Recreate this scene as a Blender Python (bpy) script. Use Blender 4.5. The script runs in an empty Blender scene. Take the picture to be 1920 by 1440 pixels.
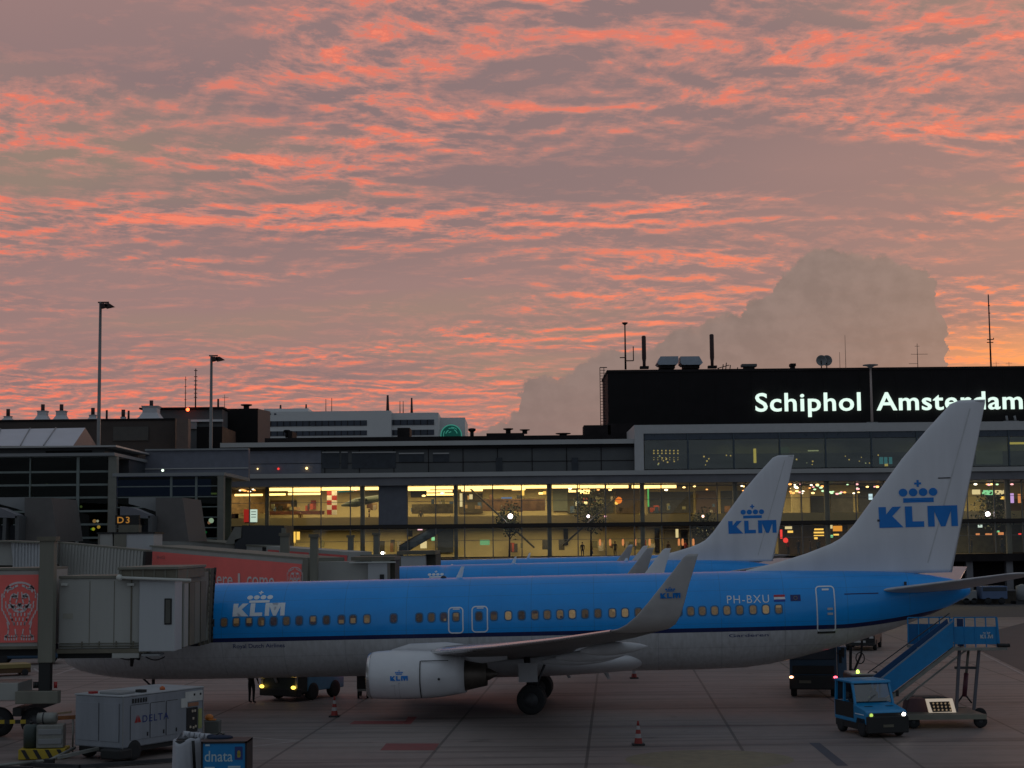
import bpy, bmesh, math, random
from mathutils import Vector, Matrix, Euler
sc = bpy.context.scene
C = sc.collection
PI = math.pi
R = math.radians
random.seed(7)

# ---------------------------------------------------------------- camera
F = 3080.0
CZ = 6.8
PITCH = math.atan(295 / F)
ROLL = 0.010
CAMM = (Matrix.Rotation(PI / 2 + PITCH, 3, 'X') @ Matrix.Rotation(-ROLL, 3, 'Z'))
cam_d = bpy.data.cameras.new('camera')
cam_d.sensor_width = 36
cam_d.lens = 36 * F / 1920
cam_d.clip_end = 6000
cam_d.clip_start = 0.5
cam = bpy.data.objects.new('camera', cam_d)
C.objects.link(cam)
cam.matrix_world = Matrix.Translation((0, 0, CZ)) @ CAMM.to_4x4()
sc.camera = cam

def ray(px, py):
    return CAMM @ Vector(((px - 960) / F, -(py - 720) / F, -1))
def at(px, py, Y):
    d = ray(px, py)
    return Vector((d.x / d.y * Y, Y, CZ + d.z / d.y * Y))
def gnd(px, py, z=0.0):
    d = ray(px, py)
    t = (z - CZ) / d.z
    return Vector((d.x * t, d.y * t, z))

# ---------------------------------------------------------------- nodes
def N(nt, kind, **kw):
    n = nt.nodes.new(kind)
    for k, v in kw.items():
        if k.startswith('i_'):
            n.inputs[int(k[2:])].default_value = v
        else:
            setattr(n, k, v)
    return n
class G:
    """tiny node graph writer"""
    def __init__(s, nt):
        s.nt = nt
    def m(s, op, a, b=None, c=None, clamp=False):
        n = s.nt.nodes.new('ShaderNodeMath'); n.operation = op; n.use_clamp = clamp
        for i, v in enumerate((a, b, c)):
            if v is None: continue
            if hasattr(v, 'type'): s.nt.links.new(v, n.inputs[i])
            else: n.inputs[i].default_value = v
        return n.outputs[0]
    def mix(s, f, a, b):
        n = s.nt.nodes.new('ShaderNodeMix'); n.data_type = 'RGBA'
        for i, v in ((0, f), (6, a), (7, b)):
            if hasattr(v, 'type'): s.nt.links.new(v, n.inputs[i])
            elif i == 0: n.inputs[0].default_value = v
            else: n.inputs[i].default_value = (*v[:3], 1)
        return n.outputs[2]
    def noise(s, vec, scale, detail=4, rough=.5, dist=0, dim='3D'):
        n = s.nt.nodes.new('ShaderNodeTexNoise'); n.noise_dimensions = dim
        n.inputs['Scale'].default_value = scale; n.inputs['Detail'].default_value = detail
        n.inputs['Roughness'].default_value = rough; n.inputs['Distortion'].default_value = dist
        if vec is not None: s.nt.links.new(vec, n.inputs['Vector'])
        return n.outputs['Fac']
    def ramp(s, f, stops, interp='LINEAR'):
        n = s.nt.nodes.new('ShaderNodeValToRGB'); cr = n.color_ramp; cr.interpolation = interp
        while len(cr.elements) < len(stops): cr.elements.new(.5)
        for e, (p, c) in zip(cr.elements, stops):
            e.position = p; e.color = (*c, 1) if len(c) == 3 else c
        s.nt.links.new(f, n.inputs[0]); return n.outputs[0]
    def mr(s, v, a, b, c=0., d=1., sm=False):
        n = s.nt.nodes.new('ShaderNodeMapRange'); n.clamp = True
        if sm: n.interpolation_type = 'SMOOTHSTEP'
        s.nt.links.new(v, n.inputs[0])
        for i, x in zip((1, 2, 3, 4), (a, b, c, d)): n.inputs[i].default_value = x
        return n.outputs[0]
    def vec(s, x, y, z=0.):
        n = s.nt.nodes.new('ShaderNodeCombineXYZ')
        for i, v in enumerate((x, y, z)):
            if hasattr(v, 'type'): s.nt.links.new(v, n.inputs[i])
            else: n.inputs[i].default_value = v
        return n.outputs[0]
    def sep(s, v):
        n = s.nt.nodes.new('ShaderNodeSeparateXYZ'); s.nt.links.new(v, n.inputs[0]); return n.outputs
    def map(s, v, loc=(0, 0, 0), rot=(0, 0, 0), scale=(1, 1, 1)):
        n = s.nt.nodes.new('ShaderNodeMapping'); s.nt.links.new(v, n.inputs[0])
        n.inputs[1].default_value = loc; n.inputs[2].default_value = rot; n.inputs[3].default_value = scale
        return n.outputs[0]

MATS = {}
def mat(name, col, rough=.6, metal=0., var=.12, scale=1.5, bump=0., emit=None, estr=0., streak=False, coat=0., spec=None):
    if name in MATS: return MATS[name]
    m = bpy.data.materials.new(name); m.use_nodes = True; nt = m.node_tree
    b = nt.nodes['Principled BSDF']; g = G(nt)
    tc = nt.nodes.new('ShaderNodeTexCoord').outputs['Object']
    v = g.map(tc, scale=(1, 1, .12)) if streak else tc
    n = g.noise(v, scale, 5, .6)
    a = tuple(max(0, c * (1 - var)) for c in col); bb = tuple(min(1, c * (1 + var)) for c in col)
    f = g.mr(n, .3, .7)
    nt.links.new(g.mix(f, a, bb), b.inputs['Base Color'])
    b.inputs['Roughness'].default_value = rough
    nt.links.new(g.mr(n, .2, .8, max(0, rough - .08), min(1, rough + .08)), b.inputs['Roughness'])
    b.inputs['Metallic'].default_value = metal
    if coat: b.inputs['Coat Weight'].default_value = coat; b.inputs['Coat Roughness'].default_value = .15
    if spec is not None: b.inputs['Specular IOR Level'].default_value = spec
    if emit:
        b.inputs['Emission Color'].default_value = (*emit, 1); b.inputs['Emission Strength'].default_value = estr
    if bump:
        bn = nt.nodes.new('ShaderNodeBump'); bn.inputs['Strength'].default_value = bump; bn.inputs['Distance'].default_value = .02
        nt.links.new(g.noise(tc, scale * 8, 3), bn.inputs['Height']); nt.links.new(bn.outputs[0], b.inputs['Normal'])
    MATS[name] = m; return m
def glass(name, tint=(.7, .75, .8), refl=.12, alpha=.9, rough=.02):
    """pane: mostly see-through, partly mirror, partly tinted"""
    if name in MATS: return MATS[name]
    m = bpy.data.materials.new(name); m.use_nodes = True; nt = m.node_tree; nt.nodes.clear()
    o = nt.nodes.new('ShaderNodeOutputMaterial')
    t = N(nt, 'ShaderNodeBsdfTransparent'); t.inputs[0].default_value = (*tint, 1)
    gl = N(nt, 'ShaderNodeBsdfGlossy'); gl.inputs['Roughness'].default_value = rough; gl.inputs[0].default_value = (.9, .9, .9, 1)
    mx = nt.nodes.new('ShaderNodeMixShader'); mx.inputs[0].default_value = refl
    nt.links.new(t.outputs[0], mx.inputs[1]); nt.links.new(gl.outputs[0], mx.inputs[2])
    nt.links.new(mx.outputs[0], o.inputs[0]); MATS[name] = m; return m
def emis(name, col, s):
    if name in MATS: return MATS[name]
    m = bpy.data.materials.new(name); m.use_nodes = True; nt = m.node_tree; nt.nodes.clear()
    o = nt.nodes.new('ShaderNodeOutputMaterial'); e = nt.nodes.new('ShaderNodeEmission')
    e.inputs[0].default_value = (*col, 1); e.inputs[1].default_value = s
    nt.links.new(e.outputs[0], o.inputs[0]); MATS[name] = m; return m

# ---------------------------------------------------------------- objects
def tag(o, label=None, cat=None, group=None, kind=None):
    if label: o['label'] = label
    if cat: o['category'] = cat
    if group: o['group'] = group
    if kind: o['kind'] = kind
    return o
def thing(name, loc, label, cat, rz=0., group=None, ry=0.):
    o = bpy.data.objects.new(name, None); C.objects.link(o)
    o.location = loc; o.rotation_euler = (0, ry, rz); o.empty_display_size = .3
    return tag(o, label, cat, group)
def rootmat(o):
    m = Matrix.Translation(o.location) @ o.rotation_euler.to_matrix().to_4x4()
    if o.parent: m = rootmat(o.parent) @ m
    return m
def copy_tree(o, parent=None):
    c = o.copy(); C.objects.link(c)
    if parent is not None: c.parent = parent
    for ch in list(o.children): copy_tree(ch, c)
    return c

class MB:
    def __init__(s): s.b = bmesh.new()
    def quad(s, pts):
        vs = [s.b.verts.new(p) for p in pts]; s.b.faces.new(vs); return s
    def box(s, c, d, rz=0., bev=0., M=None):
        """centre, full sizes"""
        t = bmesh.new(); bmesh.ops.create_cube(t, size=1)
        for v in t.verts: v.co = Vector((v.co.x * d[0], v.co.y * d[1], v.co.z * d[2]))
        if bev > 0: bmesh.ops.bevel(t, geom=t.edges[:], offset=bev, segments=2, affect='EDGES', profile=.5)
        X = Matrix.Translation(c) @ (M.to_4x4() if M is not None else Matrix.Rotation(rz, 4, 'Z'))
        for v in t.verts: v.co = X @ v.co
        s.join(t); return s
    def bx(s, x0, x1, y0, y1, z0, z1, bev=0.):
        return s.box(((x0 + x1) / 2, (y0 + y1) / 2, (z0 + z1) / 2), (abs(x1 - x0), abs(y1 - y0), abs(z1 - z0)), bev=bev)
    def join(s, t):
        mp = {}
        for v in t.verts: mp[v] = s.b.verts.new(v.co)
        for f in t.faces:
            try:
                nf = s.b.faces.new([mp[v] for v in f.verts]); nf.smooth = f.smooth; nf.material_index = f.material_index
            except ValueError: pass
        t.free(); return s
    def tube(s, p0, p1, r0, r1=None, n=12, caps=True, smooth=True):
        p0 = Vector(p0); p1 = Vector(p1); r1 = r0 if r1 is None else r1
        d = (p1 - p0).normalized(); a = d.orthogonal().normalized(); bb = d.cross(a)
        A = []; B = []
        for i in range(n):
            t = 2 * PI * i / n; o = a * math.cos(t) + bb * math.sin(t)
            A.append(s.b.verts.new(p0 + o * r0)); B.append(s.b.verts.new(p1 + o * r1))
        for i in range(n):
            f = s.b.faces.new((A[i], A[(i + 1) % n], B[(i + 1) % n], B[i])); f.smooth = smooth
        if caps:
            s.b.faces.new(A[::-1]); s.b.faces.new(B)
        return s
    def path(s, pts, r, n=8, closed=False):
        for a, b_ in zip(pts[:-1], pts[1:]): s.tube(a, b_, r, r, n)
        return s
    def bar(s, p0, p1, w, h=None):
        """square bar between points"""
        p0 = Vector(p0); p1 = Vector(p1); h = h or w
        d = p1 - p0; L = d.length; z = d.normalized()
        up = Vector((0, 0, 1)) if abs(z.z) < .95 else Vector((0, 1, 0))
        x = up.cross(z).normalized(); y = z.cross(x)
        M = Matrix((x, y, z)).transposed()
        return s.box((p0 + p1) / 2, (w, h, L), M=M)
    def loft(s, rings, caps=True, closed=True, smooth=True):
        vr = [[s.b.verts.new(p) for p in r] for r in rings]
        n = len(rings[0])
        for a, b_ in zip(vr[:-1], vr[1:]):
            for i in range(n if closed else n - 1):
                j = (i + 1) % n
                try:
                    f = s.b.faces.new((a[i], a[j], b_[j], b_[i])); f.smooth = smooth
                except ValueError: pass
        if caps:
            for r in (vr[0][::-1], vr[-1]):
                try: s.b.faces.new(r)
                except ValueError: pass
        return s
    def lathe(s, prof, c=(0, 0, 0), axis='z', n=24, smooth=True, caps=True):
        rings = []
        for r, h in prof:
            ring = []
            for i in range(n):
                t = 2 * PI * i / n
                if axis == 'z': p = (c[0] + r * math.cos(t), c[1] + r * math.sin(t), c[2] + h)
                elif axis == 'x': p = (c[0] + h, c[1] + r * math.cos(t), c[2] + r * math.sin(t))
                else: p = (c[0] + r * math.sin(t), c[1] + h, c[2] + r * math.cos(t))
                ring.append(p)
            rings.append(ring)
        return s.loft(rings, caps, True, smooth)
    def prism(s, poly, a0, a1, axis='y', smooth=False):
        """poly in the two other axes, extruded along axis a0..a1"""
        def P(u, v, w):
            return {'y': (u, w, v), 'x': (w, u, v), 'z': (u, v, w)}[axis]
        A = [s.b.verts.new(P(u, v, a0)) for u, v in poly]; B = [s.b.verts.new(P(u, v, a1)) for u, v in poly]
        n = len(poly)
        for i in range(n):
            f = s.b.faces.new((A[i], A[(i + 1) % n], B[(i + 1) % n], B[i])); f.smooth = smooth
        s.b.faces.new(A[::-1]); s.b.faces.new(B); return s
    def ball(s, c, r, n=12, sc_=(1, 1, 1)):
        t = bmesh.new(); bmesh.ops.create_uvsphere(t, u_segments=n, v_segments=max(6, n // 2), radius=r)
        for v in t.verts: v.co = Vector(c) + Vector((v.co.x * sc_[0], v.co.y * sc_[1], v.co.z * sc_[2]))
        for f in t.faces: f.smooth = True
        return s.join(t)
    def xf(s, M):
        for v in s.b.verts: v.co = M @ v.co
        return s
    def build(s, name, m, parent=None, world=False, bevel=0., keepn=False):
        if world and parent is not None:
            Mi = rootmat(parent).inverted()
            for v in s.b.verts: v.co = Mi @ v.co
        if not keepn: bmesh.ops.recalc_face_normals(s.b, faces=s.b.faces[:])
        me = bpy.data.meshes.new(name); s.b.to_mesh(me); s.b.free()
        if isinstance(m, (list, tuple)):
            for q in m: me.materials.append(q)
        else: me.materials.append(m)
        o = bpy.data.objects.new(name, me); C.objects.link(o)
        if parent is not None: o.parent = parent
        if bevel > 0:
            md = o.modifiers.new('b', 'BEVEL'); md.width = bevel; md.segments = 2; md.limit_method = 'ANGLE'; md.angle_limit = R(40)
        return o

def text_poly(txt, bold=0., size=1., spacing=1.):
    """flat mesh (x right, y up) of a text; returns bmesh, bounds"""
    cu = bpy.data.curves.new('t', 'FONT'); cu.body = txt; cu.size = size; cu.offset = bold; cu.resolution_u = 4
    cu.space_character = spacing
    o = bpy.data.objects.new('t', cu); C.objects.link(o)
    dg = bpy.context.evaluated_depsgraph_get(); dg.update()
    me = bpy.data.meshes.new_from_object(o.evaluated_get(dg))
    b = bmesh.new(); b.from_mesh(me)
    bpy.data.objects.remove(o); bpy.data.curves.remove(cu); bpy.data.meshes.remove(me)
    xs = [v.co.x for v in b.verts]; ys = [v.co.y for v in b.verts]
    return b, (min(xs), max(xs), min(ys), max(ys))
def poly_bm(polys):
    b = bmesh.new()
    for p in polys:
        f = b.faces.new([b.verts.new((x, y, 0)) for x, y in p])
    bmesh.ops.triangulate(b, faces=b.faces[:])
    xs = [v.co.x for v in b.verts]; ys = [v.co.y for v in b.verts]
    return b, (min(xs), max(xs), min(ys), max(ys))
def disc(cx, cy, r, n=20, ry=None):
    ry = ry or r
    return [(cx + r * math.cos(2 * PI * i / n), cy + ry * math.sin(2 * PI * i / n)) for i in range(n)]
def place_flat(bm, bb, fn, x0, x1, y0, y1, cuts=0):
    """scale flat bm so bounds bb -> x0..x1,y0..y1, then map with fn(x,y)->Vector"""
    sx = (x1 - x0) / (bb[1] - bb[0]); sy = (y1 - y0) / (bb[3] - bb[2])
    for v in bm.verts:
        v.co = Vector((x0 + (v.co.x - bb[0]) * sx, y0 + (v.co.y - bb[2]) * sy, 0))
    for k in range(1, cuts):
        yy = y0 + (y1 - y0) * k / cuts
        bmesh.ops.bisect_plane(bm, geom=bm.verts[:] + bm.edges[:] + bm.faces[:], plane_co=(0, yy, 0), plane_no=(0, 1, 0))
    for v in bm.verts: v.co = fn(v.co.x, v.co.y)
    m = MB(); m.b.free(); m.b = bm; return m
def extrude_bm(m, vec):
    r = bmesh.ops.extrude_face_region(m.b, geom=m.b.faces[:])
    for v in r['geom']:
        if isinstance(v, bmesh.types.BMVert): v.co += Vector(vec)
    return m
def ribbon(pts, w):
    """polyline (2d) -> list of quads"""
    out = []
    for (ax, ay), (bx_, by_) in zip(pts[:-1], pts[1:]):
        dx, dy = bx_ - ax, by_ - ay; L = math.hypot(dx, dy) or 1e-6
        nx, ny = -dy / L * w / 2, dx / L * w / 2; ex, ey = dx / L * w * .25, dy / L * w * .25
        out.append([(ax - ex + nx, ay - ey + ny), (ax - ex - nx, ay - ey - ny), (bx_ + ex - nx, by_ + ey - ny), (bx_ + ex + nx, by_ + ey + ny)])
    return out
# the crowned three-letter mark, in units of letter height (letters 0..1, crown above)
def mark_letters():
    K = [[(0, 0), (.33, 0), (.33, .36), (.62, 0), (1.08, 0), (.60, .55), (1.02, 1), (.62, 1), (.33, .64), (.33, 1), (0, 1)]]
    L = [[(1.18, 0), (2.02, 0), (2.02, .27), (1.50, .27), (1.50, 1), (1.18, 1)]]
    M = [[(2.20, 0), (2.50, 0), (2.50, 1), (2.20, 1)], [(3.26, 0), (3.56, 0), (3.56, 1), (3.26, 1)], [(2.505, 1), (2.505, .72), (2.78, 0), (2.985, 0), (3.255, .72), (3.255, 1), (3.10, 1), (2.88, .36), (2.66, 1)]]
    return K + L + M
def mark_crown():
    P = [[(1.15, 1.22), (2.55, 1.22), (2.55, 1.45), (1.15, 1.45)]]
    for cx in (1.14, 1.60, 2.06, 2.52): P.append(disc(cx + .02, 1.73, .2))
    P.append([(1.80, 2.0), (1.90, 2.0), (1.90, 2.34), (1.80, 2.34)]); P.append([(1.69, 2.12), (1.795, 2.12), (1.795, 2.22), (1.69, 2.22)])
    P.append([(1.905, 2.12), (2.01, 2.12), (2.01, 2.22), (1.905, 2.22)])
    return P
# ================================================================ SKY AND LIGHT
SUN_AZ = R(24)      # to the right of the view axis
SUN_EL = R(3.5)
w = bpy.data.worlds.new('World'); sc.world = w; w.use_nodes = True
nt = w.node_tree; g = G(nt)
bg = nt.nodes['Background']
sky = nt.nodes.new('ShaderNodeTexSky'); sky.sky_type = 'NISHITA'; sky.sun_disc = False
sky.sun_elevation = SUN_EL; sky.sun_rotation = SUN_AZ; sky.dust_density = 3; sky.air_density = 1.5
tc = nt.nodes.new('ShaderNodeTexCoord').outputs['Generated']
X, Y, Z = g.sep(tc)
zc = g.m('MAXIMUM', Z, 0.0)
# cloud layer: the direction carried to a flat layer overhead, so clouds shrink towards the horizon
den = g.m('ADD', zc, .105)
P = g.vec(g.m('DIVIDE', X, den), g.m('DIVIDE', Y, den), 0.)
Pr = g.map(P, rot=(0, 0, R(-7)), scale=(1, 1, 1))
warp = nt.nodes.new('ShaderNodeTexNoise'); warp.inputs['Scale'].default_value = 1.3; warp.inputs['Detail'].default_value = 3
nt.links.new(Pr, warp.inputs['Vector'])
vs = nt.nodes.new('ShaderNodeVectorMath'); vs.operation = 'MULTIPLY_ADD'
nt.links.new(warp.outputs['Color'], vs.inputs[0]); vs.inputs[1].default_value = (.28, .28, .0); nt.links.new(Pr, vs.inputs[2])
Pw = vs.outputs[0]
big = g.noise(g.map(Pw, loc=(3.1, 1.7, 0), scale=(.6, .9, 1)), 1.0, 3, .5)
big2 = g.noise(g.map(Pw, loc=(8.1, 2.2, 0), scale=(.8, 1.5, 1)), 2.1, 4, .55)
MS = dict(loc=(0.4, 7.7, 0), scale=(1.0, 1.25, 1)); MS2 = dict(loc=(0.4 + .012, 7.7 + .048, 0), scale=(1.0, 1.25, 1))
mid = g.noise(g.map(Pw, **MS), 7.0, 9, .65); mid2 = g.noise(g.map(Pw, **MS2), 7.0, 9, .65)
lrg = g.noise(g.map(Pw, loc=(2.2, 6.1, 0), scale=(.8, 1.3, 1)), 3.0, 6, .58)
fine = g.noise(g.map(Pw, loc=(5.4, 2.7, 0), rot=(0, 0, R(8)), scale=(.9, 1.35, 1)), 18.0, 6, .66)
lowz = g.mr(Z, .045, .17, 1, 0, True)
# the side of each cloud roll turned to the sun catches the light: a soft glow and finer bright edges
region = g.m('MULTIPLY', g.m('MULTIPLY', g.mr(big, .38, .56, .38, 1.12), g.mr(big2, .36, .58, .55, 1.12)), g.mr(lrg, .36, .60, .55, 1.2))
region = g.m('MAXIMUM', region, g.m('MULTIPLY', lowz, g.mr(lrg, .34, .58, .80, 1.30)))
ta = g.m('DIVIDE', X, g.m('MAXIMUM', Y, .05)); te = g.m('DIVIDE', Z, g.m('MAXIMUM', Y, .05))
for (ex, ey, rx, ry, lo_) in ((1230, 300, 520, 95, .42), (120, 60, 420, 110, .40), (620, 470, 330, 45, .55), (1650, 330, 420, 80, .55), (960, 150, 200, 50, .7)):     # calmer grey fields in the deck
    d0 = ray(ex, ey); a_ = g.m('DIVIDE', g.m('SUBTRACT', ta, d0.x / d0.y), rx / F); b_ = g.m('DIVIDE', g.m('SUBTRACT', te, d0.z / d0.y), ry / F)
    dd = g.m('ADD', g.m('ADD', g.m('MULTIPLY', a_, a_), g.m('MULTIPLY', b_, b_)), g.m('MULTIPLY', g.m('SUBTRACT', lrg, .5), 2.2))
    region = g.m('MULTIPLY', region, g.mr(dd, .25, 1.35, lo_, 1, True))
grad = g.m('SUBTRACT', mid, mid2)
halo = g.m('MULTIPLY', g.m('ADD', g.mr(grad, -.12, .14, 0, .95), g.mr(fine, .30, .70, -.22, .30)), region)
lit = g.m('ADD', g.mr(grad, -.03, .13, 0, .80), g.mr(fine, .36, .68, -.18, .42))
lit = g.m('MULTIPLY', g.m('MULTIPLY', lit, region), g.mr(Z, .05, .30, 1.12, .95))
# direction terms
front = g.mr(Y, .15, .90, 0, 1, True)                 # towards the sunset
sx, sy = math.sin(SUN_AZ), math.cos(SUN_AZ)
hor = g.m('SQRT', g.m('ADD', g.m('MULTIPLY', X, X), g.m('ADD', g.m('MULTIPLY', Y, Y), 1e-5)))
cs = g.m('DIVIDE', g.m('ADD', g.m('MULTIPLY', X, sx), g.m('MULTIPLY', Y, sy)), hor)
near_sun = g.m('POWER', g.m('MAXIMUM', cs, 0.), 14)
near_sun = g.m('MULTIPLY', near_sun, g.mr(Z, .04, .22, 1, 0, True))
low = g.mr(Z, .0, .16, 1, 0, True)
# shadow side of the clouds: mauve grey, warmer low down
base = g.mix(low, (.315, .195, .188), (.390, .205, .178))
base = g.mix(g.mr(big, .40, .64, 0, .75), base, (.225, .160, .168))
oliv = g.noise(g.map(P, loc=(9, 4, 0), scale=(.5, .9, 1)), 1.6, 2, .5)  # olive patches imitate window-glass reflections in the cloud colour
base = g.mix(g.mr(oliv, .52, .72, 0, .55), base, (.32, .235, .165))
soft = g.mix(low, (.54, .235, .195), (.66, .225, .170))
coral = g.mix(low, (.74, .185, .130), (.90, .165, .115))
coral = g.mix(near_sun, coral, (1.0, .30, .11))
brt = g.mix(low, (.90, .235, .15), (1.0, .27, .16))
c1 = g.mix(g.mr(halo, .15, .75, 0, 1), base, soft)
c2 = g.mix(g.mr(lit, .38, .82, 0, 1), c1, coral)
cl = g.mix(g.mr(lit, .78, 1.05, 0, .8), c2, brt)
# glowing gap low down on the right
gap = g.m('MULTIPLY', g.mr(near_sun, .38, .80, 0, 1, True), g.mr(g.noise(g.map(P, loc=(1, 1, 0), scale=(.35, 1.1, 1)), 2.2, 4, .5), .30, .54, 0, 1))
cl = g.mix(g.m('MULTIPLY', gap, .85), cl, (1.0, .37, .11))
# standing cumulus bank on the right, described by its top edge over azimuth
ta = g.m('DIVIDE', X, g.m('MAXIMUM', Y, .05)); te = g.m('DIVIDE', Z, g.m('MAXIMUM', Y, .05))
edge = [(760, 840), (800, 832), (900, 802), (942, 790), (968, 772), (972, 735), (990, 715), (1026, 697), (1066, 702), (1100, 683), (1140, 655), (1200, 648), (1222, 640), (1245, 628), (1268, 612),
        (1290, 618), (1313, 624), (1330, 604), (1352, 592), (1384, 590), (1400, 567), (1440, 552), (1455, 516), (1475, 500), (1500, 488), (1530, 472), (1565, 469), (1610, 474),
        (1650, 484), (1690, 486), (1720, 497), (1742, 520), (1752, 548), (1762, 585), (1774, 610), (1780, 700), (1800, 800)]
A0, A1 = -.07, .29; E0, E1 = .0, .22
fc = nt.nodes.new('ShaderNodeFloatCurve'); cv = fc.mapping.curves[0]; fc.mapping.use_clip = False
pts = []
for ex, ey in edge:
    d = ray(ex, ey); pts.append(((d.x / d.y - A0) / (A1 - A0), (d.z / d.y - E0) / (E1 - E0)))
cv.points[0].location = pts[0]; cv.points[1].location = pts[-1]
for p in pts[1:-1]: cv.points.new(*p)
for p in cv.points: p.handle_type = 'VECTOR'
fc.mapping.update()
PV = g.vec(ta, te, 0.)
puff = g.noise(PV, 30, 8, .68); puff2 = g.noise(g.map(PV, loc=(4, 3, 0)), 60, 6, .6)
ta2 = g.m('ADD', ta, g.m('MULTIPLY', g.m('SUBTRACT', puff2, .5), .022))
nt.links.new(g.m('DIVIDE', g.m('SUBTRACT', ta2, A0), A1 - A0), fc.inputs['Value'])
top = g.m('ADD', g.m('MULTIPLY', fc.outputs[0], E1 - E0), E0)
hgt = g.m('SUBTRACT', g.m('ADD', top, g.m('MULTIPLY', g.m('SUBTRACT', puff, .5), .028)), te)
inx = g.m('MULTIPLY', g.m('GREATER_THAN', ta, -.058), g.m('LESS_THAN', ta, .285))
cm = g.m('MULTIPLY', g.m('MULTIPLY', g.mr(hgt, -.0008, .0016, 0, 1), inx), g.m('GREATER_THAN', Y, .1))
cm = g.m('MULTIPLY', cm, g.mr(hgt, .0, .12, 1, .97))
bil = g.noise(g.map(PV, loc=(1, 2, 0), scale=(1, 1.3, 1)), 16, 6, .6); bil2 = g.noise(g.map(PV, loc=(1 - .006, 2 - .006, 0), scale=(1, 1.3, 1)), 16, 6, .6)
sh = g.mr(g.m('SUBTRACT', bil, bil2), -.07, .07)
body = g.mix(sh, (.198, .158, .155), (.238, .185, .178))
body = g.mix(g.mr(te, .03, .14, .55, 0), body, (.285, .185, .170))
rim = g.m('MULTIPLY', g.mr(hgt, .0, .006, 1, 0), g.mr(puff2, .45, .70, .0, .22))
body = g.mix(rim, body, (.52, .27, .20))
cl = g.mix(cm, cl, body)
# away from the sunset the overcast turns bluish grey
back = g.mix(g.mr(mid, .35, .65), (.150, .180, .215), (.215, .250, .290))
cl = g.mix(g.mr(Z, .33, .55, 0, 1, True), cl, (.155, .158, .172))      # duller overhead
allc = g.mix(front, back, cl)
sm = nt.nodes.new('ShaderNodeMix'); sm.data_type = 'RGBA'; sm.blend_type = 'ADD'
sm.inputs[0].default_value = 1.
sk = nt.nodes.new('ShaderNodeMix'); sk.data_type = 'RGBA'; sk.blend_type = 'MULTIPLY'; sk.inputs[0].default_value = 1.
nt.links.new(sky.outputs[0], sk.inputs[6]); sk.inputs[7].default_value = (.006, .006, .007, 1)
nt.links.new(allc, sm.inputs[6]); nt.links.new(sk.outputs[2], sm.inputs[7])
# below the horizon: dark ground
fin = g.mix(g.m('LESS_THAN', Z, -.01), sm.outputs[2], (.03, .025, .025))
nt.links.new(fin, bg.inputs[0]); bg.inputs[1].default_value = 1.0

sl = bpy.data.lights.new('sun', 'SUN'); sl.energy = .25; sl.angle = R(10); sl.color = (1, .62, .42)
so = bpy.data.objects.new('sun', sl); C.objects.link(so)
sdir = Vector((math.sin(SUN_AZ) * math.cos(SUN_EL), math.cos(SUN_AZ) * math.cos(SUN_EL), math.sin(SUN_EL)))
so.rotation_euler = sdir.to_track_quat('Z', 'Y').to_euler()
sc.view_settings.view_transform = 'Standard'; sc.view_settings.look = 'None'
sc.view_settings.exposure = 0; sc.view_settings.gamma = 1
sc.render.engine = 'CYCLES'
sc.cycles.use_denoising = True
try: sc.cycles.denoiser = 'OPENIMAGEDENOISE'
except Exception: pass
sc.cycles.max_bounces = 6; sc.cycles.transparent_max_bounces = 12
sc.cycles.sample_clamp_indirect = 4
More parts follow.
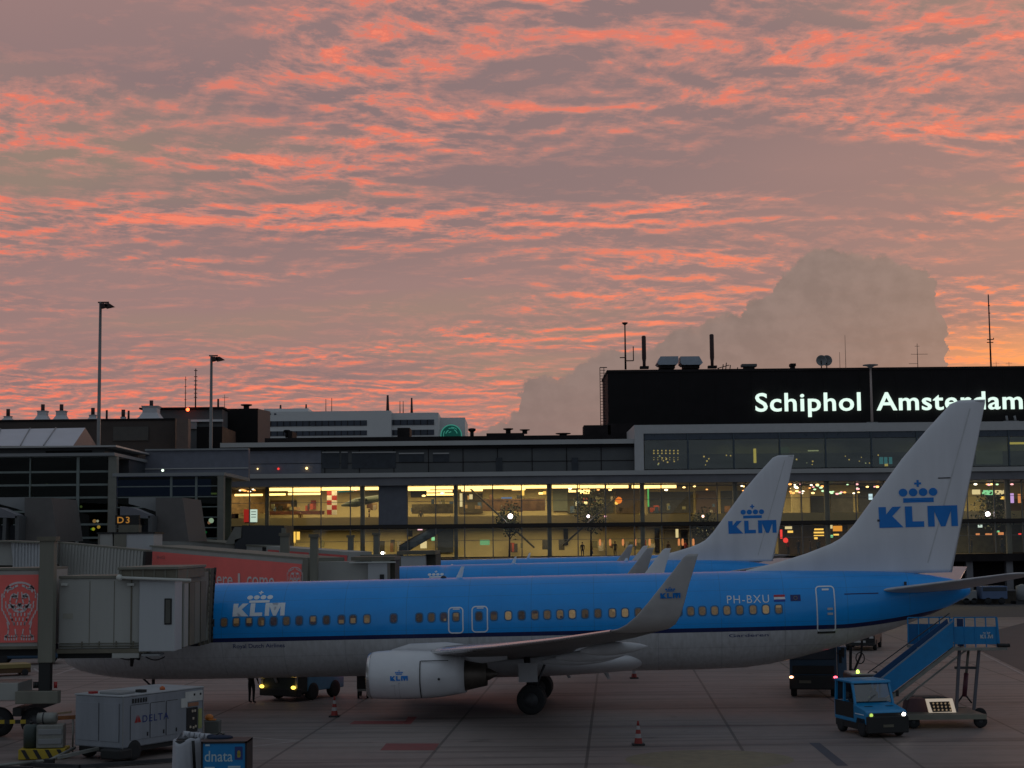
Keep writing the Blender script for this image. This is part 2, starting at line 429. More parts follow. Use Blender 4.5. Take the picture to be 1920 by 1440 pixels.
# ================================================================ GROUND
def ground_mat():
    m = bpy.data.materials.new('apron_concrete'); m.use_nodes = True; nt = m.node_tree; g = G(nt)
    b = nt.nodes['Principled BSDF']
    tc = nt.nodes.new('ShaderNodeTexCoord').outputs['Object']
    # slabs 5 m square, turned a little against the view
    v = g.map(tc, loc=(3.47, 1.5, 0), rot=(0, 0, R(3.5)))
    x, y, z = g.sep(v)
    def cell(c, L):
        f = g.m('ABSOLUTE', g.m('SUBTRACT', g.m('FRACT', g.m('DIVIDE', c, L)), .5))
        return g.m('GREATER_THAN', f, .5 - .05 / L)
    br = nt.nodes.new('ShaderNodeTexWhiteNoise'); br.noise_dimensions = '2D'
    nt.links.new(g.vec(g.m('FLOOR', g.m('DIVIDE', g.m('ADD', x, 2.5), 5.0)), g.m('FLOOR', g.m('DIVIDE', g.m('ADD', y, 3.0), 6.0))), br.inputs['Vector'])
    joint = g.m('MAXIMUM', cell(g.m('ADD', x, 2.5), 5.0), cell(g.m('ADD', y, 3.0), 6.0))
    n1 = g.noise(tc, .12, 5, .6); n2 = g.noise(tc, 1.4, 6, .65)
    n3 = g.noise(g.map(tc, rot=(0, 0, R(-8)), scale=(.06, 1.1, 1)), 1.0, 5, .6)      # tyre smears along the stands
    col = g.mix(g.mr(n1, .3, .7), (.200, .160, .148), (.290, .240, .222))
    col = g.mix(g.mr(n2, .3, .7, 0, .35), col, (.10, .092, .088))
    col = g.mix(g.m('MULTIPLY', br.outputs[0], .28), col, (.25, .225, .21))
    col = g.mix(g.mr(n3, .50, .68, 0, .68), col, (.055, .045, .045))
    n4 = g.noise(g.map(tc, loc=(7, 3, 0), rot=(0, 0, R(4)), scale=(.045, 1.6, 1)), 1.3, 5, .6)
    col = g.mix(g.mr(n4, .58, .70, 0, .45), col, (.16, .075, .075))
    n5 = g.noise(g.map(tc, loc=(2, 9, 0), rot=(0, 0, R(55)), scale=(.07, 1.1, 1)), 1.2, 4, .6)
    col = g.mix(g.mr(n5, .60, .72, 0, .5), col, (.06, .052, .05))
    spot = g.noise(tc, .55, 3, .5)
    col = g.mix(g.mr(spot, .66, .74, 0, .45), col, (.055, .05, .05))
    col = g.mix(g.m('MULTIPLY', joint, .62), col, (.03, .027, .025))
    nt.links.new(col, b.inputs['Base Color'])
    nt.links.new(g.mr(n1, .3, .7, .5, .75), b.inputs['Roughness'])
    b.inputs['Specular IOR Level'].default_value = .3
    bn = nt.nodes.new('ShaderNodeBump'); bn.inputs['Strength'].default_value = .3; bn.inputs['Distance'].default_value = .01
    nt.links.new(g.noise(tc, 25, 4), bn.inputs['Height']); nt.links.new(bn.outputs[0], b.inputs['Normal'])
    return m
GM = ground_mat()
b = MB(); b.quad([(-2500, 10, 0), (2500, 10, 0), (2500, 3000, 0), (-2500, 3000, 0)])
tag(b.build('ground', GM), kind='structure')
def marking(name, pts, m, z=.004):
    b = MB(); b.quad([(p.x, p.y, z) for p in pts]); return tag(b.build(name, m), kind='structure')
def worn(name, col, thr=.5):
    m = mat(name, col, .7, var=.25, scale=2.5); return m
M_RED = worn('worn_red_paint', (.20, .045, .045)); M_WLINE = worn('worn_white_paint', (.30, .27, .26)); M_YPATCH = worn('old_yellow_patch', (.19, .165, .105))
M_DKLINE = worn('dark_sealed_strip', (.045, .05, .07)); M_BLUEP = worn('blue_ground_paint', (.05, .12, .26)); M_ASPH = mat('asphalt', (.055, .052, .056), .8, var=.3, scale=.8)
def gq(*p): return [gnd(*q) for q in p]
marking('apron_red_marking', gq((724, 1394), (824, 1394), (815, 1407), (713, 1407)), M_RED)
marking('apron_red_marking', gq((664, 1352), (765, 1352), (755, 1358), (655, 1358)), M_RED)
marking('apron_red_marking', gq((765, 1344), (782, 1344), (770, 1358), (757, 1358)), M_RED)
def gline(name, p0, p1, wid, m, z=.004):
    a = gnd(*p0); c = gnd(*p1); d = (c - a).normalized(); n = Vector((-d.y, d.x, 0)) * wid / 2
    return marking(name, [a - n, c - n, c + n, a + n], m, z)
for a, c in (((455, 1382), (560, 1389)), ((560, 1389), (466, 1401)), ((30, 1265), (62, 1253)), ((62, 1253), (82, 1264)), ((104, 1265), (146, 1251)), ((108, 1237), (122, 1232)), ((1420, 1268), (1500, 1264))):
    gline('apron_white_line', a, c, .16, M_WLINE)
gline('apron_dark_strip', (1527, 1393), (1580, 1436), .35, M_DKLINE)
# big pale yellow disc of old paint, cut by the frame
cc = gnd(1330, 1424); b = MB()
b.b.faces.new([b.b.verts.new((cc.x + 2.6 * math.cos(t * PI / 24), cc.y + 2.3 * math.sin(t * PI / 24), .004)) for t in range(48)])
tag(b.build('apron_yellow_patch', M_YPATCH), kind='structure')
cc = gnd(812, 1447); b = MB()
b.b.faces.new([b.b.verts.new((cc.x + 1.0 * math.cos(t * PI / 24), cc.y + .75 * math.sin(t * PI / 24), .006)) for t in range(48)])
tag(b.build('apron_blue_marking', M_BLUEP), kind='structure')
# service road in front of the pier and on the right
b = MB(); b.quad([(-140, 140, .004), (90, 140, .004), (90, 168, .004), (-140, 168, .004)]); tag(b.build('service_road', M_ASPH), kind='structure')
b = MB(); p = gq((1796, 1200), (1925, 1262), (1990, 1262), (1990, 1150)); b.quad([(q.x, q.y, .008) for q in p]); tag(b.build('service_road', M_ASPH), kind='structure')
gline('service_road_line', (1770, 1190), (1925, 1268), .12, M_WLINE, .012)
# ================================================================ AIRCRAFT
# local axes: x aft (0 at the main gear), y across (negative = side facing the camera), z up
YAW, NOSE = -.072, -.015
FOFF = 20.15         # station of the main gear behind the nose
NEAR_X = at(1002, 1015, 69.0).x
NEAR_M = Matrix.Translation((NEAR_X, 69.0, 0)) @ Euler((0, NOSE, YAW), 'XYZ').to_matrix().to_4x4()
NEAR_I = NEAR_M.inverted()
def UV(px, py, yf):
    """station and height where the sight line through a photo pixel meets the near aircraft's side"""
    o = NEAR_I @ Vector((0, 0, CZ)); d = (NEAR_I.to_3x3() @ ray(px, py)); y = yf(20, 3.5) if callable(yf) else yf
    for _ in range(5):
        p = o + d * ((y - o.y) / d.y)
        if not callable(yf): break
        y = yf(p.x + FOFF, p.z)
    return p.x + FOFF, p.z
def UB(x0, y0, x1, y1, yf):
    """pixel box -> station/height box"""
    xm, ym = (x0 + x1) / 2, (y0 + y1) / 2
    return UV(x0, ym, yf)[0], UV(x1, ym, yf)[0], UV(xm, y1, yf)[1], UV(xm, y0, yf)[1]
def blue_paint():
    """fuselage livery: blue above a navy cheat line, pale grey below; the line rises towards the tail"""
    m = bpy.data.materials.new('livery_paint'); m.use_nodes = True; nt = m.node_tree; g = G(nt); b = nt.nodes['Principled BSDF']
    tc = nt.nodes.new('ShaderNodeTexCoord').outputs['Object']; x, y, z = g.sep(tc)
    line = g.m('ADD', 2.98, g.m('MULTIPLY', g.m('POWER', g.mr(x, 12.4, 17.2, 0, 1), 1.5), .60))
    line = g.m('SUBTRACT', line, g.m('MULTIPLY', g.mr(x, -14.5, -19.6, 0, 1, True), .5))
    d = g.m('SUBTRACT', z, line)
    n = g.noise(g.map(tc, scale=(.6, 1, 1)), .9, 5, .6); n2 = g.noise(g.map(tc, scale=(3, 3, .25)), 2.0, 4, .6)
    blue = g.mix(g.mr(n, .3, .7), (.0, .29, .80), (.0, .34, .92))
    grey = g.mix(g.mr(n2, .3, .75), (.60, .60, .62), (.46, .455, .46))
    grey = g.mix(g.mr(z, 1.3, 2.2, .35, 0), grey, (.25, .24, .24))     # darker towards the belly
    c = g.mix(g.m('GREATER_THAN', d, 0.), grey, (.006, .014, .09))
    c = g.mix(g.m('GREATER_THAN', d, .17), c, blue)
    # frame joints, very faint
    jt = g.m('GREATER_THAN', g.m('ABSOLUTE', g.m('SUBTRACT', g.m('FRACT', g.m('DIVIDE', x, 2.55)), .5)), .494)
    c = g.mix(g.m('MULTIPLY', jt, .22), c, (.02, .05, .10))
    jt2 = g.m('GREATER_THAN', g.m('ABSOLUTE', g.m('SUBTRACT', g.m('FRACT', g.m('DIVIDE', g.m('ADD', x, .7), .508)), .5)), .485)
    c = g.mix(g.m('MULTIPLY', jt2, g.mr(n2, .4, .7, .02, .10)), c, (.02, .05, .10))
    for zz in (2.35, 3.32, 4.62, 5.05):                       # lengthwise lap joints
        lj = g.m('LESS_THAN', g.m('ABSOLUTE', g.m('SUBTRACT', z, zz)), .012); c = g.mix(g.m('MULTIPLY', lj, .20), c, (.03, .05, .09))
    st2 = g.noise(g.map(tc, scale=(5, 1, .12)), 1.6, 5, .65)   # streaks of dirt running down the hull
    c = g.mix(g.m('MULTIPLY', g.mr(st2, .55, .75, 0, .35), g.mr(z, 3.6, 1.6, .15, 1)), c, (.16, .14, .125))
    nt.links.new(c, b.inputs['Base Color']); b.inputs['Roughness'].default_value = .34
    nt.links.new(g.mr(n2, .3, .7, .28, .42), b.inputs['Roughness'])
    b.inputs['Coat Weight'].default_value = .25; b.inputs['Coat Roughness'].default_value = .12
    return m
M_LIV = blue_paint()
M_WHT = mat('white_aircraft_paint', (.66, .66, .69), .38, var=.06, scale=1.2, coat=.2)
M_FIN = mat('fin_white_paint', (.68, .68, .72), .42, var=.08, scale=.9, streak=True)
M_LGR = mat('light_grey_panel', (.50, .50, .52), .45, var=.1)
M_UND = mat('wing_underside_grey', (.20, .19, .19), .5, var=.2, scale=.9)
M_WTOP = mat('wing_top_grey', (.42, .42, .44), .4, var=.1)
M_ALU = mat('bare_leading_edge', (.75, .73, .72), .28, .9, var=.05)
M_KBL = mat('logo_blue', (.0, .19, .62), .45, var=.05)
M_KWH = mat('logo_white', (.80, .84, .88), .5, var=.05)
M_NAVY = mat('navy_lettering', (.02, .04, .17), .5)
M_DRK = mat('dark_metal', (.05, .05, .055), .5, .5, var=.3)
M_TYRE = mat('tyre_rubber', (.018, .018, .02), .85, var=.3)
M_RIM = mat('wheel_rim', (.055, .055, .06), .6, .3)
M_NOZ = mat('exhaust_metal', (.13, .11, .095), .45, .7, var=.35)
M_WFR = mat('window_surround', (.02, .16, .36), .5)
M_REDP = mat('beacon_red', (.35, .02, .02), .4)
PANES = []
for i, (c, s) in enumerate((((.12, .075, .06), .0), ((.18, .11, .07), .01), ((.25, .155, .09), .02), ((.32, .20, .11), .035), ((.40, .27, .14), .08), ((.12, .08, .10), .0))):
    PANES.append(mat('cabin_pane_%d' % i, c, .25, var=.35, scale=9, emit=(1., .66, .30), estr=s))

STA = [  # u, top, bottom, halfwidth
    (0.00, 2.78, 2.62, .06), (.12, 3.02, 2.34, .36), (.4, 3.25, 2.06, .66), (.9, 3.56, 1.82, .98), (1.5, 3.92, 1.66, 1.24), (2.2, 4.45, 1.54, 1.45), (3.0, 4.88, 1.46, 1.63),
    (4.0, 5.16, 1.40, 1.77), (5.2, 5.30, 1.37, 1.85), (6.5, 5.36, 1.37, 1.88), (9, 5.36, 1.37, 1.88), (12, 5.36, 1.37, 1.88), (16, 5.36, 1.37, 1.88), (20, 5.36, 1.37, 1.88),
    (24, 5.36, 1.37, 1.88), (27, 5.36, 1.37, 1.88), (28.7, 5.36, 1.41, 1.86), (29.8, 5.35, 1.54, 1.80), (30.9, 5.33, 1.76, 1.70), (32, 5.30, 2.03, 1.56), (33.2, 5.27, 2.34, 1.38),
    (34.4, 5.22, 2.70, 1.16), (35.4, 5.15, 3.03, .96), (36.4, 5.03, 3.40, .74), (37.2, 4.88, 3.74, .52), (37.75, 4.72, 4.02, .36), (38.02, 4.58, 4.20, .22)]
def sta(u):
    for a, b_ in zip(STA[:-1], STA[1:]):
        if u <= b_[0]:
            t = max(0, (u - a[0]) / (b_[0] - a[0])); t = t
            return tuple(a[i] + (b_[i] - a[i]) * t for i in (1, 2, 3))
    return STA[-1][1:]
def section(top, bot, hw, ang):
    """double-bubble-like section; ang 0 = +y, pi/2 = up"""
    zc = bot + (top - bot) * .535
    c, s = math.cos(ang), math.sin(ang)
    return (hw * c, zc + ((top - zc) if s > 0 else (zc - bot)) * s)
def side_y(u, z):
    top, bot, hw = sta(u); zc = bot + (top - bot) * .535
    h = (top - zc) if z > zc else (zc - bot)
    return hw * math.sqrt(max(0., 1 - min(1., abs(z - zc) / h) ** 2))

def make_aircraft(px_gear, Yd, label, pf=0., pa=0., detail=True, reg='PH-BXU', crown_u=None):
    g0 = Vector((NEAR_X, 0, 0)) if detail else at(px_gear, 1015, Yd)
    root = thing('passenger_aircraft', (g0.x, Yd, 0), label, 'airplane', rz=YAW, ry=0, group='blue and white airliners parked side by side')
    root.rotation_euler = Euler((0, NOSE, YAW), 'XYZ')
    def X(u):            # station -> local x, with the shorter body's plugs taken out
        x = u - FOFF
        return x + min(pf, max(0, 12.5 - u)) - min(pa, max(0, u - 24.5))
    XW = lambda u: u - 19.6
    us = sorted(set([s[0] for s in STA] + [i * 1.0 for i in range(7, 28)] + [.25, .65, 1.2, 2.6, 3.5, 4.6, 31.4, 32.6, 33.8, 34.9, 35.9, 36.8]))
    rings = []
    for u in us:
        t = sta(u); rings.append([(X(u), *section(*t, 2 * PI * k / 64)) for k in range(64)])
    b = MB().loft(rings); fus = b.build('fuselage', M_LIV, root)
    # wing-body fairing bulging under the wing box
    rr = []
    for i in range(17):
        t = i / 16; u = 12.6 + t * 11.6; e = math.sin(PI * t) ** .5
        rr.append([(XW(u), (1.98 * (.55 + .45 * e)) * math.cos(a), 1.95 + (.35 + .25 * e) * math.sin(a) * (1 if math.sin(a) > 0 else 1.22)) for a in [2 * PI * k / 32 for k in range(32)]])
    MB().loft(rr).build('belly_fairing', M_WHT, root)
    fy = lambda u, z, off=.012: -(side_y(u, z) + off)
    def skin(x0, x1, z0, z1, bm, bb, name, m, parent=root, cuts=10):
        """flat artwork laid onto the side skin; x in stations"""
        o = place_flat(bm, bb, lambda u, z: Vector((X(u), fy(u, z), z)), x0, x1, z0, z1, cuts)
        return o.build(name, m, parent, keepn=True)
    def rrect(w, h, r, n=5):
        p = []
        for cx, cy, a0 in ((w / 2 - r, h / 2 - r, 0), (-w / 2 + r, h / 2 - r, 90), (-w / 2 + r, -h / 2 + r, 180), (w / 2 - r, -h / 2 + r, 270)):
            for k in range(n): a = R(a0 + 90 * k / (n - 1)); p.append((cx + r * math.cos(a), cy + r * math.sin(a)))
        return p
    def outline(u, z, w, h, r, t, name, m, parent=root):
        A = rrect(w, h, r); B = rrect(w - 2 * t, h - 2 * t, max(.02, r - t)); n = len(A)
        bm = bmesh.new()
        P = lambda q: (u + q[0], z + q[1], 0)
        va = [bm.verts.new(P(q)) for q in A]; vb = [bm.verts.new(P(q)) for q in B]
        for i in range(n): bm.faces.new((va[i], va[(i + 1) % n], vb[(i + 1) % n], vb[i]))
        bb = (u - w / 2, u + w / 2, z - h / 2, z + h / 2)
        return skin(*bb[:2], *bb[2:], bm, bb, name, m, parent, cuts=14)
    S = lambda u, z: -(side_y(u, z) + .012)
    # --- artwork. stations follow from the pixel columns measured on the near side
    bm, bb = poly_bm(mark_crown()); cu = crown_u if crown_u else 8.35
    cb = UB(464, 1108, 512, 1130, S); du = (cu - (cb[0] + cb[1]) / 2) if crown_u else 0
    skin(cb[0] + du, cb[1] + du, cb[2], cb[3], bm, bb, 'crown_emblem', M_KWH)
    if detail:
        bm, bb = poly_bm(mark_letters()); skin(*UB(437, 1131, 534, 1155, S), bm, bb, 'airline_lettering', M_KWH)
        bm, bb = text_poly('Royal Dutch Airlines', .004); skin(*UB(437, 1207, 534, 1217, S), bm, bb, 'airline_name_lettering', M_NAVY)
        bm, bb = text_poly(reg, .0, spacing=1.15); skin(*UB(1363, 1116, 1442, 1131, S), bm, bb, 'registration_lettering', M_KWH)
        bm, bb = text_poly('Garderen', .0); skin(*UB(1367, 1188, 1441, 1194, S), bm, bb, 'small_name_lettering', M_NAVY)
        # flags
        for k, (nm, col) in enumerate((('flag_stripe', (.45, .03, .05)), ('flag_stripe', (.75, .76, .8)), ('flag_stripe', (.02, .05, .30)))):
            bm, bb = poly_bm([[(0, 0), (1, 0), (1, 1), (0, 1)]]); fb = UB(1451, 1115, 1472, 1128, S); hz = (fb[3] - fb[2]) / 3; zz = fb[3] - k * hz
            skin(fb[0], fb[1], zz - hz, zz, bm, bb, 'flag_stripe', mat('flag_%d' % k, col, .5), cuts=3)
        bm, bb = poly_bm([[(0, 0), (1, 0), (1, 1), (0, 1)]]); eb = UB(1482, 1115, 1501, 1127, S); eu = skin(*eb, bm, bb, 'flag_panel', mat('flag_eu', (.015, .03, .17), .5), cuts=3)
        ps = [disc(.21 + .08 * math.cos(a), .135 + .08 * math.sin(a), .014, 6) for a in [2 * PI * k / 12 for k in range(12)]]
        bm, bb = poly_bm(ps); o = place_flat(bm, bb, lambda u, z: Vector((X(u), fy(u, z, .018), z)), (eb[0] + eb[1]) / 2 - .08, (eb[0] + eb[1]) / 2 + .08, (eb[2] + eb[3]) / 2 - .08, (eb[2] + eb[3]) / 2 + .08)
        o.build('star_ring', mat('flag_gold', (.45, .35, .05), .5), eu, keepn=True)
        # doors: outline, sometimes a handle
        def door(u, z, w, h, r, win=False):
            o = outline(u, z, w, h, r, .05, 'emergency_door' if h < 1.5 else 'cabin_door', M_KWH)
            o2 = poly_bm([[(0, 0), (1, 0), (1, 1), (0, 1)]])
            q = place_flat(*o2, lambda a, z_: Vector((X(a), fy(a, z_, .02), z_)), u - .12, u + .16, z + h * .40, z + h * .44, 2)
            q.build('door_handle', M_KWH, o, keepn=True)
            return o
        for q in ((840, 1138, 869, 1188), (884, 1136, 915, 1186), (1531, 1098, 1567, 1185)):
            q = UB(*q, S); d = door((q[0] + q[1]) / 2, (q[2] + q[3]) / 2, q[1] - q[0], q[3] - q[2], .16); dc = (q[0] + q[1]) / 2
        for zz in (3.55, 3.75):
            o2 = poly_bm([[(0, 0), (1, 0), (1, 1), (0, 1)]])
            place_flat(*o2, lambda a, z_: Vector((X(a), fy(a, z_, .02), z_)), dc + .05, dc + .27, zz, zz + .09, 2).build('door_handle', M_LGR, d, keepn=True)
        o2 = poly_bm([[(0, 0), (1, 0), (1, 1), (0, 1)]])
        place_flat(*o2, lambda a, z_: Vector((X(a), fy(a, z_, .03), z_)), q[0] + .02, q[1] - .02, q[2] - .06, q[2] + .03, 3).build('door_sill', M_DRK, d, keepn=True)
        # cabin windows at the measured columns
        cols = [420, 443, 467, 490, 513, 537, 561, 587, 612, 640, 662, 688, 738, 786, 809, 832, 855, 898, 926, 953, 978, 1003, 1026, 1050, 1073, 1097, 1121, 1148, 1172, 1197, 1222, 1248, 1272, 1295, 1317, 1340, 1363, 1387, 1412, 1436, 1460]
        rnd = random.Random(11)
        for c in cols:
            u, z = UV(c, 1167 - (c - 420) * .024, S)
            bm, bb = poly_bm([rrect(.34, .44, .12)])
            o = skin(u - .17, u + .17, z - .21, z + .21, bm, bb, 'window', M_WFR, cuts=6)
            bm, bb = poly_bm([rrect(.26, .36, .10)])
            pm = PANES[rnd.choice((1, 2, 2, 3, 3, 0, 4, 5) if c > 900 else (0, 0, 1, 1, 5, 2))]
            lo = z - .165
            q = place_flat(bm, bb, lambda a, z_: Vector((X(a), fy(a, z_, .02), z_)), u - .125, u + .125, lo, z + .165, 5)
            q.build('pane', pm, o, keepn=True)
            if rnd.random() < .55:   # a blind part drawn, or the bright corner of a reading light
                hh = rnd.choice((.09, .14, .2)); bm, bb = poly_bm([[(0, 0), (1, 0), (1, 1), (0, 1)]])
                w0 = rnd.choice((-.1, -.1, .0)); up = rnd.random() < .4
                za, zb = (z + .15 - hh, z + .15) if up else (z - .15, z - .15 + hh)
                q = place_flat(bm, bb, lambda a, z_: Vector((X(a), fy(a, z_, .026), z_)), u + w0, u + .1, za, zb, 2)
                q.build('window_blind', PANES[3 if c < 900 else rnd.choice((0, 4, 4, 5))], o, keepn=True)
    # --- fin, as horizontal slices from the dorsal strip to the tip: z, leading x (station), trailing x, thickness
    FN0 = lambda u, z: -.15
    le = [(1400, 1069), (1450, 1057), (1487, 1046), (1512, 1038), (1535, 1029), (1558, 1020), (1576, 1010), (1588, 999), (1603, 982), (1655, 911), (1692, 860), (1738, 806), (1783, 757)]
    te0, te1 = UV(1786, 1075, FN0), UV(1849, 752, FN0)
    TE = lambda z: te0[0] + (te1[0] - te0[0]) * (z - te0[1]) / (te1[1] - te0[1])
    fin = [(5.10, 28.6, TE(5.1), .30), (5.26, 28.8, TE(5.26), .32)]
    for q in le:
        u, z = UV(*q, FN0)
        if z > fin[-1][0] + .03: fin.append((z, u, TE(z), .30 + .16 * min(1, (z - 5.3) / 1.2) - max(0, z - 7) * .047))
    u, z = UV(1800, 750, FN0); fin.append((z, u, TE(z) - .02, .12))
    ftop = z
    rings = []; FD = 0.
    for z, l, t, th in fin:
        c = t - l; ring = []
        thx = min(th, c * .12)
        for s in (1, -1):
            rng = range(0, 13) if s == 1 else range(11, 0, -1)
            for k in rng:
                q = .5 - .5 * math.cos(PI * k / 12)
                yy = thx / 2 * 2.6 * (math.sqrt(q) * .93 - .36 * q - .63 * q * q + .06 * q ** 3) * (1 if s == 1 else -1)
                ring.append((X(l + c * q), yy, z))
        rings.append(ring)
    finb = MB().loft(rings).build('tail_fin', M_FIN, root)
    def fy2(x, z): return -.245
    # logos on the fin, hugging it by shrinkwrap-free offset: airfoil thickness looked up
    def fin_y(u, z):
        for a, b_ in zip(fin[:-1], fin[1:]):
            if z <= b_[0]:
                t = (z - a[0]) / (b_[0] - a[0]); l, tr, th = (a[i] + (b_[i] - a[i]) * t for i in (1, 2, 3)); break
        q = min(1, max(0, (u - l) / (tr - l))); thx = min(th, (tr - l) * .12)
        return thx / 2 * 2.6 * (math.sqrt(q) * .93 - .36 * q - .63 * q * q + .06 * q ** 3)
    def finskin(x0, x1, z0, z1, bm, bb, name, side=-1, m=M_KBL, off=.018, cuts=8):
        place_flat(bm, bb, lambda u, z: Vector((X(u), side * (fin_y(u, z) + off), z)), x0, x1, z0, z1, cuts).build(name, m, finb, keepn=True)
    FN = lambda u, z: -.2
    bm, bb = poly_bm(mark_letters()); finskin(*UB(1648, 949, 1797, 988, FN), bm, bb, 'airline_lettering')
    bm, bb = poly_bm(mark_crown()); finskin(*UB(1685, 900, 1758, 942, FN), bm, bb, 'crown_emblem')
    if detail:   # small slots and rudder hinge line
        for (x0, x1, z0, z1) in (UB(1759, 895, 1783, 897, FN), UB(1645, 974, 1650, 978, FN)):
            bm, bb = poly_bm([[(0, 0), (1, 0), (1, 1), (0, 1)]]); finskin(x0, x1, z0, z1, bm, bb, 'fin_slot', m=M_DRK, cuts=2)
    bm, bb = poly_bm([[(0, 0), (.03, 0), (1, 1), (.97, 1)]])
    place_flat(bm, bb, lambda u, z: Vector((X(u), -(fin_y(u, z) + .006), z)), TE(5.5) - 1.1, TE(11.8) - .55, 5.5, 11.8, 12).build('rudder_joint', mat('joint_pale', (.56, .56, .58), .5), finb, keepn=True)
    MB().tube((X(TE(ftop) - .6), 0, ftop - .06), (X(TE(ftop) - .1), 0, ftop - .06), .05).build('tail_light', M_LGR, finb)
    # --- general lifting surface: stations (y, z, xLE, xTE, t/c)
    def surf(st, side, m, name, n=14, parent=root, X=X):
        rings = []
        for y, z, l, t, tc_ in st:
            c = t - l; ring = []
            for s in (1, -1):
                rng = range(0, n + 1) if s == 1 else range(n - 1, 0, -1)
                for k in rng:
                    q = .5 - .5 * math.cos(PI * k / n)
                    yt = tc_ * c / 2 * 2.6 * (math.sqrt(q) * .93 - .36 * q - .63 * q * q + .06 * q ** 3)
                    ring.append((X(l + c * q), side * y, z + (yt if s == 1 else -yt * .75)))
            rings.append(ring)
        return MB().loft(rings).build(name, m, parent)
    # tailplane
    for side in (-1, 1):
        surf([(.2, 4.42, 33.9, 37.6, .10), (1.0, 4.46, 34.35, 37.7, .10), (7.0, 5.15, 38.0, 39.35, .09), (7.17, 5.17, 38.35, 39.4, .04)], side, M_WTOP if side == 1 else M_LGR, 'tailplane')
    # wings with blended winglets
    wl = [(.6, 2.12, 12.6, 21.0, .13), (1.88, 2.28, 13.5, 21.2, .13), (3.2, 2.42, 14.5, 21.35, .12), (4.83, 2.60, 15.75, 21.5, .115), (6.2, 2.73, 16.6, 21.65, .11),
          (9.5, 3.05, 18.7, 22.6, .105), (13.5, 3.50, 21.15, 23.75, .10), (16.6, 3.90, 23.0, 24.65, .10)]
    winglet = [(16.6, 3.90, 23.0, 24.65), (17.0, 3.97, 23.22, 24.86), (17.35, 4.12, 23.50, 25.04), (17.58, 4.40, 23.84, 25.20), (17.70, 4.80, 24.20, 25.33), (17.80, 5.30, 24.62, 25.47), (17.89, 5.80, 25.04, 25.64), (17.95, 6.18, 25.34, 25.76), (17.96, 6.27, 25.48, 25.80)]
    for side in (-1, 1):
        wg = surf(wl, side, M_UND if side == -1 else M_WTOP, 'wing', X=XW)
        # bright slat edge
        rings = []
        for y, z, l, t, tc_ in wl[1:]:
            c = t - l; ring = []
            for k in range(-5, 6):
                q = (abs(k) / 5) ** 2 * .045; yt = tc_ * c / 2 * 2.6 * (math.sqrt(q) * .93 - .36 * q) + .012
                ring.append((XW(l + c * q) - .015, side * y, z + (yt if k > 0 else -yt * .75)))
            rings.append(ring)
        MB().loft(rings, caps=False, closed=False).build('leading_edge', M_ALU, wg)
        # winglet: normal turns from up to sideways
        rings = []
        for i, (y, z, l, t) in enumerate(winglet):
            a = winglet[max(0, i - 1)]; b_ = winglet[min(len(winglet) - 1, i + 1)]
            d = Vector((0, b_[0] - a[0], b_[1] - a[1])).normalized(); nrm = Vector((0, -d.z, d.y))
            c = t - l; ring = []
            for s in (1, -1):
                rng = range(0, 11) if s == 1 else range(9, 0, -1)
                for k in rng:
                    q = .5 - .5 * math.cos(PI * k / 10); yt = .085 * c / 2 * 2.6 * (math.sqrt(q) * .93 - .36 * q - .63 * q * q + .06 * q ** 3) * s
                    ring.append((XW(l + c * q), side * (y + nrm.y * yt), z + nrm.z * yt))
            rings.append(ring)
        wt = MB().loft(rings).build('winglet', mat('winglet_shaded_grey', (.44, .43, .43), .45, var=.1) if side == -1 else M_WHT, root)  # shade of the outer face painted grey, upturned inner face painted lighter
        if side == -1 and detail:
            lz = [(w_[1], w_[0]) for w_ in winglet]
            def wy(z):
                for a, b_ in zip(lz[:-1], lz[1:]):
                    if z <= b_[0]: return a[1] + (b_[1] - a[1]) * (z - a[0]) / max(1e-6, b_[0] - a[0])
                return lz[-1][1]
            WB = lambda *q: (lambda r: (r[0] - FOFF + 19.6, r[1] - FOFF + 19.6, r[2], r[3]))(UB(*q, -17.85))
            for art, (x0, x1, z0, z1) in ((mark_letters, WB(1238, 1112, 1276, 1122)), (mark_crown, WB(1247, 1100, 1266, 1109))):
                bm, bb = poly_bm(art())
                place_flat(bm, bb, lambda u, z: Vector((XW(u), -(wy(z) + .065), z)), x0, x1, z0, z1, 3).build('winglet_emblem', M_KBL, wt, keepn=True)
        # flap track fairings
        for yy, l, L_, zz in ((5.9, 20.2, 3.0, 2.34), (8.9, 20.9, 2.7, 2.68), (12.0, 21.9, 2.3, 3.10)):
            rings = []
            for i in range(9):
                t = i / 8; r = .21 * math.sin(PI * min(1, t * .97 + .03)) ** .7 + .012
                rings.append([(XW(l + L_ * t), side * yy + r * .7 * math.cos(a), zz - .10 + .12 * t + r * math.sin(a)) for a in [2 * PI * k / 12 for k in range(12)]])
            MB().loft(rings).build('flap_track_fairing', M_LGR, root)
        # engine: nacelle hung ahead of the wing
        ex, ey, ez = 13.42, 4.83, 1.72
        en = thing('engine', (0, 0, 0), None, None); en.parent = root
        en.location = (XW(ex), side * ey, ez)
        prof = [(.78, .10), (.88, .02), (.955, .10), (1.0, .35), (1.035, .9), (1.04, 1.6), (1.01, 2.3), (.96, 2.9), (.86, 3.45), (.80, 3.78), (.76, 3.78), (.74, 3.3)]
        rings = []
        for r, x in prof:
            ring = []
            for k in range(40):
                a = 2 * PI * k / 40; zz = r * math.sin(a)
                if zz < -.80 * r: zz = -.80 * r - (abs(zz) - .80 * r) * .45        # flattened underside
                ring.append((x, r * math.cos(a) * 1.02, zz * (.96)))
            rings.append(ring)
        MB().loft(rings, caps=False).build('nacelle', M_WHT, en)
        lip = [(.80, .16), (.78, .08), (.86, -.005), (.93, .035), (.972, .14)]
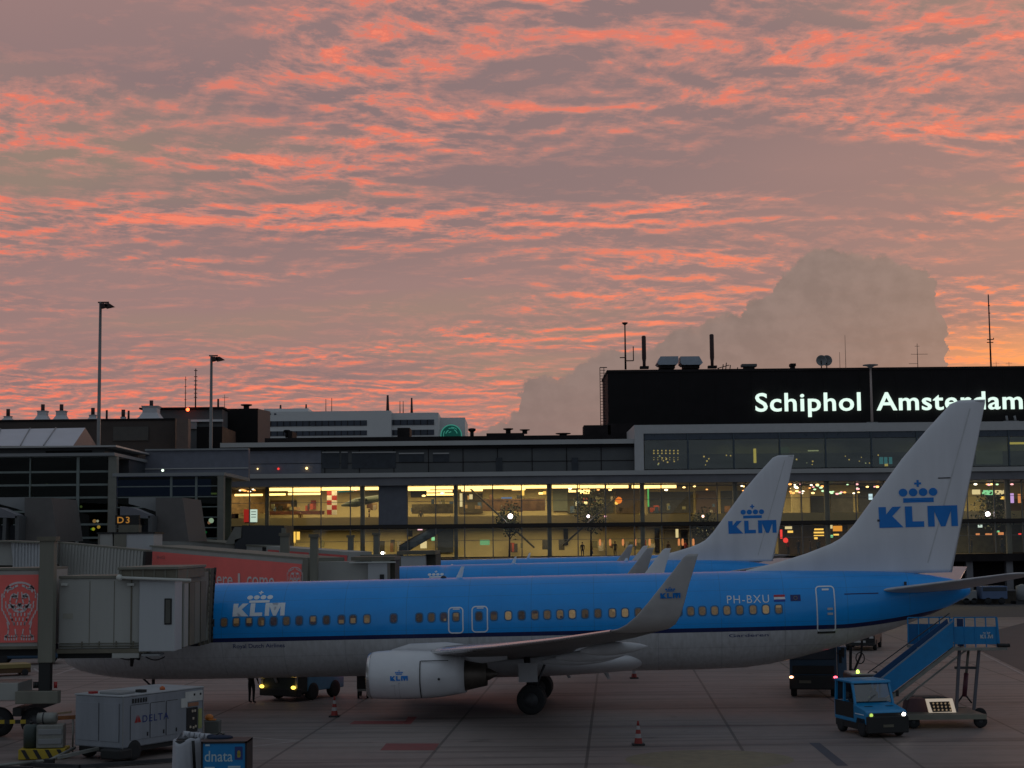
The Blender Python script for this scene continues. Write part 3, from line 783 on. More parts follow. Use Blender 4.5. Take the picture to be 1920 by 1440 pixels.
        rings = [[(x, r * math.cos(2 * PI * k / 40) * 1.03, r * (max(math.sin(2 * PI * k / 40), -.80 - (abs(math.sin(2 * PI * k / 40)) - .8) * .45 if math.sin(2 * PI * k / 40) < -.8 else -9)) * .972) for k in range(40)] for r, x in lip]
        MB().loft(rings, caps=False).build('intake_lip', M_ALU, en)
        MB().lathe([(.02, -.0), (.10, .1), (.2, .28), (.78, .5), (.78, .9)], (0.15, 0, 0), 'x', 28).build('fan', M_DRK, en)
        MB().lathe([(.72, 3.3), (.60, 3.8), (.50, 4.3), (.44, 4.6), (.40, 4.6), (.40, 4.2)], (0, 0, 0), 'x', 28, caps=False).build('exhaust_nozzle', M_NOZ, en)
        MB().lathe([(.32, 4.2), (.22, 4.7), (.03, 5.05)], (0, 0, 0), 'x', 20).build('exhaust_cone', M_NOZ, en)
        rings = []
        for (x, z0, z1, wd) in ((.9, .95, 1.02, .03), (1.6, .92, 1.22, .14), (3.0, .80, 1.25, .2), (4.2, .40, 1.1, .2), (5.4, .55, .95, .05)):
            rings.append([(x, -wd, z0), (x, wd, z0), (x, wd, z1), (x, -wd, z1)])
        MB().loft(rings).build('engine_pylon', M_WHT, en)
        if side == -1 and detail:
            nr = lambda x, z: 1.055 * math.sqrt(max(.01, 1 - (z / 1.02) ** 2)) * 1.02
            for art, (x0, x1, z0, z1), m in ((mark_letters, (.98, 1.66, -.10, .08), M_KBL), (mark_crown, (1.17, 1.47, .13, .30), M_KBL)):
                bm, bb = poly_bm(art())
                place_flat(bm, bb, lambda u, z: Vector((u, -nr(u, z), z)), x0, x1, z0, z1, 3).build('engine_emblem', m, en, keepn=True)
            dj = []
            for (x0, x1, z0, z1) in ((2.10, 2.14, -.80, .62), (2.14, 3.2, .60, .63), (1.30, 1.32, -.82, -.2), (1.12, 1.14, -.7, -.25), (1.28, 1.36, -.22, -.17), (1.0, 1.18, -.30, -.28)):
                bm, bb = poly_bm([[(0, 0), (1, 0), (1, 1), (0, 1)]])
                place_flat(bm, bb, lambda u, z: Vector((u, -(nr(u, z) + .0) * (1 if u < 2.4 else .985), z)), x0, x1, z0, z1, 10).build('cowl_joint', M_DRK if x0 > 2 else M_LGR, en, keepn=True)
            bm, bb = poly_bm([disc(0, 0, .05)]); place_flat(bm, bb, lambda u, z: Vector((u, -nr(u, z), z)), 2.80, 2.9, -.12, -.02).build('vent_port', M_DRK, en, keepn=True)
        # main gear
        mg = thing('main_gear', (0, 0, 0), None, None); mg.parent = root; mg.location = (0, side * 2.86, 0)
        MB().tube((.0, 0, .6), (-.05, 0, 1.15), .09).tube((-.05, 0, 1.15), (-.15, side * .1, 2.2), .13).tube((0, 0, .62), (.55, 0, 1.9), .05).build('gear_strut', M_DRK, mg)
        MB().box((-.1, side * .28, 1.62), (.75, .05, .75)).build('gear_door', M_LGR, mg)
        for dy in (-.43, .43):
            wp = [(.30, -.18), (.50, -.19), (.555, -.13), (.575, 0), (.555, .13), (.50, .19), (.30, .18)]
            ty = MB().lathe(wp, (0, dy, .56), 'y', 32).build('tyre', M_TYRE, mg)
            MB().lathe([(.05, -.2), (.29, -.185), (.29, .185), (.05, .2)], (0, dy, .56), 'y', 24).build('rim', M_RIM, ty)
    # nose gear
    ng = thing('nose_gear', (0, 0, 0), None, None); ng.parent = root; ng.location = (X(4.0), 0, 0)
    zo = .015 * X(4.0) * -1
    MB().tube((0, 0, .35 + zo), (0, 0, 1.6), .07).tube((0, 0, .8 + zo), (-.5, 0, 1.5), .04).build('gear_strut', M_DRK, ng)
    for dy in (-.2, .2):
        MB().lathe([(.15, -.09), (.31, -.1), (.34, 0), (.31, .1), (.15, .09)], (0, dy, .34 + zo), 'y', 24).build('tyre', M_TYRE, ng)
    # aerials, beacon, drains
    def blade(u, z0, h, sweep, L_=.3, name='blade_antenna', m=M_KWH, y=0.):
        x = X(u); sgn = 1 if h > 0 else -1
        b = MB(); rings = []
        for k in range(2):
            xx = x + sweep * k; LL = L_ * (1 - .55 * k); zz = z0 + h * k; t = .03 * (1 - .4 * k)
            rings.append([(xx, y, zz), (xx + LL * .4, y + t, zz), (xx + LL, y, zz), (xx + LL * .4, y - t, zz)])
        return b.loft(rings, smooth=False).build(name, m, root)
    blade(16.9, 5.32, .50, .26, .28)
    blade(26.1 + (0 if detail else 1.0), 5.32, .22, .15, .3, 'blade_antenna')
    MB().lathe([(.13, 0), (.12, .06), (.05, .11)], (X(16.4 if detail else 32.3), 0, 5.34 if detail else 5.28), 'z', 14).build('beacon_light', M_DRK if detail else M_REDP, root)
    blade(21.3, 1.44, -.32, .2, .25, 'blade_antenna', M_LGR); blade(22.9, 1.44, -.38, .22, .25, 'blade_antenna', M_LGR)
    if detail:
        MB().box((X(35.3), -.93, 4.72), (.10, .05, .14)).build('tail_fairing_light', M_DRK, root)
        o2 = poly_bm([[(0, 0), (1, 0), (1, 1), (0, 1)]])
        MB().lathe([(.14, -.1), (.16, 0), (.14, .02)], (X(38.0), 0, 4.39), 'x', 16).build('tail_exhaust', M_NOZ, root)
        bm, bb = poly_bm([[(0, 0), (1, 0), (1, 1), (0, 1)]]); skin(*UB(1583, 1112, 1647, 1114, S), bm, bb, 'skin_slot', M_NAVY, cuts=3)
        bm, bb = poly_bm([[(0, 0), (1, 0), (1, 1), (0, 1)]]); skin(*UB(391, 1161, 402, 1175, S), bm, bb, 'service_panel', M_DRK, cuts=3)
    # cockpit windows (under the bridge canopy from here, seen from elsewhere)
    for s in (-1, 1):
        for (u0, u1, z0, z1) in ((2.05, 2.75, 3.62, 4.05), (2.8, 3.35, 3.60, 4.12)):
            bm, bb = poly_bm([[(0, 0), (1, .0), (1, 1), (.25, 1)]])
            place_flat(bm, bb, lambda u, z: Vector((X(u), s * (side_y(u, z) + .02), z)), u0, u1, z0, z1, 4).build('cockpit_window', M_DRK, root, keepn=True)
    return root
plane_near = make_aircraft(1002, 69.0, 'nearest blue and white airliner with four-letter registration beside its rear door')
plane_mid = make_aircraft(1050, 111.6, 'middle airliner with the smaller crowned tail, behind the nearest airliner', pf=3.0, pa=2.9, detail=False)
plane_far = make_aircraft(1057, 146.0, 'farthest airliner, only a strip of blue roof and winglets showing', detail=False, crown_u=10.4)
# ================================================================ TERMINAL AND ROOFS
M_CLAD = mat('grey_cladding', (.24, .245, .25), .6, var=.08, scale=.4)
M_CLAD2 = mat('dim_grey_wall', (.095, .097, .10), .7, var=.12, scale=.5)
M_FASC = mat('pale_fascia', (.42, .41, .40), .5, var=.06, scale=.3)
M_CORR = mat('canopy_soffit_grey', (.17, .165, .18), .6, var=.15, scale=.7)
M_BLK = mat('black_cladding', (.012, .010, .011), .75, var=.3, scale=.6, spec=.2)
M_ROOF = mat('dark_roof', (.022, .018, .019), .9, var=.4, scale=.5, spec=.2)
M_FRAMEW = mat('pale_box_frame', (.46, .45, .45), .5, var=.05)
M_MUL = mat('mullion_grey', (.16, .155, .15), .5, var=.1)
M_MULG = mat('mullion_pale_green', (.17, .20, .19), .5, var=.1)
M_COL = mat('concrete_column', (.20, .195, .17), .75, var=.12)
M_BEAMD = mat('dark_floor_edge', (.02, .014, .012), .6)
M_CREAM = mat('cream_interior_wall', (.62, .53, .28), .8, var=.10, scale=.35)
M_IFLO = mat('interior_floor', (.20, .18, .14), .5, var=.1)
M_ICEIL = mat('interior_ceiling_dark', (.06, .055, .05), .8, var=.2)
M_DARKIN = mat('dark_interior', (.035, .04, .05), .7, var=.3)
GL_F = glass('facade_glass', (.93, .91, .86), .03)
GL_B = glass('gallery_glass', (.48, .56, .52), .10)
GL_L = glass('left_facade_glass', (.17, .22, .19), .012)
E_STRIP = emis('warm_strip_lamp', (1., .66, .22), 3.2); E_SPOT = emis('warm_spot_lamp', (1., .66, .25), 3.2); E_COOL = emis('cool_glow', (1., .86, 1.), 9.)
E_SIGN = emis('sign_white', (.78, 1., .88), 1.05)
def pt(px, py, Y): return at(px, py, Y)
def span(px0, px1, py0, py1, Y):
    """pixel rectangle on the plane Y -> x0,x1,z0,z1 (level edges, taken at the rectangle's middle)"""
    xm, ym = (px0 + px1) / 2, (py0 + py1) / 2
    return at(px0, ym, Y).x, at(px1, ym, Y).x, at(xm, py1, Y).z, at(xm, py0, Y).z
def wbox(px0, px1, py0, py1, Y, depth, mb=None, bev=0.):
    x0, x1, z0, z1 = span(px0, px1, py0, py1, Y); mb = mb or MB()
    return mb.bx(x0, x1, Y, Y + depth, z0, z1, bev)
YF = 175.
ZT = at(1190, 906, YF).z          # top of the big glass front
ZM = at(1190, 981, YF).z          # floor edge between the storeys
ZB = at(1190, 1043, YF).z         # bottom of the glass
XL, XR = at(412, 950, YF).x, at(1990, 950, YF).x
pier = thing('terminal_building', ((XL + XR) / 2, YF, 0), 'long two-storey glass pier building with yellow-lit halls behind the airliners', 'terminal building')
def P(mb, name, m, parent=pier, **k): return mb.build(name, m, parent, world=True, **k)
P(MB().bx(XL, XR, YF + 2.5, YF + 14, 0, ZB - .9), 'ground_floor', M_BLK)
P(MB().bx(XL, XR, YF - .3, YF + 14, ZB - .9, ZB - .1), 'floor_slab', M_ROOF)
P(MB().bx(XL, XR, YF + .05, YF + 11.9, ZM - .35, ZM), 'upper_floor_slab', M_BEAMD)
P(MB().bx(XL, XR, YF + .3, YF + 12, ZT + .02, ZT + .4), 'ceiling', M_ICEIL)
P(MB().bx(XL, XR, YF + 12, YF + 12.5, ZB, ZT), 'rear_wall', M_CREAM)
P(MB().bx(XL, XR, YF + 3.5, YF + 3.65, ZM, ZM + .98), 'balustrade', M_CREAM)
P(MB().bx(XR, XR + .5, YF, YF + 12, ZB, ZT), 'end_wall', M_CREAM)
# canopy over the glass: pale lip, ribbed dark underside
P(MB().bx(XL - 1, XR, YF - 1.2, YF + 6, ZT + .85, ZT + 1.32), 'canopy_edge', M_FASC)
P(MB().bx(XL - 1, XR, YF - .95, YF + 6, ZT - .02, ZT + .84), 'canopy_fascia', M_CORR)
# set-back upper storey (left of the gallery box)
x0 = at(415, 860, YF + 4).x; x1 = at(1192, 860, YF + 4).x
z1 = at(900, 841, YF + 4).z; zr = at(900, 836, YF + 4).z
P(MB().bx(x0, x1, YF + 4, YF + 14, ZT + 1.3, z1), 'upper_wall', M_CLAD2)
P(MB().bx(x0, x1 + .5, YF + 3.2, YF + 14, z1 + .35, zr + .55), 'upper_roof_edge', M_FASC)
P(MB().bx(x0, x1 + .5, YF + 3.5, YF + 14, z1, z1 + .35), 'roof_gap', M_BLK)
P(MB().bx(x0, at(602, 860, YF + 4).x, YF + 3.92, YF + 3.98, ZT + 1.35, z1 - .02), 'reflection_wall_panel', mat('reflected_slate_blue', (.15, .155, .19), .6))  # panel added to carry the purple-grey reflection as a wall colour
for a, b_ in ((604, 636), (640, 652), (660, 742), (748, 795), (812, 842)):
    s_ = span(a, b_, 852 if a > 700 else 850, 878 if a < 700 else 866, YF + 3.9)
    f = P(MB().bx(s_[0], s_[1], YF + 3.9, YF + 3.97, s_[2], s_[3]), 'window', M_DARKIN)
    P(MB().bx(s_[0], s_[1], YF + 3.84, YF + 3.88, s_[3] + .05, s_[3] + .18), 'window_head', M_FASC, f)
for a in (936, 1078):
    s_ = span(a - 6, a + 6, 858, 881, YF + 3.9)
    P(MB().bx(s_[0], s_[1], YF + 3.9, YF + 3.97, ZT + 1.35, s_[3]), 'door', M_DARKIN)
for k in range(13):
    xx = x0 + (x1 - x0) * k / 12
    P(MB().bx(xx - .04, xx + .04, YF + 3.93, YF + 3.99, ZT + 1.35, z1), 'wall_joint', M_ROOF)
P(MB().bx(x0, x1, YF + 3.92, YF + 3.96, ZT + 2.6, ZT + 2.66), 'wall_joint', M_ROOF)
# mullions every 53 px, thick columns, glass bays, transom
edges = [XL]
mx = [468, 549, 602, 657, 711, 764, 817, 871, 924, 978, 1083, 1135, 1189, 1240, 1293, 1345, 1398, 1450, 1503, 1605, 1657, 1710, 1762, 1814, 1864, 1916]
cx = [(412, 421), (496, 503), (675, 683), (851, 858), (1026, 1034), (1201, 1209), (1376, 1384), (1548, 1557), (1719, 1727), (1888, 1897)]
for m_ in mx:
    x = at(m_, 950, YF).x; edges.append(x)
    P(MB().bx(x - .055, x + .055, YF - .12, YF + .1, ZB, ZT), 'mullion', M_MUL)
for a, b_ in cx:
    xa, xb = at(a, 950, YF).x, at(b_, 950, YF).x; edges.append((xa + xb) / 2)
    P(MB().bx(xa, xb, YF + .35 if a > 420 else YF - .5, YF + .85, 0 if a > 420 else ZB - 1, ZT), 'column', M_COL)
edges.append(XR); edges.sort()
for a, b_ in zip(edges[:-1], edges[1:]):
    if b_ - a < .5: continue
    P(MB().bx(a + .06, b_ - .06, YF - .02, YF, ZM + .12, ZT), 'glass_pane', GL_F)
    P(MB().bx(a + .06, b_ - .06, YF - .02, YF, ZB, ZM - .36), 'glass_pane', GL_F)
P(MB().bx(XL, XR, YF - .16, YF + .02, ZM - .3, ZM + .10), 'transom', M_BEAMD)
for zz in ((ZB + ZM) / 2 + .1, (ZM + ZT) / 2 + .4):
    P(MB().bx(XL, XR, YF - .05, YF - .03, zz - .025, zz + .025), 'glazing_bar', M_MUL)
# blank grey panel in one bay, dark lower left rooms
s_ = span(711, 763, 911, 983, YF - .2); P(MB().bx(s_[0], s_[1], YF - .22, YF - .16, ZM + .1, ZT), 'solid_panel', mat('slate_panel', (.13, .135, .16), .6))
# diagonal braces
for p0, p1 in (((876, 911), (1002, 1027)), ((1157, 931), (1055, 1023))):
    P(MB().tube(at(*p0, YF + 1.6), at(*p1, YF + 1.6), .10), 'brace', M_COL)
# dark partitions, shops and strips of light on both storeys; p = pixels, d = distance behind the glass
def room(p, d, name, m, dep=.3): return P(wbox(*p, YF + d, dep), name, m)
for p, nm, m in (
    ((421, 496, 919, 963), 'timber_screen', mat('timber_screen', (.16, .10, .04), .6, var=.5, scale=3)),
    ((447, 486, 930, 958), 'partition', M_DARKIN), ((1215, 1300, 922, 962), 'partition', M_DARKIN), ((1305, 1345, 920, 962), 'partition', mat('bronze_room', (.08, .055, .05), .7)),
    ((1352, 1420, 920, 962), 'partition', M_DARKIN), ((905, 1022, 935, 958), 'shop_counter', mat('brown_counter', (.12, .07, .04), .6, var=.5, scale=1.5)),
    ((1037, 1064, 915, 958), 'partition', mat('grey_green_panel', (.16, .19, .15), .6)), ((1064, 1150, 918, 962), 'partition', mat('olive_dark', (.07, .07, .045), .7, var=.5, scale=.8)),
    ((1155, 1200, 915, 962), 'partition', mat('bronze_room2', (.10, .075, .05), .7)), ((507, 545, 938, 955), 'picture', mat('brown_picture', (.10, .055, .03), .6, var=.6, scale=1.2)),
    ((545, 556, 938, 956), 'doorway', M_DARKIN), ((583, 592, 938, 955), 'picture', mat('red_picture', (.28, .04, .03), .6)), ((505, 608, 958, 965), 'seat_row', mat('brown_seats', (.12, .04, .025), .7, var=.6, scale=3)),
    ((683, 711, 912, 935), 'partition', mat('olive_wall', (.22, .22, .15), .7)), ((770, 850, 918, 932), 'partition', M_DARKIN), ((772, 850, 945, 963), 'shop_counter', mat('olive_counter', (.10, .09, .06), .7, var=.6, scale=2)),
    ((860, 905, 925, 962), 'partition', mat('olive_dark2', (.10, .085, .05), .7, var=.5, scale=1.)), ((1500, 1518, 912, 968), 'pillar', M_CREAM), ((1484, 1501, 912, 978), 'pillar', M_CREAM), ((1521, 1545, 930, 968), 'doorway', M_DARKIN),
    ((1558, 1600, 925, 968), 'doorway', mat('grey_room', (.09, .09, .08), .6, var=.4)), ((1610, 1660, 912, 968), 'partition', M_DARKIN), ((1850, 1890, 925, 958), 'partition', M_DARKIN), ((1895, 1920, 935, 958), 'partition', mat('bronze_room3', (.13, .09, .05), .7)),
    ((421, 540, 990, 1042), 'partition', M_BLK), ((1245, 1290, 985, 1040), 'partition', mat('grey_shop', (.14, .13, .10), .7)), ((1240, 1420, 984, 993), 'shop_fascia', M_BEAMD), ((1277, 1298, 993, 1040), 'partition', mat('pale_shop', (.20, .19, .16), .7)),
    ((1298, 1420, 993, 1040), 'partition', M_DARKIN), ((820, 850, 986, 1036), 'partition', mat('blue_grey_shop', (.05, .07, .12), .6)), ((1057, 1065, 992, 1022), 'doorway', M_BLK), ((1228, 1237, 991, 1036), 'doorway', M_BLK),
    ((763, 773, 995, 1006), 'picture', M_BLK), ((1460, 1590, 984, 1042), 'partition', mat('dark_brown_shop', (.055, .035, .02), .7, var=.5)), ((1785, 1940, 984, 1042), 'partition', mat('dark_green_shop', (.05, .05, .03), .7, var=.5))):
    d = 11.6 if nm in ('picture', 'doorway', 'partition') else 9.5
    if nm == 'pillar': d = 8
    if nm in ('shop_counter', 'seat_row'): d = 5
    room(p, d, nm, m)
# warm tubes under the ceiling: rows running along the hall
def strip(a, b_, py, d, th=.24, m=E_STRIP):
    x0, x1 = at(a, py, YF + d).x, at(b_, py, YF + d).x; z = min(at((a + b_) / 2, py, YF + d).z, ZT - .15)
    P(MB().bx(x0, x1, YF + d, YF + d + .25, z - th, z + th * .3), 'strip_light', m)
for q in ((505, 674, 913, 1.5), (684, 711, 913, 1.5), (763, 850, 913, 1.5), (859, 1025, 912, 1.5), (1035, 1085, 911, 1.5), (1087, 1134, 911, 1.5), (1137, 1178, 911, 1.5), (1185, 1200, 911, 1.5), (1208, 1268, 911, 1.5)):
    strip(*q)
for q in ((440, 492, 927, 7), (505, 535, 926, 7), (540, 602, 925, 8), (540, 600, 919, 6), (765, 806, 917, 5), (800, 848, 920, 7), (800, 850, 926, 8), (865, 905, 918, 6), (960, 985, 916, 5), (1066, 1080, 920, 7), (1084, 1106, 919, 7), (1088, 1105, 923, 9), (1010, 1024, 924, 8), (945, 970, 914, 3)):
    strip(*q, th=.17)
# little ceiling spots, uneven like a busy hall
rs = random.Random(5)
spots = [(rs.uniform(424, 480), rs.uniform(914, 922)) for _ in range(9)] + [(rs.uniform(775, 845), rs.uniform(924, 930)) for _ in range(4)] + [(rs.uniform(1068, 1330), rs.uniform(909, 919)) for _ in range(16)] + \
        [(rs.uniform(1480, 1610), rs.uniform(906, 926)) for _ in range(38)] + [(rs.uniform(1390, 1400), rs.uniform(908, 920)) for _ in range(4)] + [(rs.uniform(1610, 1655), rs.uniform(908, 914)) for _ in range(4)] + [(rs.uniform(1828, 1918), rs.uniform(905, 909)) for _ in range(10)]
ems = [E_SPOT, emis('amber_spot', (1, .42, .12), 2.4), emis('white_spot', (1, .9, .7), 3.5), emis('green_white_spot', (.6, 1, .6), 1.6), emis('pink_spot', (1, .45, .5), 2.0)]
for a, b_ in spots:
    d = rs.uniform(2, 9); p = at(a, max(b_, 908), YF + d); p.z = min(p.z, ZT - .12)
    P(MB().ball(p, rs.uniform(.09, .16), 8, (1.4, 1, .7)), 'ceiling_spotlight', rs.choice(ems[:3] if a < 1400 else ems))
# lit displays and shop fronts
E_Y = emis('yellow_display', (1., .62, .12), 1.3); E_G = emis('green_display', (.35, 1., .5), .8); E_R = emis('red_display', (1., .06, .05), 1.0); E_O = emis('orange_lamp', (1., .38, .14), .7); E_W = emis('pale_display', (.75, .95, .9), .9)
E_C = emis('cream_display', (1., .85, .45), .8)
for p, m, d in (((1527, 1544, 991, 994), E_Y, 8), ((1526, 1545, 997, 1000), E_Y, 8), ((1526, 1545, 1003, 1005), E_Y, 8), ((1527, 1533, 1007, 1011), E_Y, 8), ((1468, 1486, 983, 985), E_C, 5), ((1477, 1487, 995, 999), E_Y, 7), ((1472, 1485, 987, 992), E_C, 8),
                ((1562, 1579, 986, 996), emis('amber_board', (1., .42, .05), .8), 8), ((1563, 1573, 1001, 1004), E_Y, 8), ((1557, 1562, 1003, 1008), E_G, 7), ((1556, 1561, 984, 991), E_C, 7), ((1463, 1467, 993, 1010), E_R, 5), ((1629, 1636, 926, 937), emis('blue_glow', (.6, .85, 1.), 1.1), 6),
                ((1823, 1838, 918, 927), E_C, 8), ((1842, 1863, 919, 928), E_G, 8), ((1866, 1886, 919, 927), E_C, 8), ((1876, 1886, 931, 936), E_Y, 8), ((1895, 1901, 925, 943), emis('violet_display', (.7, .45, 1.), .9), 7), ((1909, 1915, 926, 943), E_O, 7), ((1830, 1837, 1000, 1004), E_O, 8),
                ((1848, 1860, 1000, 1004), E_O, 8), ((1872, 1882, 998, 1003), E_O, 8), ((1910, 1915, 1000, 1003), E_R, 8), ((1866, 1874, 995, 998), E_G, 7), ((1834, 1842, 984, 989), E_W, 5), ((1267, 1272, 992, 1008), E_C, 8), ((1315, 1325, 993, 996), E_C, 8),
                ((783, 792, 992, 994), emis('pink_display', (1., .6, .75), 1.5), 7), ((809, 814, 994, 998), E_G, 7), ((809, 815, 1007, 1014), E_G, 7), ((788, 800, 1008, 1028), E_C, 9), ((549, 554, 997, 1018), E_Y, 4), ((556, 562, 997, 1012), E_Y, 5),
                ((940, 960, 932, 940), emis('blue_white_board', (.25, .4, .7), .45), 8), ((1018, 1024, 921, 927), E_Y, 5), ((977, 983, 917, 929), E_Y, 6), ((1214, 1217, 912, 950), emis('green_tube', (.2, .9, .25), .5), 4), ((862, 867, 925, 950), E_C, 6), ((880, 886, 927, 936), E_C, 7),
                ((1079, 1083, 940, 948), E_C, 6), ((900, 918, 1012, 1022), emis('green_exit_board', (.30, .75, .35), .5), 9)):
    room(p, d, 'lit_display', m, .1)
# glowing balls, the white ones added for lamp reflections in the glass; orange shades
def lamp(px, py, d, r, m, name='glow_ball'): P(MB().ball(at(px, py, YF + d), r, 12), name, m)
for q in ((957, 968, 1.2, .26, E_COOL), (1103, 968, 1.2, .15, E_COOL), (1135, 968, 1.2, .11, emis('pink_lamp', (1, .5, .7), 2.)), (1852, 964, 1.2, .26, E_COOL), (1318, 968, 1.2, .14, emis('peach_lamp', (1, .6, .5), 4.)), (1098, 943, 3, .2, emis('yellow_globe', (1, .85, .35), 1.6)),
          (1160, 938, 4, .38, emis('orange_globe', (1., .25, .03), .9)), (1156, 943, 4, .2, E_Y), (667, 917, 3, .18, emis('pink_lamp2', (1, .45, .5), 2.)), (1473, 1013, 2, .28, E_R), (717, 1037, -1.5, .16, emis('work_lamp', (1., 1., .9), 7.))):
    lamp(*q)
for a in (1125, 1144, 1168, 1191, 1218, 1273, 1280, 1300):
    p = at(a, 1016, YF + 3); P(MB().lathe([(.10, 0), (.13, .3), (.10, .7), (.03, .75)], (p.x, p.y, p.z - .4), 'z', 10), 'table_lamp', E_O)
# shop shelves, counters, posters and seats, many small things fixed in the halls
rs = random.Random(21)
cols = [('clutter_brown', (.12, .06, .03)), ('clutter_dark', (.03, .03, .03)), ('clutter_olive', (.14, .14, .08)), ('clutter_red', (.28, .05, .03)), ('clutter_pale', (.45, .42, .34)), ('clutter_blue', (.05, .09, .16)), ('clutter_tan', (.30, .20, .10))]
for (xa, xb, ya, yb, n_, d0, d1) in ((505, 608, 944, 962, 10, 6, 11), (684, 711, 940, 962, 5, 4, 9), (768, 850, 936, 962, 10, 5, 10), (862, 1024, 925, 962, 18, 5, 10), (1066, 1185, 930, 962, 12, 4, 10), (1215, 1400, 940, 962, 10, 4, 10)):
    for _ in range(n_):
        a = rs.uniform(xa, xb - 6); w_ = rs.uniform(3, 12); h_ = rs.uniform(4, 13); y1 = rs.uniform(ya + h_, yb); nm, c = rs.choice(cols)
        room((a, min(xb, a + w_), y1 - h_, y1), rs.uniform(d0, d1), 'shop_display', mat(nm, c, .7, var=.4, scale=3), .3)
for (xa, xb, n_) in ((600, 745, 6), (905, 1050, 7), (1060, 1235, 9)):
    for _ in range(n_):
        a = rs.uniform(xa, xb); nm, c = rs.choice(cols[:5]); room((a, a + rs.uniform(4, 13), rs.uniform(1010, 1020), rs.uniform(1026, 1036)), rs.uniform(6, 11), 'seat_block', mat(nm, c, .7, var=.4, scale=3), .4)
# hall light, from the lamps the photograph shows
for k, xx in enumerate([-38, -18, 2, 22, 44]):
    l = bpy.data.lights.new('hall_light', 'AREA'); l.shape = 'RECTANGLE'; l.size = 17; l.size_y = 6; l.energy = 1150 if k < 3 else 900; l.color = (1., .80, .44)
    for zz, e in ((ZT - .35, 1.), (ZM - .5, .75)):
        l2 = l.copy(); l2.energy = l.energy * e; o = bpy.data.objects.new('hall_light', l2); C.objects.link(o); o.location = (xx, YF + 6, zz)
# ---- things inside
def tree_in(px, py_top, py_bot, Y, label, r):
    b0 = at(px, py_bot, Y); t0 = at(px, py_top, Y); H = t0.z - ZB
    root = thing('indoor_tree', (b0.x, Y, ZB), label, 'tree', group='potted trees inside the pier')
    m = mat('dark_indoor_leaves', (.04, .055, .02), .6, var=.5); tk = mat('tree_bark', (.06, .04, .025), .9)
    rn = random.Random(int(px)); b = MB().tube((0, 0, 0), (.05, 0, H * .45), .11, .08, 8)
    for k in range(7):
        a = k * 2.4; b.tube((.05, 0, H * (.35 + .03 * k)), (r * .7 * math.cos(a), r * .7 * math.sin(a), H * (.62 + .05 * k)), .05, .02, 6)
    b.build('trunk', tk, root); b = MB()
    for _ in range(520):
        a, e, q = rn.uniform(0, 2 * PI), rn.uniform(-1, 1), rn.random() ** .4
        cl = rn.randrange(6); ox, oz = math.cos(cl) * .35 * r, (cl - 2.5) * .12 * H
        c = Vector((ox + r * q * math.cos(a) * math.sqrt(1 - e * e) * .8, r * q * math.sin(a) * .8, H * .72 + oz * .6 + r * q * e * .8))
        n = Vector((rn.uniform(-1, 1), rn.uniform(-1, 1), rn.uniform(-1, 1))).normalized(); u = n.orthogonal().normalized() * .11; v = n.cross(u)
        b.quad([c - u - v, c + u - v * .4, c + u + v, c - u * .4 + v])
    b.build('crown', m, root, keepn=True)
tree_in(955, 950, 1030, YF + 2.4, 'dark indoor tree with a thin forked trunk behind the bright round glow', 1.5)
tree_in(1108, 925, 1035, YF + 2.4, 'broad dark indoor tree beside the right-hand steel brace', 1.9)
tree_in(1322, 962, 1035, YF + 2.4, 'indoor tree left of the middle airliner\'s tail', 1.5)
tree_in(1865, 930, 1035, YF + 2.4, 'dark indoor tree seen right of the nearest tail fin', 2.2)
# escalator
e = thing('escalator', (*at(775, 1036, YF + 4).xy, ZB), 'long escalator with dark blue side rising to the upper hall', 'escalator')
a0, a1 = at(748, 1034, YF + 4), at(845, 978, YF + 4)
for dy, nm, m in ((0, 'side_panel', mat('escalator_blue', (.03, .06, .14), .4)), (1.3, 'side_panel', mat('escalator_green', (.16, .2, .16), .4))):
    MB().quad([a0 + Vector((0, dy, -.5)), a1 + Vector((0, dy, -.5)), a1 + Vector((0, dy, .5)), a0 + Vector((0, dy, .5))]).quad([a0 + Vector((0, dy + .1, -.5)), a1 + Vector((0, dy + .1, -.5)), a1 + Vector((0, dy + .1, .5)), a0 + Vector((0, dy + .1, .5))]).build(nm, m, e, world=True)
    MB().bar(a0 + Vector((0, dy, .6)), a1 + Vector((0, dy, .6)), .12).build('handrail', M_BLK, e, world=True)
MB().bar(a0 + Vector((0, .65, -.35)), a1 + Vector((0, .65, -.35)), 1.1, .3).build('steps', M_DRK, e, world=True)
# red-and-white kiosk sign, chequered tower, model glider
k = thing('advertising_board', (*at(469, 980, YF + 1).xy, ZM), 'lit red and white information board hanging at the pier\'s left end', 'sign')
P(wbox(457, 469, 955, 979, YF + 1, .2), 'red_panel', emis('red_board', (.8, .05, .04), .38), k); P(wbox(469, 482, 955, 979, YF + 1, .2), 'white_panel', emis('white_board', (.75, 1., .92), .8), k)
P(wbox(459, 480, 979, 981, YF + 1.02, .15), 'bracket', M_DRK, k)
for z_ in (959, 964, 969): P(wbox(471, 480, z_, z_ + 1.2, YF + .96, .03), 'text_line', mat('board_text', (.05, .2, .2), .6), k)
k = thing('checkered_tower', (*at(622, 965, YF + 5).xy, ZM), 'red and white chequered tower in the upper hall', 'tower')
rw = (mat('chequer_red', (.42, .03, .02), .5), mat('chequer_white', (.75, .72, .62), .5))
for i in range(2):
    for j in range(5):
        P(wbox(613 + 9 * i, 622 + 9 * i, 920 + 9 * j, 929 + 9 * j, YF + 5, .5), 'red_square' if (i + j) % 2 == 0 else 'white_square', rw[(i + j) % 2], k)
k = thing('model_aircraft', at(672, 940, YF + 5), 'dark model glider hanging in the upper hall by the blank grey panel', 'model airplane')
p0, p1 = at(640, 948, YF + 5), at(710, 934, YF + 5)
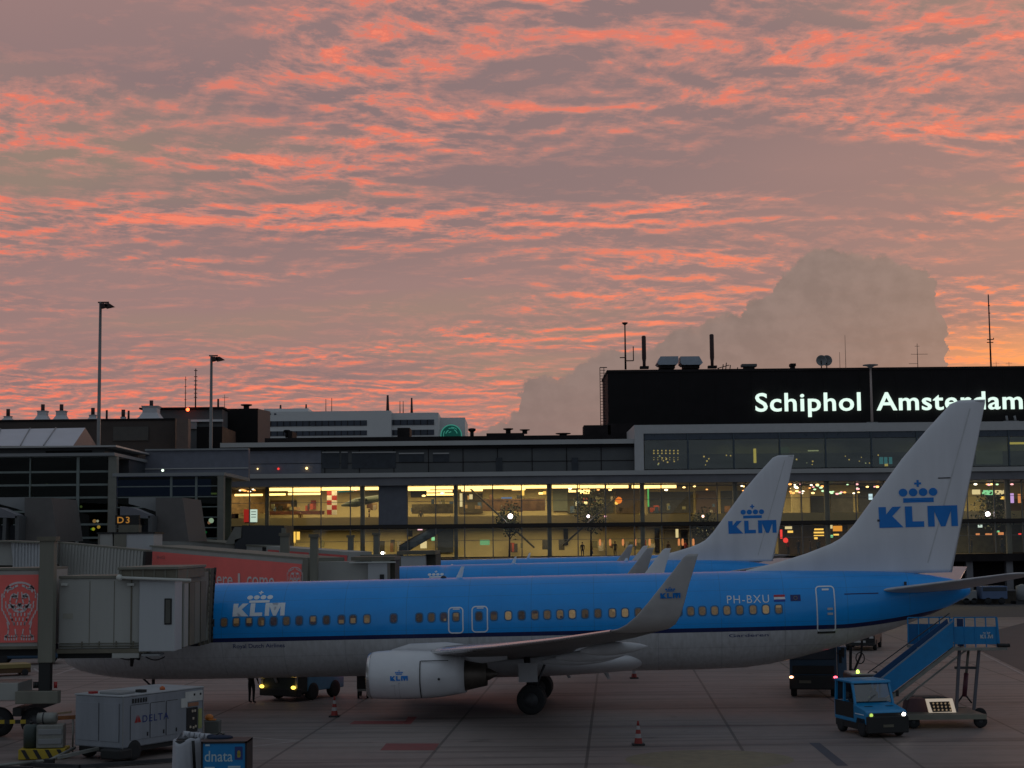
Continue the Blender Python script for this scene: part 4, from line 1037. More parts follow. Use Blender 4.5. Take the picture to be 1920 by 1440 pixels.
MB().tube(p0, p0 + (p1 - p0) * .4, .1, .5).tube(p0 + (p1 - p0) * .4, p1, .5, .35).build('hull', mat('model_dark_green', (.05, .07, .05), .4), k, world=True)
q = p0 + (p1 - p0) * .45; MB().box(q + Vector((.6, 1.2, .3)), (1.0, 5, .12)).build('wing', mat('model_dark_green', (.05, .07, .05), .4), k, world=True)
k = thing('model_aircraft', at(648, 919, YF + 4.5), 'small teal model plane hanging beside the chequered tower', 'model airplane')
p0, p1 = at(634, 922, YF + 4.5), at(662, 916, YF + 4.5); MB().tube(p0, p1, .2, .35).build('hull', mat('model_teal', (.03, .14, .18), .4), k, world=True)
MB().box((p0 + p1) / 2 + Vector((0, .3, .1)), (.7, 3, .1)).build('wing', mat('model_teal', (.03, .14, .18), .4), k, world=True)
# ---------------------------------------------------------------- gallery box with the long window band
YG = 178.
gx0, gx1 = at(1190, 840, YG).x, at(1990, 840, YG).x; gz0, gz1 = at(1190, 883, YG).z, at(1190, 797, YG).z
gal = thing('gallery_box', ((gx0 + gx1) / 2, YG, 0), 'pale-framed upper gallery with a dim window band under the black block', 'building')
P2 = lambda mb, name, m, parent=gal: mb.build(name, m, parent, world=True)
ix0 = at(1207, 840, YG).x; iz0, iz1 = at(1207, 880, YG).z, at(1207, 813, YG).z
P2(MB().bx(gx0, gx1, YG, YG + 12, iz1, gz1), 'top_frame', M_FRAMEW); P2(MB().bx(gx0, ix0, YG, YG + 12, gz0, iz1), 'side_frame', M_FRAMEW)
P2(MB().bx(ix0, gx1, YG + .1, YG + 12, gz0, iz0), 'sill', M_BLK)
P2(MB().bx(ix0, gx1, YG + 9, YG + 9.3, iz0, iz1), 'rear_wall', mat('gallery_wall', (.30, .28, .16), .8, var=.35, scale=.25))
P2(MB().bx(ix0, gx1, YG + 5.8, YG + 6, iz0, iz0 + 1.9), 'partition', M_DARKIN)
P2(MB().bx(ix0, gx1, YG + .5, YG + 9, iz1 - .25, iz1 - .02), 'ceiling', M_ICEIL)
gm = [1207] + [1290 + 86.1 * k for k in range(8)] + [1990]
for m_ in gm[1:-1]:
    x = at(m_, 850, YG).x; P2(MB().bx(x - .09, x + .09, YG + .05, YG + .3, iz0, iz1), 'mullion', mat('gallery_mullion', (.05, .07, .09), .5))
for a, b_ in zip(gm[:-1], gm[1:]):
    P2(MB().bx(at(a, 850, YG).x + .1, at(b_, 850, YG).x - .1, YG + .18, YG + .2, iz0, iz1 - .72), 'glass_pane', GL_B)
    P2(MB().bx(at(a, 850, YG).x + .1, at(b_, 850, YG).x - .1, YG + .16, YG + .2, iz1 - .68, iz1), 'upper_pane', mat('slate_blind', (.045, .06, .085), .3))
E_D = emis('gallery_pendant', (1., .55, .15), 1.5)
for r_, py in enumerate((845, 850, 858, 862)):
    for k in range(7):
        p = at(1226 + 7.5 * k, py, YG + 3); P2(MB().ball(p, .085 if r_ < 2 else .05, 8), 'pendant_lamp', E_D)
rs = random.Random(3)
for _ in range(26):
    p = at(rs.choice((rs.uniform(1310, 1375), rs.uniform(1490, 1525), rs.uniform(1560, 1670), rs.uniform(1225, 1270))), rs.uniform(853, 872), YG + 4); P2(MB().ball(p, rs.uniform(.05, .10), 8), 'pendant_lamp', E_D if rs.random() < .7 else E_C)
for p, m in (((1413, 1418, 841, 868), E_Y), ((1649, 1656, 857, 870), emis('teal_screen', (.12, .5, .6), .6)), ((1658, 1664, 857, 870), emis('teal_screen', (.12, .5, .6), .6)), ((1667, 1673, 857, 870), emis('teal_screen', (.12, .5, .6), .6)), ((1891, 1925, 829, 833), E_Y), ((1659, 1665, 869, 874), E_Y), ((1515, 1535, 844, 846), E_C), ((1460, 1480, 838, 850), emis('dim_green_screen', (.35, .45, .2), .12)), ((1830, 1880, 845, 870), emis('dim_olive_screen', (.4, .38, .2), .12))):
    P2(wbox(*p, YG + 4, .1), 'lit_display', m)
for xx in (30, 52, 74):
    l = bpy.data.lights.new('gallery_light', 'AREA'); l.size = 14; l.shape = 'RECTANGLE'; l.size_y = 4; l.energy = 170; l.color = (1., .82, .4)
    o = bpy.data.objects.new('gallery_light', l); C.objects.link(o); o.location = (xx, YG + 5.4, iz1 - .5)
# ---------------------------------------------------------------- black block and the lit name on it
YB = 200.
bx0, bx1 = at(1140, 740, YB).x, at(2060, 740, YB).x; bz1 = at(1140, 694, YB).z
blk = thing('black_tower_block', ((bx0 + bx1) / 2, YB, 0), 'tall windowless black block carrying the lit airport name', 'building')
MB().bx(bx0, bx1, YB, YB + 12, 0, bz1 - .3).build('wall', M_BLK, blk, world=True)
MB().bx(bx0 - .1, bx1, YB - .1, YB + 12, bz1 - .3, bz1).build('roof_edge', M_ROOF, blk, world=True)
rs = random.Random(8)
for k in range(16):
    xx = rs.uniform(bx0 + 2, bx0 + 56); w_, h_ = rs.uniform(.3, 1.6), rs.uniform(.12, .5); yy = YB + rs.uniform(3, 9); MB().bx(xx, xx + w_, yy, yy + 1, bz1, bz1 + h_).build('rooftop_box', M_ROOF if k % 3 else M_CLAD2, blk, world=True)
for k in range(1, 14):
    xx = bx0 + k * 4.4; MB().bx(xx - .03, xx + .03, YB - .03, YB + .02, 17, bz1 - .3).build('panel_joint', M_ROOF, blk, world=True)
sg = thing('airport_name_sign', (*at(1650, 760, YB).xy, at(1650, 775, YB).z), 'glowing white airport name in two words across the black block', 'sign')
def sign_word(w_, px0, px1, ytop, ybase):
    """letters one by one; ytop/ybase = pixel rows of the ascender and the baseline"""
    bm, bb = text_poly(w_, .012, spacing=1.08); fb, fbb = text_poly('h', .012)
    x0, x1 = at(px0, ybase, YB).x, at(px1, ybase, YB).x
    pm = (px0 + px1) / 2; zb, zt = at(pm, ybase, YB).z, at(pm, ytop, YB).z
    k = (zt - zb) / fbb[3]; kx = (x1 - x0) / (bb[1] - bb[0]); bm.free(); fb.free()
    # advance widths by measuring prefixes
    for i, ch in enumerate(w_):
        pre, pb = text_poly(w_[:i + 1], .012, spacing=1.08); pre.free()
        one, ob = text_poly(ch, .012)
        for v in one.verts: v.co = Vector((x0 + (pb[1] - (ob[1] - v.co.x) - bb[0]) * kx, YB - .45, zb + v.co.y * k))
        m = MB(); m.b.free(); m.b = one; extrude_bm(m, (0, .25, 0)); m.build('letter', E_SIGN, sg, world=True)
sign_word('Schiphol', 1416, 1613, 737, 770.5)
sign_word('Amsterdam', 1643, 1916, 735, 768)
M_ANT = mat('mast_steel', (.05, .03, .03), .6, .3)
M_FUN = mat('funnel_dark', (.045, .02, .02), .7)
# ---- roof equipment on the black block (each thing by itself)
def mast(px, py0, py1, Y, label, r=.09, cat='antenna mast', name='antenna_mast', arms=(), rt=None, extra=None, group='antennas on the rooftops', m=M_ANT, zbase=None):
    b0 = at(px, py0, Y); t0 = at(px, py1, Y); z0 = b0.z if zbase is None else zbase
    o = thing(name, (b0.x, Y, z0), label, cat, group=group); H = t0.z - z0
    MB().tube((0, 0, -.05), (0, 0, H), r, rt or r * .6, 8).build('pole', m, o)
    for (f, l0, l1, up) in arms:
        b = MB().tube((l0, 0, H * f), (l1, 0, H * f), r * .5, n=6)
        if up: b.tube((l1, 0, H * f), (l1, 0, H * f + up), r * .5, n=6)
        b.build('cross_arm', m, o)
    if extra: extra(o, H)
    return o
def vtop(o, H): MB().lathe([(.05, -.3), (.38, 0), (.38, .08), (.05, .08)], (0, 0, H), 'z', 10).build('antenna_head', M_ANT, o)
YR = YB + 4
mast(1173, 692, 606, YR, 'tall mast with a funnel-shaped head at the block\'s left end', .13, arms=((.25, -.7, .0, 0), (.18, 0, 1.0, 1.8)), extra=vtop)
for i in range(1): pass
def chimney(px, py0, py1, Y, label, r=.27):
    b0 = at(px, py0, Y); t0 = at(px, py1, Y); o = thing('roof_chimney', (b0.x, Y, b0.z), label, 'chimney', group='slim chimneys on the black block'); H = t0.z - b0.z
    MB().lathe([(r * .7, -.1), (r * .75, H * .2), (r, H * .3), (r, H), (r * .6, H + .1)], (0, 0, 0), 'z', 14).build('flue', M_FUN, o); MB().box((0, 0, .05), (r * 4, 1, .3)).build('base', M_ROOF, o)
chimney(1208, 690, 631, YR, 'slim dark chimney left of the pair of silver roof units'); chimney(1335.5, 689, 628, YR, 'slim dark chimney right of the pair of silver roof units')
M_SILV = mat('galvanised_housing', (.34, .38, .44), .45, .3, var=.1)
for i, (a, b_) in enumerate(((1232, 1272), (1276, 1318))):
    s_ = span(a, b_, 668, 689, YR); o = thing('ventilation_unit', ((s_[0] + s_[1]) / 2, YR, s_[2]), ('left' if i == 0 else 'right') + ' one of two adjoining silver ventilation housings', 'ventilation unit', group='silver ventilation housings')
    W_ = (s_[1] - s_[0]); H = s_[3] - s_[2]; l = -W_ / 2; e0 = .45 if i == 0 else 0; e1 = 0 if i == 0 else .45
    MB().prism([(l + e0, H), (-l - e1, H), (-l, H * .42), (-l - .25, H * .25), (l + .25, H * .25), (l, H * .42)], 0, 3, 'y').build('hood', M_SILV, o)
    MB().bx(l + .4, -l - .4, .3, 2.7, -.05, H * .25).build('plinth', M_ROOF, o)
for px, label, k in ((1404, 'dark box-shaped roof unit right of the second chimney', 0), (1486, 'small dark roof unit left of the two dishes', 1)):
    p = at(px, 690, YR); o = thing('roof_unit', (p.x, YR, bz1), label, 'ventilation unit'); W_ = 1.9 if k == 0 else .7
    MB().box((0, 0, .35), (W_ * .7, 1, .7)).build('plinth', M_ROOF, o); MB().box((0, 0, .8), (W_, 1.2, .35), bev=.05).build('hood', M_CLAD2 if k == 0 else M_BLK, o)
o = thing('pipework', (at(1360, 690, YR).x, YR, bz1), 'jumble of thin pipes and rails on the black block', 'pipes')
for k, (a, z_) in enumerate(((-1, .5), (-.4, 1.0), (0, 1.2), (.5, .9), (1.4, .6))): MB().tube((a, 0, 0), (a + .15, 0, z_), .06).build('pipe', M_BLK, o)
MB().tube((-1, 0, .5), (.5, 0, .9), .05).build('pipe', M_BLK, o)
for k, (px, d) in enumerate(((1540, 0), (1550, .7))):
    p = at(px, 676, YR + d); o = thing('satellite_dish', (p.x, p.y, bz1), ('nearer left' if k == 0 else 'right-hand') + ' grey dish of the pair seen from behind', 'satellite dish', group='pair of roof dishes')
    MB().lathe([(.02, .25), (.5, .1), (.68, -.1), (.66, -.12), (.48, .06), (.02, .2)], (0, 0, p.z - bz1), 'y', 20).build('dish', M_CLAD, o); MB().tube((0, 0, 0), (0, .1, p.z - bz1), .07).build('stand', M_BLK, o)
for px, py, lb in ((1586, 628, 'thin whip antenna right of the dishes, taller one'), (1575, 660, 'short thin whip antenna beside the dishes')): mast(px, 690, py, YR, lb, .035, zbase=bz1)
mast(1721, 688, 644, YR, 'small cross-armed aerial right of the floodlight pole', .05, arms=((.6, -.8, .0, 0), (.6, 0, 1.3, 0), (.25, -1.1, 0, .7), (.9, -.3, .3, 0)), zbase=bz1)
mast(1858, 684, 552, YR, 'tall lattice mast at the right end of the black block', .12, arms=((.36, -.4, .4, 0), (.40, -.35, .45, .2), (.75, -.1, .15, 0), (.85, -.1, .15, 0)), zbase=bz1)
for k, xx in enumerate((1868, 1892)):
    mast(xx, 687, 678, YR, ('left' if k == 0 else 'right') + ' low aerial beside the tall lattice mast', .03, arms=((.8, -.4, .4, 0),), zbase=bz1)
# caged ladder on the left wall of the block
o = thing('roof_ladder', (at(1131, 740, YB).x, YB + 1, at(1131, 800, YB).z), 'caged steel ladder climbing the black block\'s left edge', 'ladder')
xa, xb = at(1126, 740, YB).x, at(1138, 740, YB).x; za, zb = at(1131, 800, YB).z, at(1131, 688, YB).z
for x in (xa, (xa + xb) / 2 + .1): MB().bx(x - .04, x + .04, YB + .6, YB + .68, za, zb).build('rail', M_FUN, o, world=True)
for k in range(22):
    z_ = za + (zb - za) * k / 21; MB().bx(xa, xb - .1 if k % 3 else xb, YB + .6, YB + .66, z_ - .03, z_ + .03).build('rung', M_FUN, o, world=True)
MB().bx(xa, xb + .1, YB + .6, YB + .7, zb - .05, zb + .05).build('top_rail', M_FUN, o, world=True)
# ---------------------------------------------------------------- long low roof behind the pier
def block(name, px0, px1, py0, py1, Y, dep, m, label, cat='building', z0=0):
    x0, x1, _, z1 = span(px0, px1, py0, py1, Y); o = thing(name, ((x0 + x1) / 2, Y, z0), label, cat)
    MB().bx(x0, x1, Y, Y + dep, z0, z1).build('wall', m, o, world=True); return o, (x0, x1, z1)
lo, (x0, x1, z1) = block('low_dark_building', 496, 1192, 818, 1000, 192, 20, M_ROOF, 'long dark flat-roofed building just behind the pier')
for p in ((912, 983, 812, 820), (1095, 1145, 797, 818), (1140, 1192, 794, 830), (745, 768, 802, 820), (540, 548, 808, 818)):
    s_ = span(*p, 193); MB().bx(s_[0], s_[1], 193, 197, s_[2] - .5, s_[3]).build('rooftop_box', M_ROOF, lo, world=True)
for k in range(1, 9):
    s_ = span(600 + 60 * k, 601 + 60 * k, 822, 834, 191.95); MB().bx(s_[0], s_[0] + .06, 191.9, 192.02, s_[2], s_[3]).build('wall_joint', M_BLK, lo, world=True)
zl = z1
def roof_vent(px, pyt, pyb, Y, label, w_=.5, m=M_BLK, group='mushroom vents on the rooftops'):
    p = at(px, pyb, Y); H = at(px, pyt, Y).z - p.z; o = thing('roof_vent', (p.x, Y, p.z), label, 'roof vent', group=group)
    MB().tube((0, 0, -.1), (0, 0, H * .6), w_ * .5, n=10).build('stem', m, o); MB().lathe([(w_ * .4, 0), (w_, H * .2), (w_, H * .4), (w_ * .5, H * .45)], (0, 0, H * .55), 'z', 12).build('cap', m, o)
roof_vent(953, 803, 812, 194, 'left mushroom vent of the two on the low roof box', .6); roof_vent(984, 805, 812, 194, 'right mushroom vent of the two on the low roof box', .6)
roof_vent(885, 803, 820, 194, 'stubby dark vent right of the round green emblem', .45); roof_vent(1056, 812, 819, 194, 'flat dark vent alone in the middle of the low roof', .9)
roof_vent(538, 806, 819, 194, 'small dark vent in front of the white office block', .4); roof_vent(462, 758, 767, 216, 'mushroom vent on the dark cube building', .75)
# ---------------------------------------------------------------- white office block
YO = 262.
of = thing('office_building', (at(680, 800, YO).x, YO, 0), 'white office block with dark ribbon windows', 'building')
M_OFF = mat('white_render', (.66, .66, .66), .8, var=.05, scale=.2); M_OFW = mat('ribbon_window', (.035, .045, .07), .3, var=.4, scale=.3)
s1 = span(495, 733, 771, 830, YO); s2 = span(733, 822, 774, 830, YO + 2); s3 = span(822, 872, 783, 830, YO + 8)
MB().bx(s1[0], s1[1], YO, YO + 25, 0, s1[3]).build('wall', M_OFF, of, world=True); MB().bx(s2[0], s2[1], YO + 2, YO + 25, 0, s2[3]).build('wall', M_OFF, of, world=True)
MB().bx(s3[0], s3[1], YO + 8, YO + 25, 0, s3[3]).build('wing', M_OFF, of, world=True)
s_ = span(495, 578, 766, 772, YO + 3); MB().bx(s_[0], s_[1], YO + 3, YO + 20, s_[2] - .5, s_[3]).build('penthouse', M_OFF, of, world=True)
for (a, b_, c, d, yy) in ((496, 688, 789, 799, YO), (496, 688, 808, 817, YO), (726, 814, 787, 797, YO + 2), (726, 814, 806, 816, YO + 2)):
    s_ = span(a, b_, c, d, yy); w_ = MB().bx(s_[0], s_[1], yy - .08, yy + .02, s_[2], s_[3]).build('window_band', M_OFW, of, world=True)
    n_ = int((b_ - a) / 12)
    for k in range(1, n_):
        x = s_[0] + (s_[1] - s_[0]) * k / n_; MB().bx(x - .06, x + .06, yy - .14, yy - .07, s_[2], s_[3]).build('window_post', M_ROOF, w_, world=True)
for a in (498, 504, 514):
    s_ = span(a, a + 4, 775, 778, YO); MB().bx(s_[0], s_[1], YO - .06, YO + .02, s_[2], s_[3]).build('small_window', M_OFW, of, world=True)
for k, (px, py, r_, lb) in enumerate(((727, 741, .28, 'thick dark antenna, left one on the white office block'), (772, 746, .22, 'thick antenna at the right on the white office block'), (756, 752, .08, 'thin antenna beside the thick right one'), (750, 752, .08, 'thin antenna left of the thinnest pair'), (622, 746, .07, 'thin lattice aerial over the office block, right of two'), (611, 748, .07, 'thin lattice aerial over the office block, left of two'),
                                      (574, 758, .2, 'stubby vent pipe beside the aerials'), (526, 759, .22, 'stubby pipe at the office block\'s left'))):
    mast(px, 774, py, YO + 5, lb, r_)
# round glowing emblem on the office wing
e = thing('round_emblem', (at(845, 815, YO + 4).x, YO + 4, at(845, 830, YO).z), 'round teal glowing emblem half hidden behind the low roof', 'sign'); cc = at(846, 816, YO + 4)
E_T = emis('teal_neon', (.12, .65, .5), .30); M_TB = mat('emblem_back', (.01, .07, .06), .5, emit=(.0, .25, .18), estr=.12)
MB().lathe([(.01, 0), (1.75, 0), (1.75, .3), (.01, .3)], cc, 'y', 32, smooth=False).build('back_disc', M_TB, e, world=True)
b = MB(); rr = [[(cc.x + r_ * math.cos(a), cc.y - .08, cc.z + r_ * math.sin(a)) for a in [2 * PI * k / 40 for k in range(40)]] for r_ in (1.58, 1.76)]; b.loft(rr, caps=False); b.build('outer_ring', E_T, e, world=True)
for (a0, r_, w_) in ((.3, 1.0, .14), (1.2, 1.15, .12), (2.1, .9, .14), (1.6, .55, .12), (.8, 1.3, .1), (2.6, 1.25, .12)):
    pl = [(cc.x + r_ * math.cos(a0 + t * .12), cc.z + r_ * math.sin(a0 + t * .12)) for t in range(7)]; b = MB()
    for q in ribbon(pl, w_): b.quad([(x, cc.y - .1, z) for x, z in q])
    b.build('neon_stroke', E_T, e, world=True, keepn=True)
# ---------------------------------------------------------------- left-hand rooftops
lb_, _ = block('dark_hangar', -60, 328, 787, 1000, 190, 3, mat('dark_brown_wall', (.055, .042, .038), .8, var=.3, scale=.3), 'low dark brown building behind the left terminal')
MB().bx(*span(-60, 328, 787, 790, 190)[:2], 189.9, 193.5, *[v + .0 for v in (span(-60, 328, 789, 790, 190)[2], span(-60, 328, 786, 787, 190)[3])]).build('roof_edge', M_BLK, lb_, world=True)
s_ = span(212, 278, 800, 826, 189.8); MB().bx(s_[0], s_[1], 189.85, 190.02, s_[2], s_[3]).build('wall_panel', mat('dark_panel', (.075, .07, .065), .7), lb_, world=True)
block('stair_tower', 330, 352, 785, 1000, 188, 1.5, mat('brown_tower', (.13, .095, .085), .8), 'narrow brown stair tower between the dark buildings')
ob, _ = block('rooftop_plant_room', 296, 416, 768, 1000, 208, 4, M_CLAD2, 'grey rooftop plant room with a red obstruction light')
s_ = span(262, 420, 764, 767, 207.9); MB().bx(s_[0], s_[1], 207.5, 212.5, s_[2], s_[3]).build('roof_edge', M_ROOF, ob, world=True)
s_ = span(350, 416, 786, 790, 207); MB().bx(s_[0], s_[1], 207.5, 208, s_[2], s_[3]).build('pale_ledge', M_OFF, ob, world=True)
s_ = span(352, 369, 790, 804, 207.6); MB().bx(s_[0], s_[1], 207.6, 208, s_[2], s_[3]).build('pale_panel', M_CLAD, ob, world=True)
MB().ball(at(352, 768, 206.8), .22, 10).build('obstruction_light', emis('obstruction_red', (1., .10, .03), 6.), ob, world=True)
cb, _ = block('dark_cube_building', 415, 483, 766, 1000, 214, 5, M_BLK, 'black cube-shaped building left of the white office block')
s_ = span(483, 496, 766, 818, 214); MB().quad([(s_[0], 214, s_[2] - 8), (s_[1], 219, s_[2] - 8), (s_[1], 219, s_[3]), (s_[0], 214, s_[3])]).build('side_wall', mat('brown_side', (.16, .115, .10), .8), cb, world=True)
block('dark_annex', 368, 416, 800, 1000, 200, 10, M_BLK, 'low black annex beside the cube-shaped building')
# tent-shaped skylights
M_TENT = mat('white_membrane', (.55, .54, .56), .7, var=.05)
def tent(px0, px1, pyt, pyb, Y, label):
    p0, p1 = at(px0, pyb, Y), at(px1, pyb, Y); W_ = p1.x - p0.x; H = at((px0 + px1) / 2, pyt, Y).z - p0.z; o = thing('tent_skylight', ((p0.x + p1.x) / 2, Y, p0.z), label, 'skylight', group='tent-shaped skylights on the left roof')
    pr = [(W_ / 2, -.1), (W_ * .36, H * .22), (W_ * .27, H * .5), (W_ * .27, H * .82), (W_ * .32, H)]
    MB().lathe(pr, (0, 0, 0), 'z', 4, smooth=False).xf(Matrix.Rotation(PI / 4, 4, 'Z') @ Matrix.Scale(1.25, 4)).build('membrane', M_TENT, o)
    MB().tube((0, 0, H * 1.1), (0, 0, H * 1.1 + .9), .22, n=10).build('vent_stack', M_FUN, o)
for q in ((2, 28, 782, 788, 191, 'low tent-shaped skylight at the far left'), (63, 97, 774, 788, 191, 'pointed tent skylight, left one of the twin pair'), (98, 132, 774, 788, 191, 'pointed tent skylight, right one of the twin pair'), (162, 186, 780, 788, 191, 'small low tent skylight just left of the tall floodlight pole'), (222, 240, 783, 788, 191, 'smallest flat skylight right of the tall floodlight pole'), (255, 312, 767, 788, 196, 'largest tent skylight beside the plant room')):
    tent(*q)
for px, py, lb in ((200, 769, 'thin dark pipe right of the tall pole'), (241, 770, 'thin dark pipe left of the largest tent skylight'), (409, 748, 'dark pipe right of the shorter floodlight pole')): mast(px, 788 if px < 300 else 765, py, 192 if px < 300 else 210, lb, .13, 'pipe', 'vent_pipe', rt=.13)
mast(366.5, 768, 691, 212, 'lattice radio mast, taller one beside the shorter floodlight pole', .10, arms=tuple((f, -.22, .22, 0) for f in (.3, .4, .5, .6, .7, .8, .95)))
mast(347.5, 768, 706, 212, 'thin radio mast, shorter one left of the shorter floodlight pole', .06, arms=tuple((f, -.15, .15, 0) for f in (.3, .5, .7, .9)))
mast(421, 768, 740, 212, 'small Y-shaped aerial above the dark cube building', .04, arms=((.8, -.3, .5, .0),))
# ---------------------------------------------------------------- floodlight poles
M_POLE = mat('galvanised_pole', (.20, .20, .20), .5, .4)
def flood(px, pyt, Y, label, W_=2.0):
    t0 = at(px, pyt, Y); o = thing('floodlight_pole', (t0.x, Y, 0), label, 'light pole', group='tall apron floodlight poles')
    MB().tube((0, 0, 0), (0, 0, t0.z), .26, .13, 12).build('pole', M_POLE, o)
    MB().bar((-.25, 0, t0.z), (W_ * .42, 0, t0.z), .13).build('head_frame', M_FUN, o)
    for k, dx in enumerate((.35, .85)):
        b = MB().prism([(dx - .25, -.62), (dx + .55, -.45), (dx + .1, -.15), (dx - .3, -.17)], -.5, .3, 'y'); b.xf(Matrix.Translation((0, 0, t0.z))).build('floodlight', M_FUN, o)
    return o
flood(188.5, 567, 162, 'tallest floodlight pole, at the left'); flood(396.5, 667, 172, 'shorter floodlight pole, second from the left', 1.6)
t0 = at(1632, 686, 180); zb = gz1; o = thing('floodlight_pole', (t0.x, 180, zb), 'slim pale pole standing on the gallery roof between the two sign words', 'light pole', group='tall apron floodlight poles')
MB().tube((0, 0, 0), (0, 0, t0.z - zb), .15, .10, 10).build('pole', mat('pale_pole', (.42, .33, .30), .5), o); MB().lathe([(.1, -.25), (.5, 0), (.85, .04), (.85, .12), (.1, .16)], (0, 0, t0.z - zb), 'z', 14).build('lamp_head', M_CLAD, o); MB().box((0, 0, .1), (1.2, .4, .2)).build('base', M_CLAD, o)
o = thing('roof_camera', (at(1896, 795, 180).x, 180, gz1), 'small twin-headed device on the gallery roof right of the near fin', 'camera'); MB().box((0, 0, .1), (1.6, .4, .18)).build('base', M_CLAD, o)
for s in (-.4, .5): MB().tube((s, 0, .1), (s - .1, 0, .75), .12).build('camera_head', M_CLAD, o)
# ---------------------------------------------------------------- left terminal with curtain wall
YL = 150.
lt = thing('left_terminal', (at(100, 900, YL).x, YL, 0), 'nearer glass-fronted terminal wing at the left edge', 'terminal building')
PL = lambda mb, name, m, parent=lt: mb.build(name, m, parent, world=True)
lx0, lx1, lx2 = at(-60, 940, YL).x, at(212, 940, YL).x, at(412, 940, YL).x
z_t = at(100, 856, YL).z; z_t2 = at(310, 893, YL).z
PL(MB().bx(lx0, lx1, YL + .6, YL + 14, 0, .5), 'floor', M_IFLO); PL(MB().bx(lx0, lx2, YL + 6, YL + 6.3, 0, z_t2), 'rear_wall', mat('dim_green_wall', (.10, .12, .085), .8, var=.5, scale=.3)); PL(MB().bx(lx0, lx1, YL + 6, YL + 14, z_t2, z_t), 'upper_rear_wall', M_DARKIN)
PL(MB().bx(lx0, lx1 + .2, YL - .6, YL + 14, z_t, z_t + .28), 'roof_edge', M_CLAD)
PL(MB().bx(lx0, at(195, 850, YL).x, YL + .2, YL + 14, z_t + .28, at(100, 840, YL).z), 'roof_wall', M_CLAD2)
PL(MB().bx(lx0, at(222, 840, YL).x, YL - .9, YL + 14, at(100, 840, YL).z, at(100, 837, YL).z), 'roof_lip', M_FASC)
s_ = span(86, 172, 845, 853, YL + .1); PL(MB().bx(s_[0], s_[1], YL + .05, YL + .25, s_[2], s_[3]), 'louvre', M_BLK)
PL(MB().bx(lx1, lx2 + .5, YL - .4, YL + 14, z_t2, z_t2 + .3), 'roof_edge', M_CLAD)
PL(MB().bx(lx1, lx2 + .5, YL + 13, YL + 14, z_t2 + .3, at(310, 844, YL + 13).z), 'parapet', mat('reflected_slate_blue', (.15, .155, .19), .6))  # bluish reflection over this band painted into the wall colour
PL(MB().bx(lx1, lx2 + .5, YL + 12.7, YL + 14, at(310, 845, YL + 13).z, at(310, 842, YL + 13).z), 'parapet_cap', M_CLAD)
PL(MB().bx(lx1, lx2 + .5, YL + 12.9, YL + 13.0, at(310, 880, YL + 13).z, at(310, 878, YL + 13).z), 'handrail', M_FASC)
# end column between the wings, thick columns
for a, b_ in ((204, 219), (409, 420)):
    xa, xb = at(a, 950, YL).x, at(b_, 950, YL).x; PL(MB().bx(xa, xb, YL - .35, YL + .6, 0, (z_t if a < 300 else z_t2)), 'column', M_COL)
rows = [856, 885, 909.5, 933.5, 959, 984, 1009]
for k, py in enumerate(rows):
    z_ = at(100, py, YL).z; PL(MB().bx(lx0, at(204, 950, YL).x, YL - .1, YL + .05, z_ - .09, z_ + .09), 'glazing_bar', M_MULG)
rows2 = [912, 932, 951, 970.5, 990, 1010]
for py in rows2:
    z_ = at(310, py, YL).z; PL(MB().bx(at(219, 950, YL).x, at(409, 950, YL).x, YL - .06, YL + .05, z_ - .05, z_ + .05), 'glazing_bar', M_MULG)
for a in (-20, 56, 146): x = at(a, 950, YL).x; PL(MB().bx(x - .13 if a == 146 else x - .05, x + .13 if a == 146 else x + .05, YL - .16, YL + .06, 0, z_t), 'mullion', M_MULG)
for a in (321, 368): x = at(a, 950, YL).x; PL(MB().bx(x - .10, x + .10, YL - .12, YL + .06, 0, z_t2), 'mullion', M_MULG)
for a, b_ in zip([-60, -20, 56, 146], [-20, 56, 146, 204]): PL(MB().bx(at(a, 950, YL).x + .14, at(b_, 950, YL).x - .14, YL, YL + .02, 0, z_t), 'glass_pane', GL_L)
for a, b_ in zip([219, 321, 368], [321, 368, 409]): PL(MB().bx(at(a, 950, YL).x + .11, at(b_, 950, YL).x - .11, YL, YL + .02, 0, z_t2 - .02), 'glass_pane', GL_L)
s_ = span(222, 395, 893, 930, YL + 1.5); PL(MB().bx(s_[0], s_[1], YL + 1.5, YL + 1.7, s_[2], s_[3] - .3), 'blue_glow', emis('blue_reflection_glow', (.05, .10, .42), .32))  # glowing panel added in place of blue light reflections in the glass
for (px, py, r_, c, st) in ((177, 977, .17, (1, .35, .15), 6), (183, 977, .12, (1, .6, .5), 8), (185, 988, .16, (1, .4, .08), 8), (175, 992, .15, (1, .6, .05), 7), (172, 992, .1, (.3, 1, .2), 2), (200, 983, .10, (.9, 1, .3), 3), (396, 976, .24, (1, .85, .75), 7), (392, 980, .15, (1, .3, .2), 5), (385, 998, .14, (.1, .9, .3), 1.4), (305, 882, .12, (.8, 1, .8), 2), (125, 988, .08, (.7, 1, .8), 2), (152, 950, .12, (.9, .9, .3), 1.0), (88, 909, .10, (1, .8, .4), 1.5)):
    PL(MB().ball(at(px, py, YL + 2.0), r_, 10), 'hall_lamp', emis('hall_lamp_%d_%d' % (px, py), c, st))
for a, b_ in ((370, 406),): strip_ = span(a, b_, 924, 927, YL + 3); PL(MB().bx(strip_[0], strip_[1], YL + 3, YL + 3.2, strip_[2], strip_[3]), 'strip_light', emis('olive_strip', (.9, .9, .3), .9))
for (px, py, r_) in ((430, 879, .1), (443, 879, .1), (456, 879, .14), (483, 879, .08), (522, 879, .13), (575, 878, .13)):
    P(MB().ball(at(px, py, YF + 3.7), r_, 8), 'terrace_lamp', E_SPOT if px != 522 else E_R)
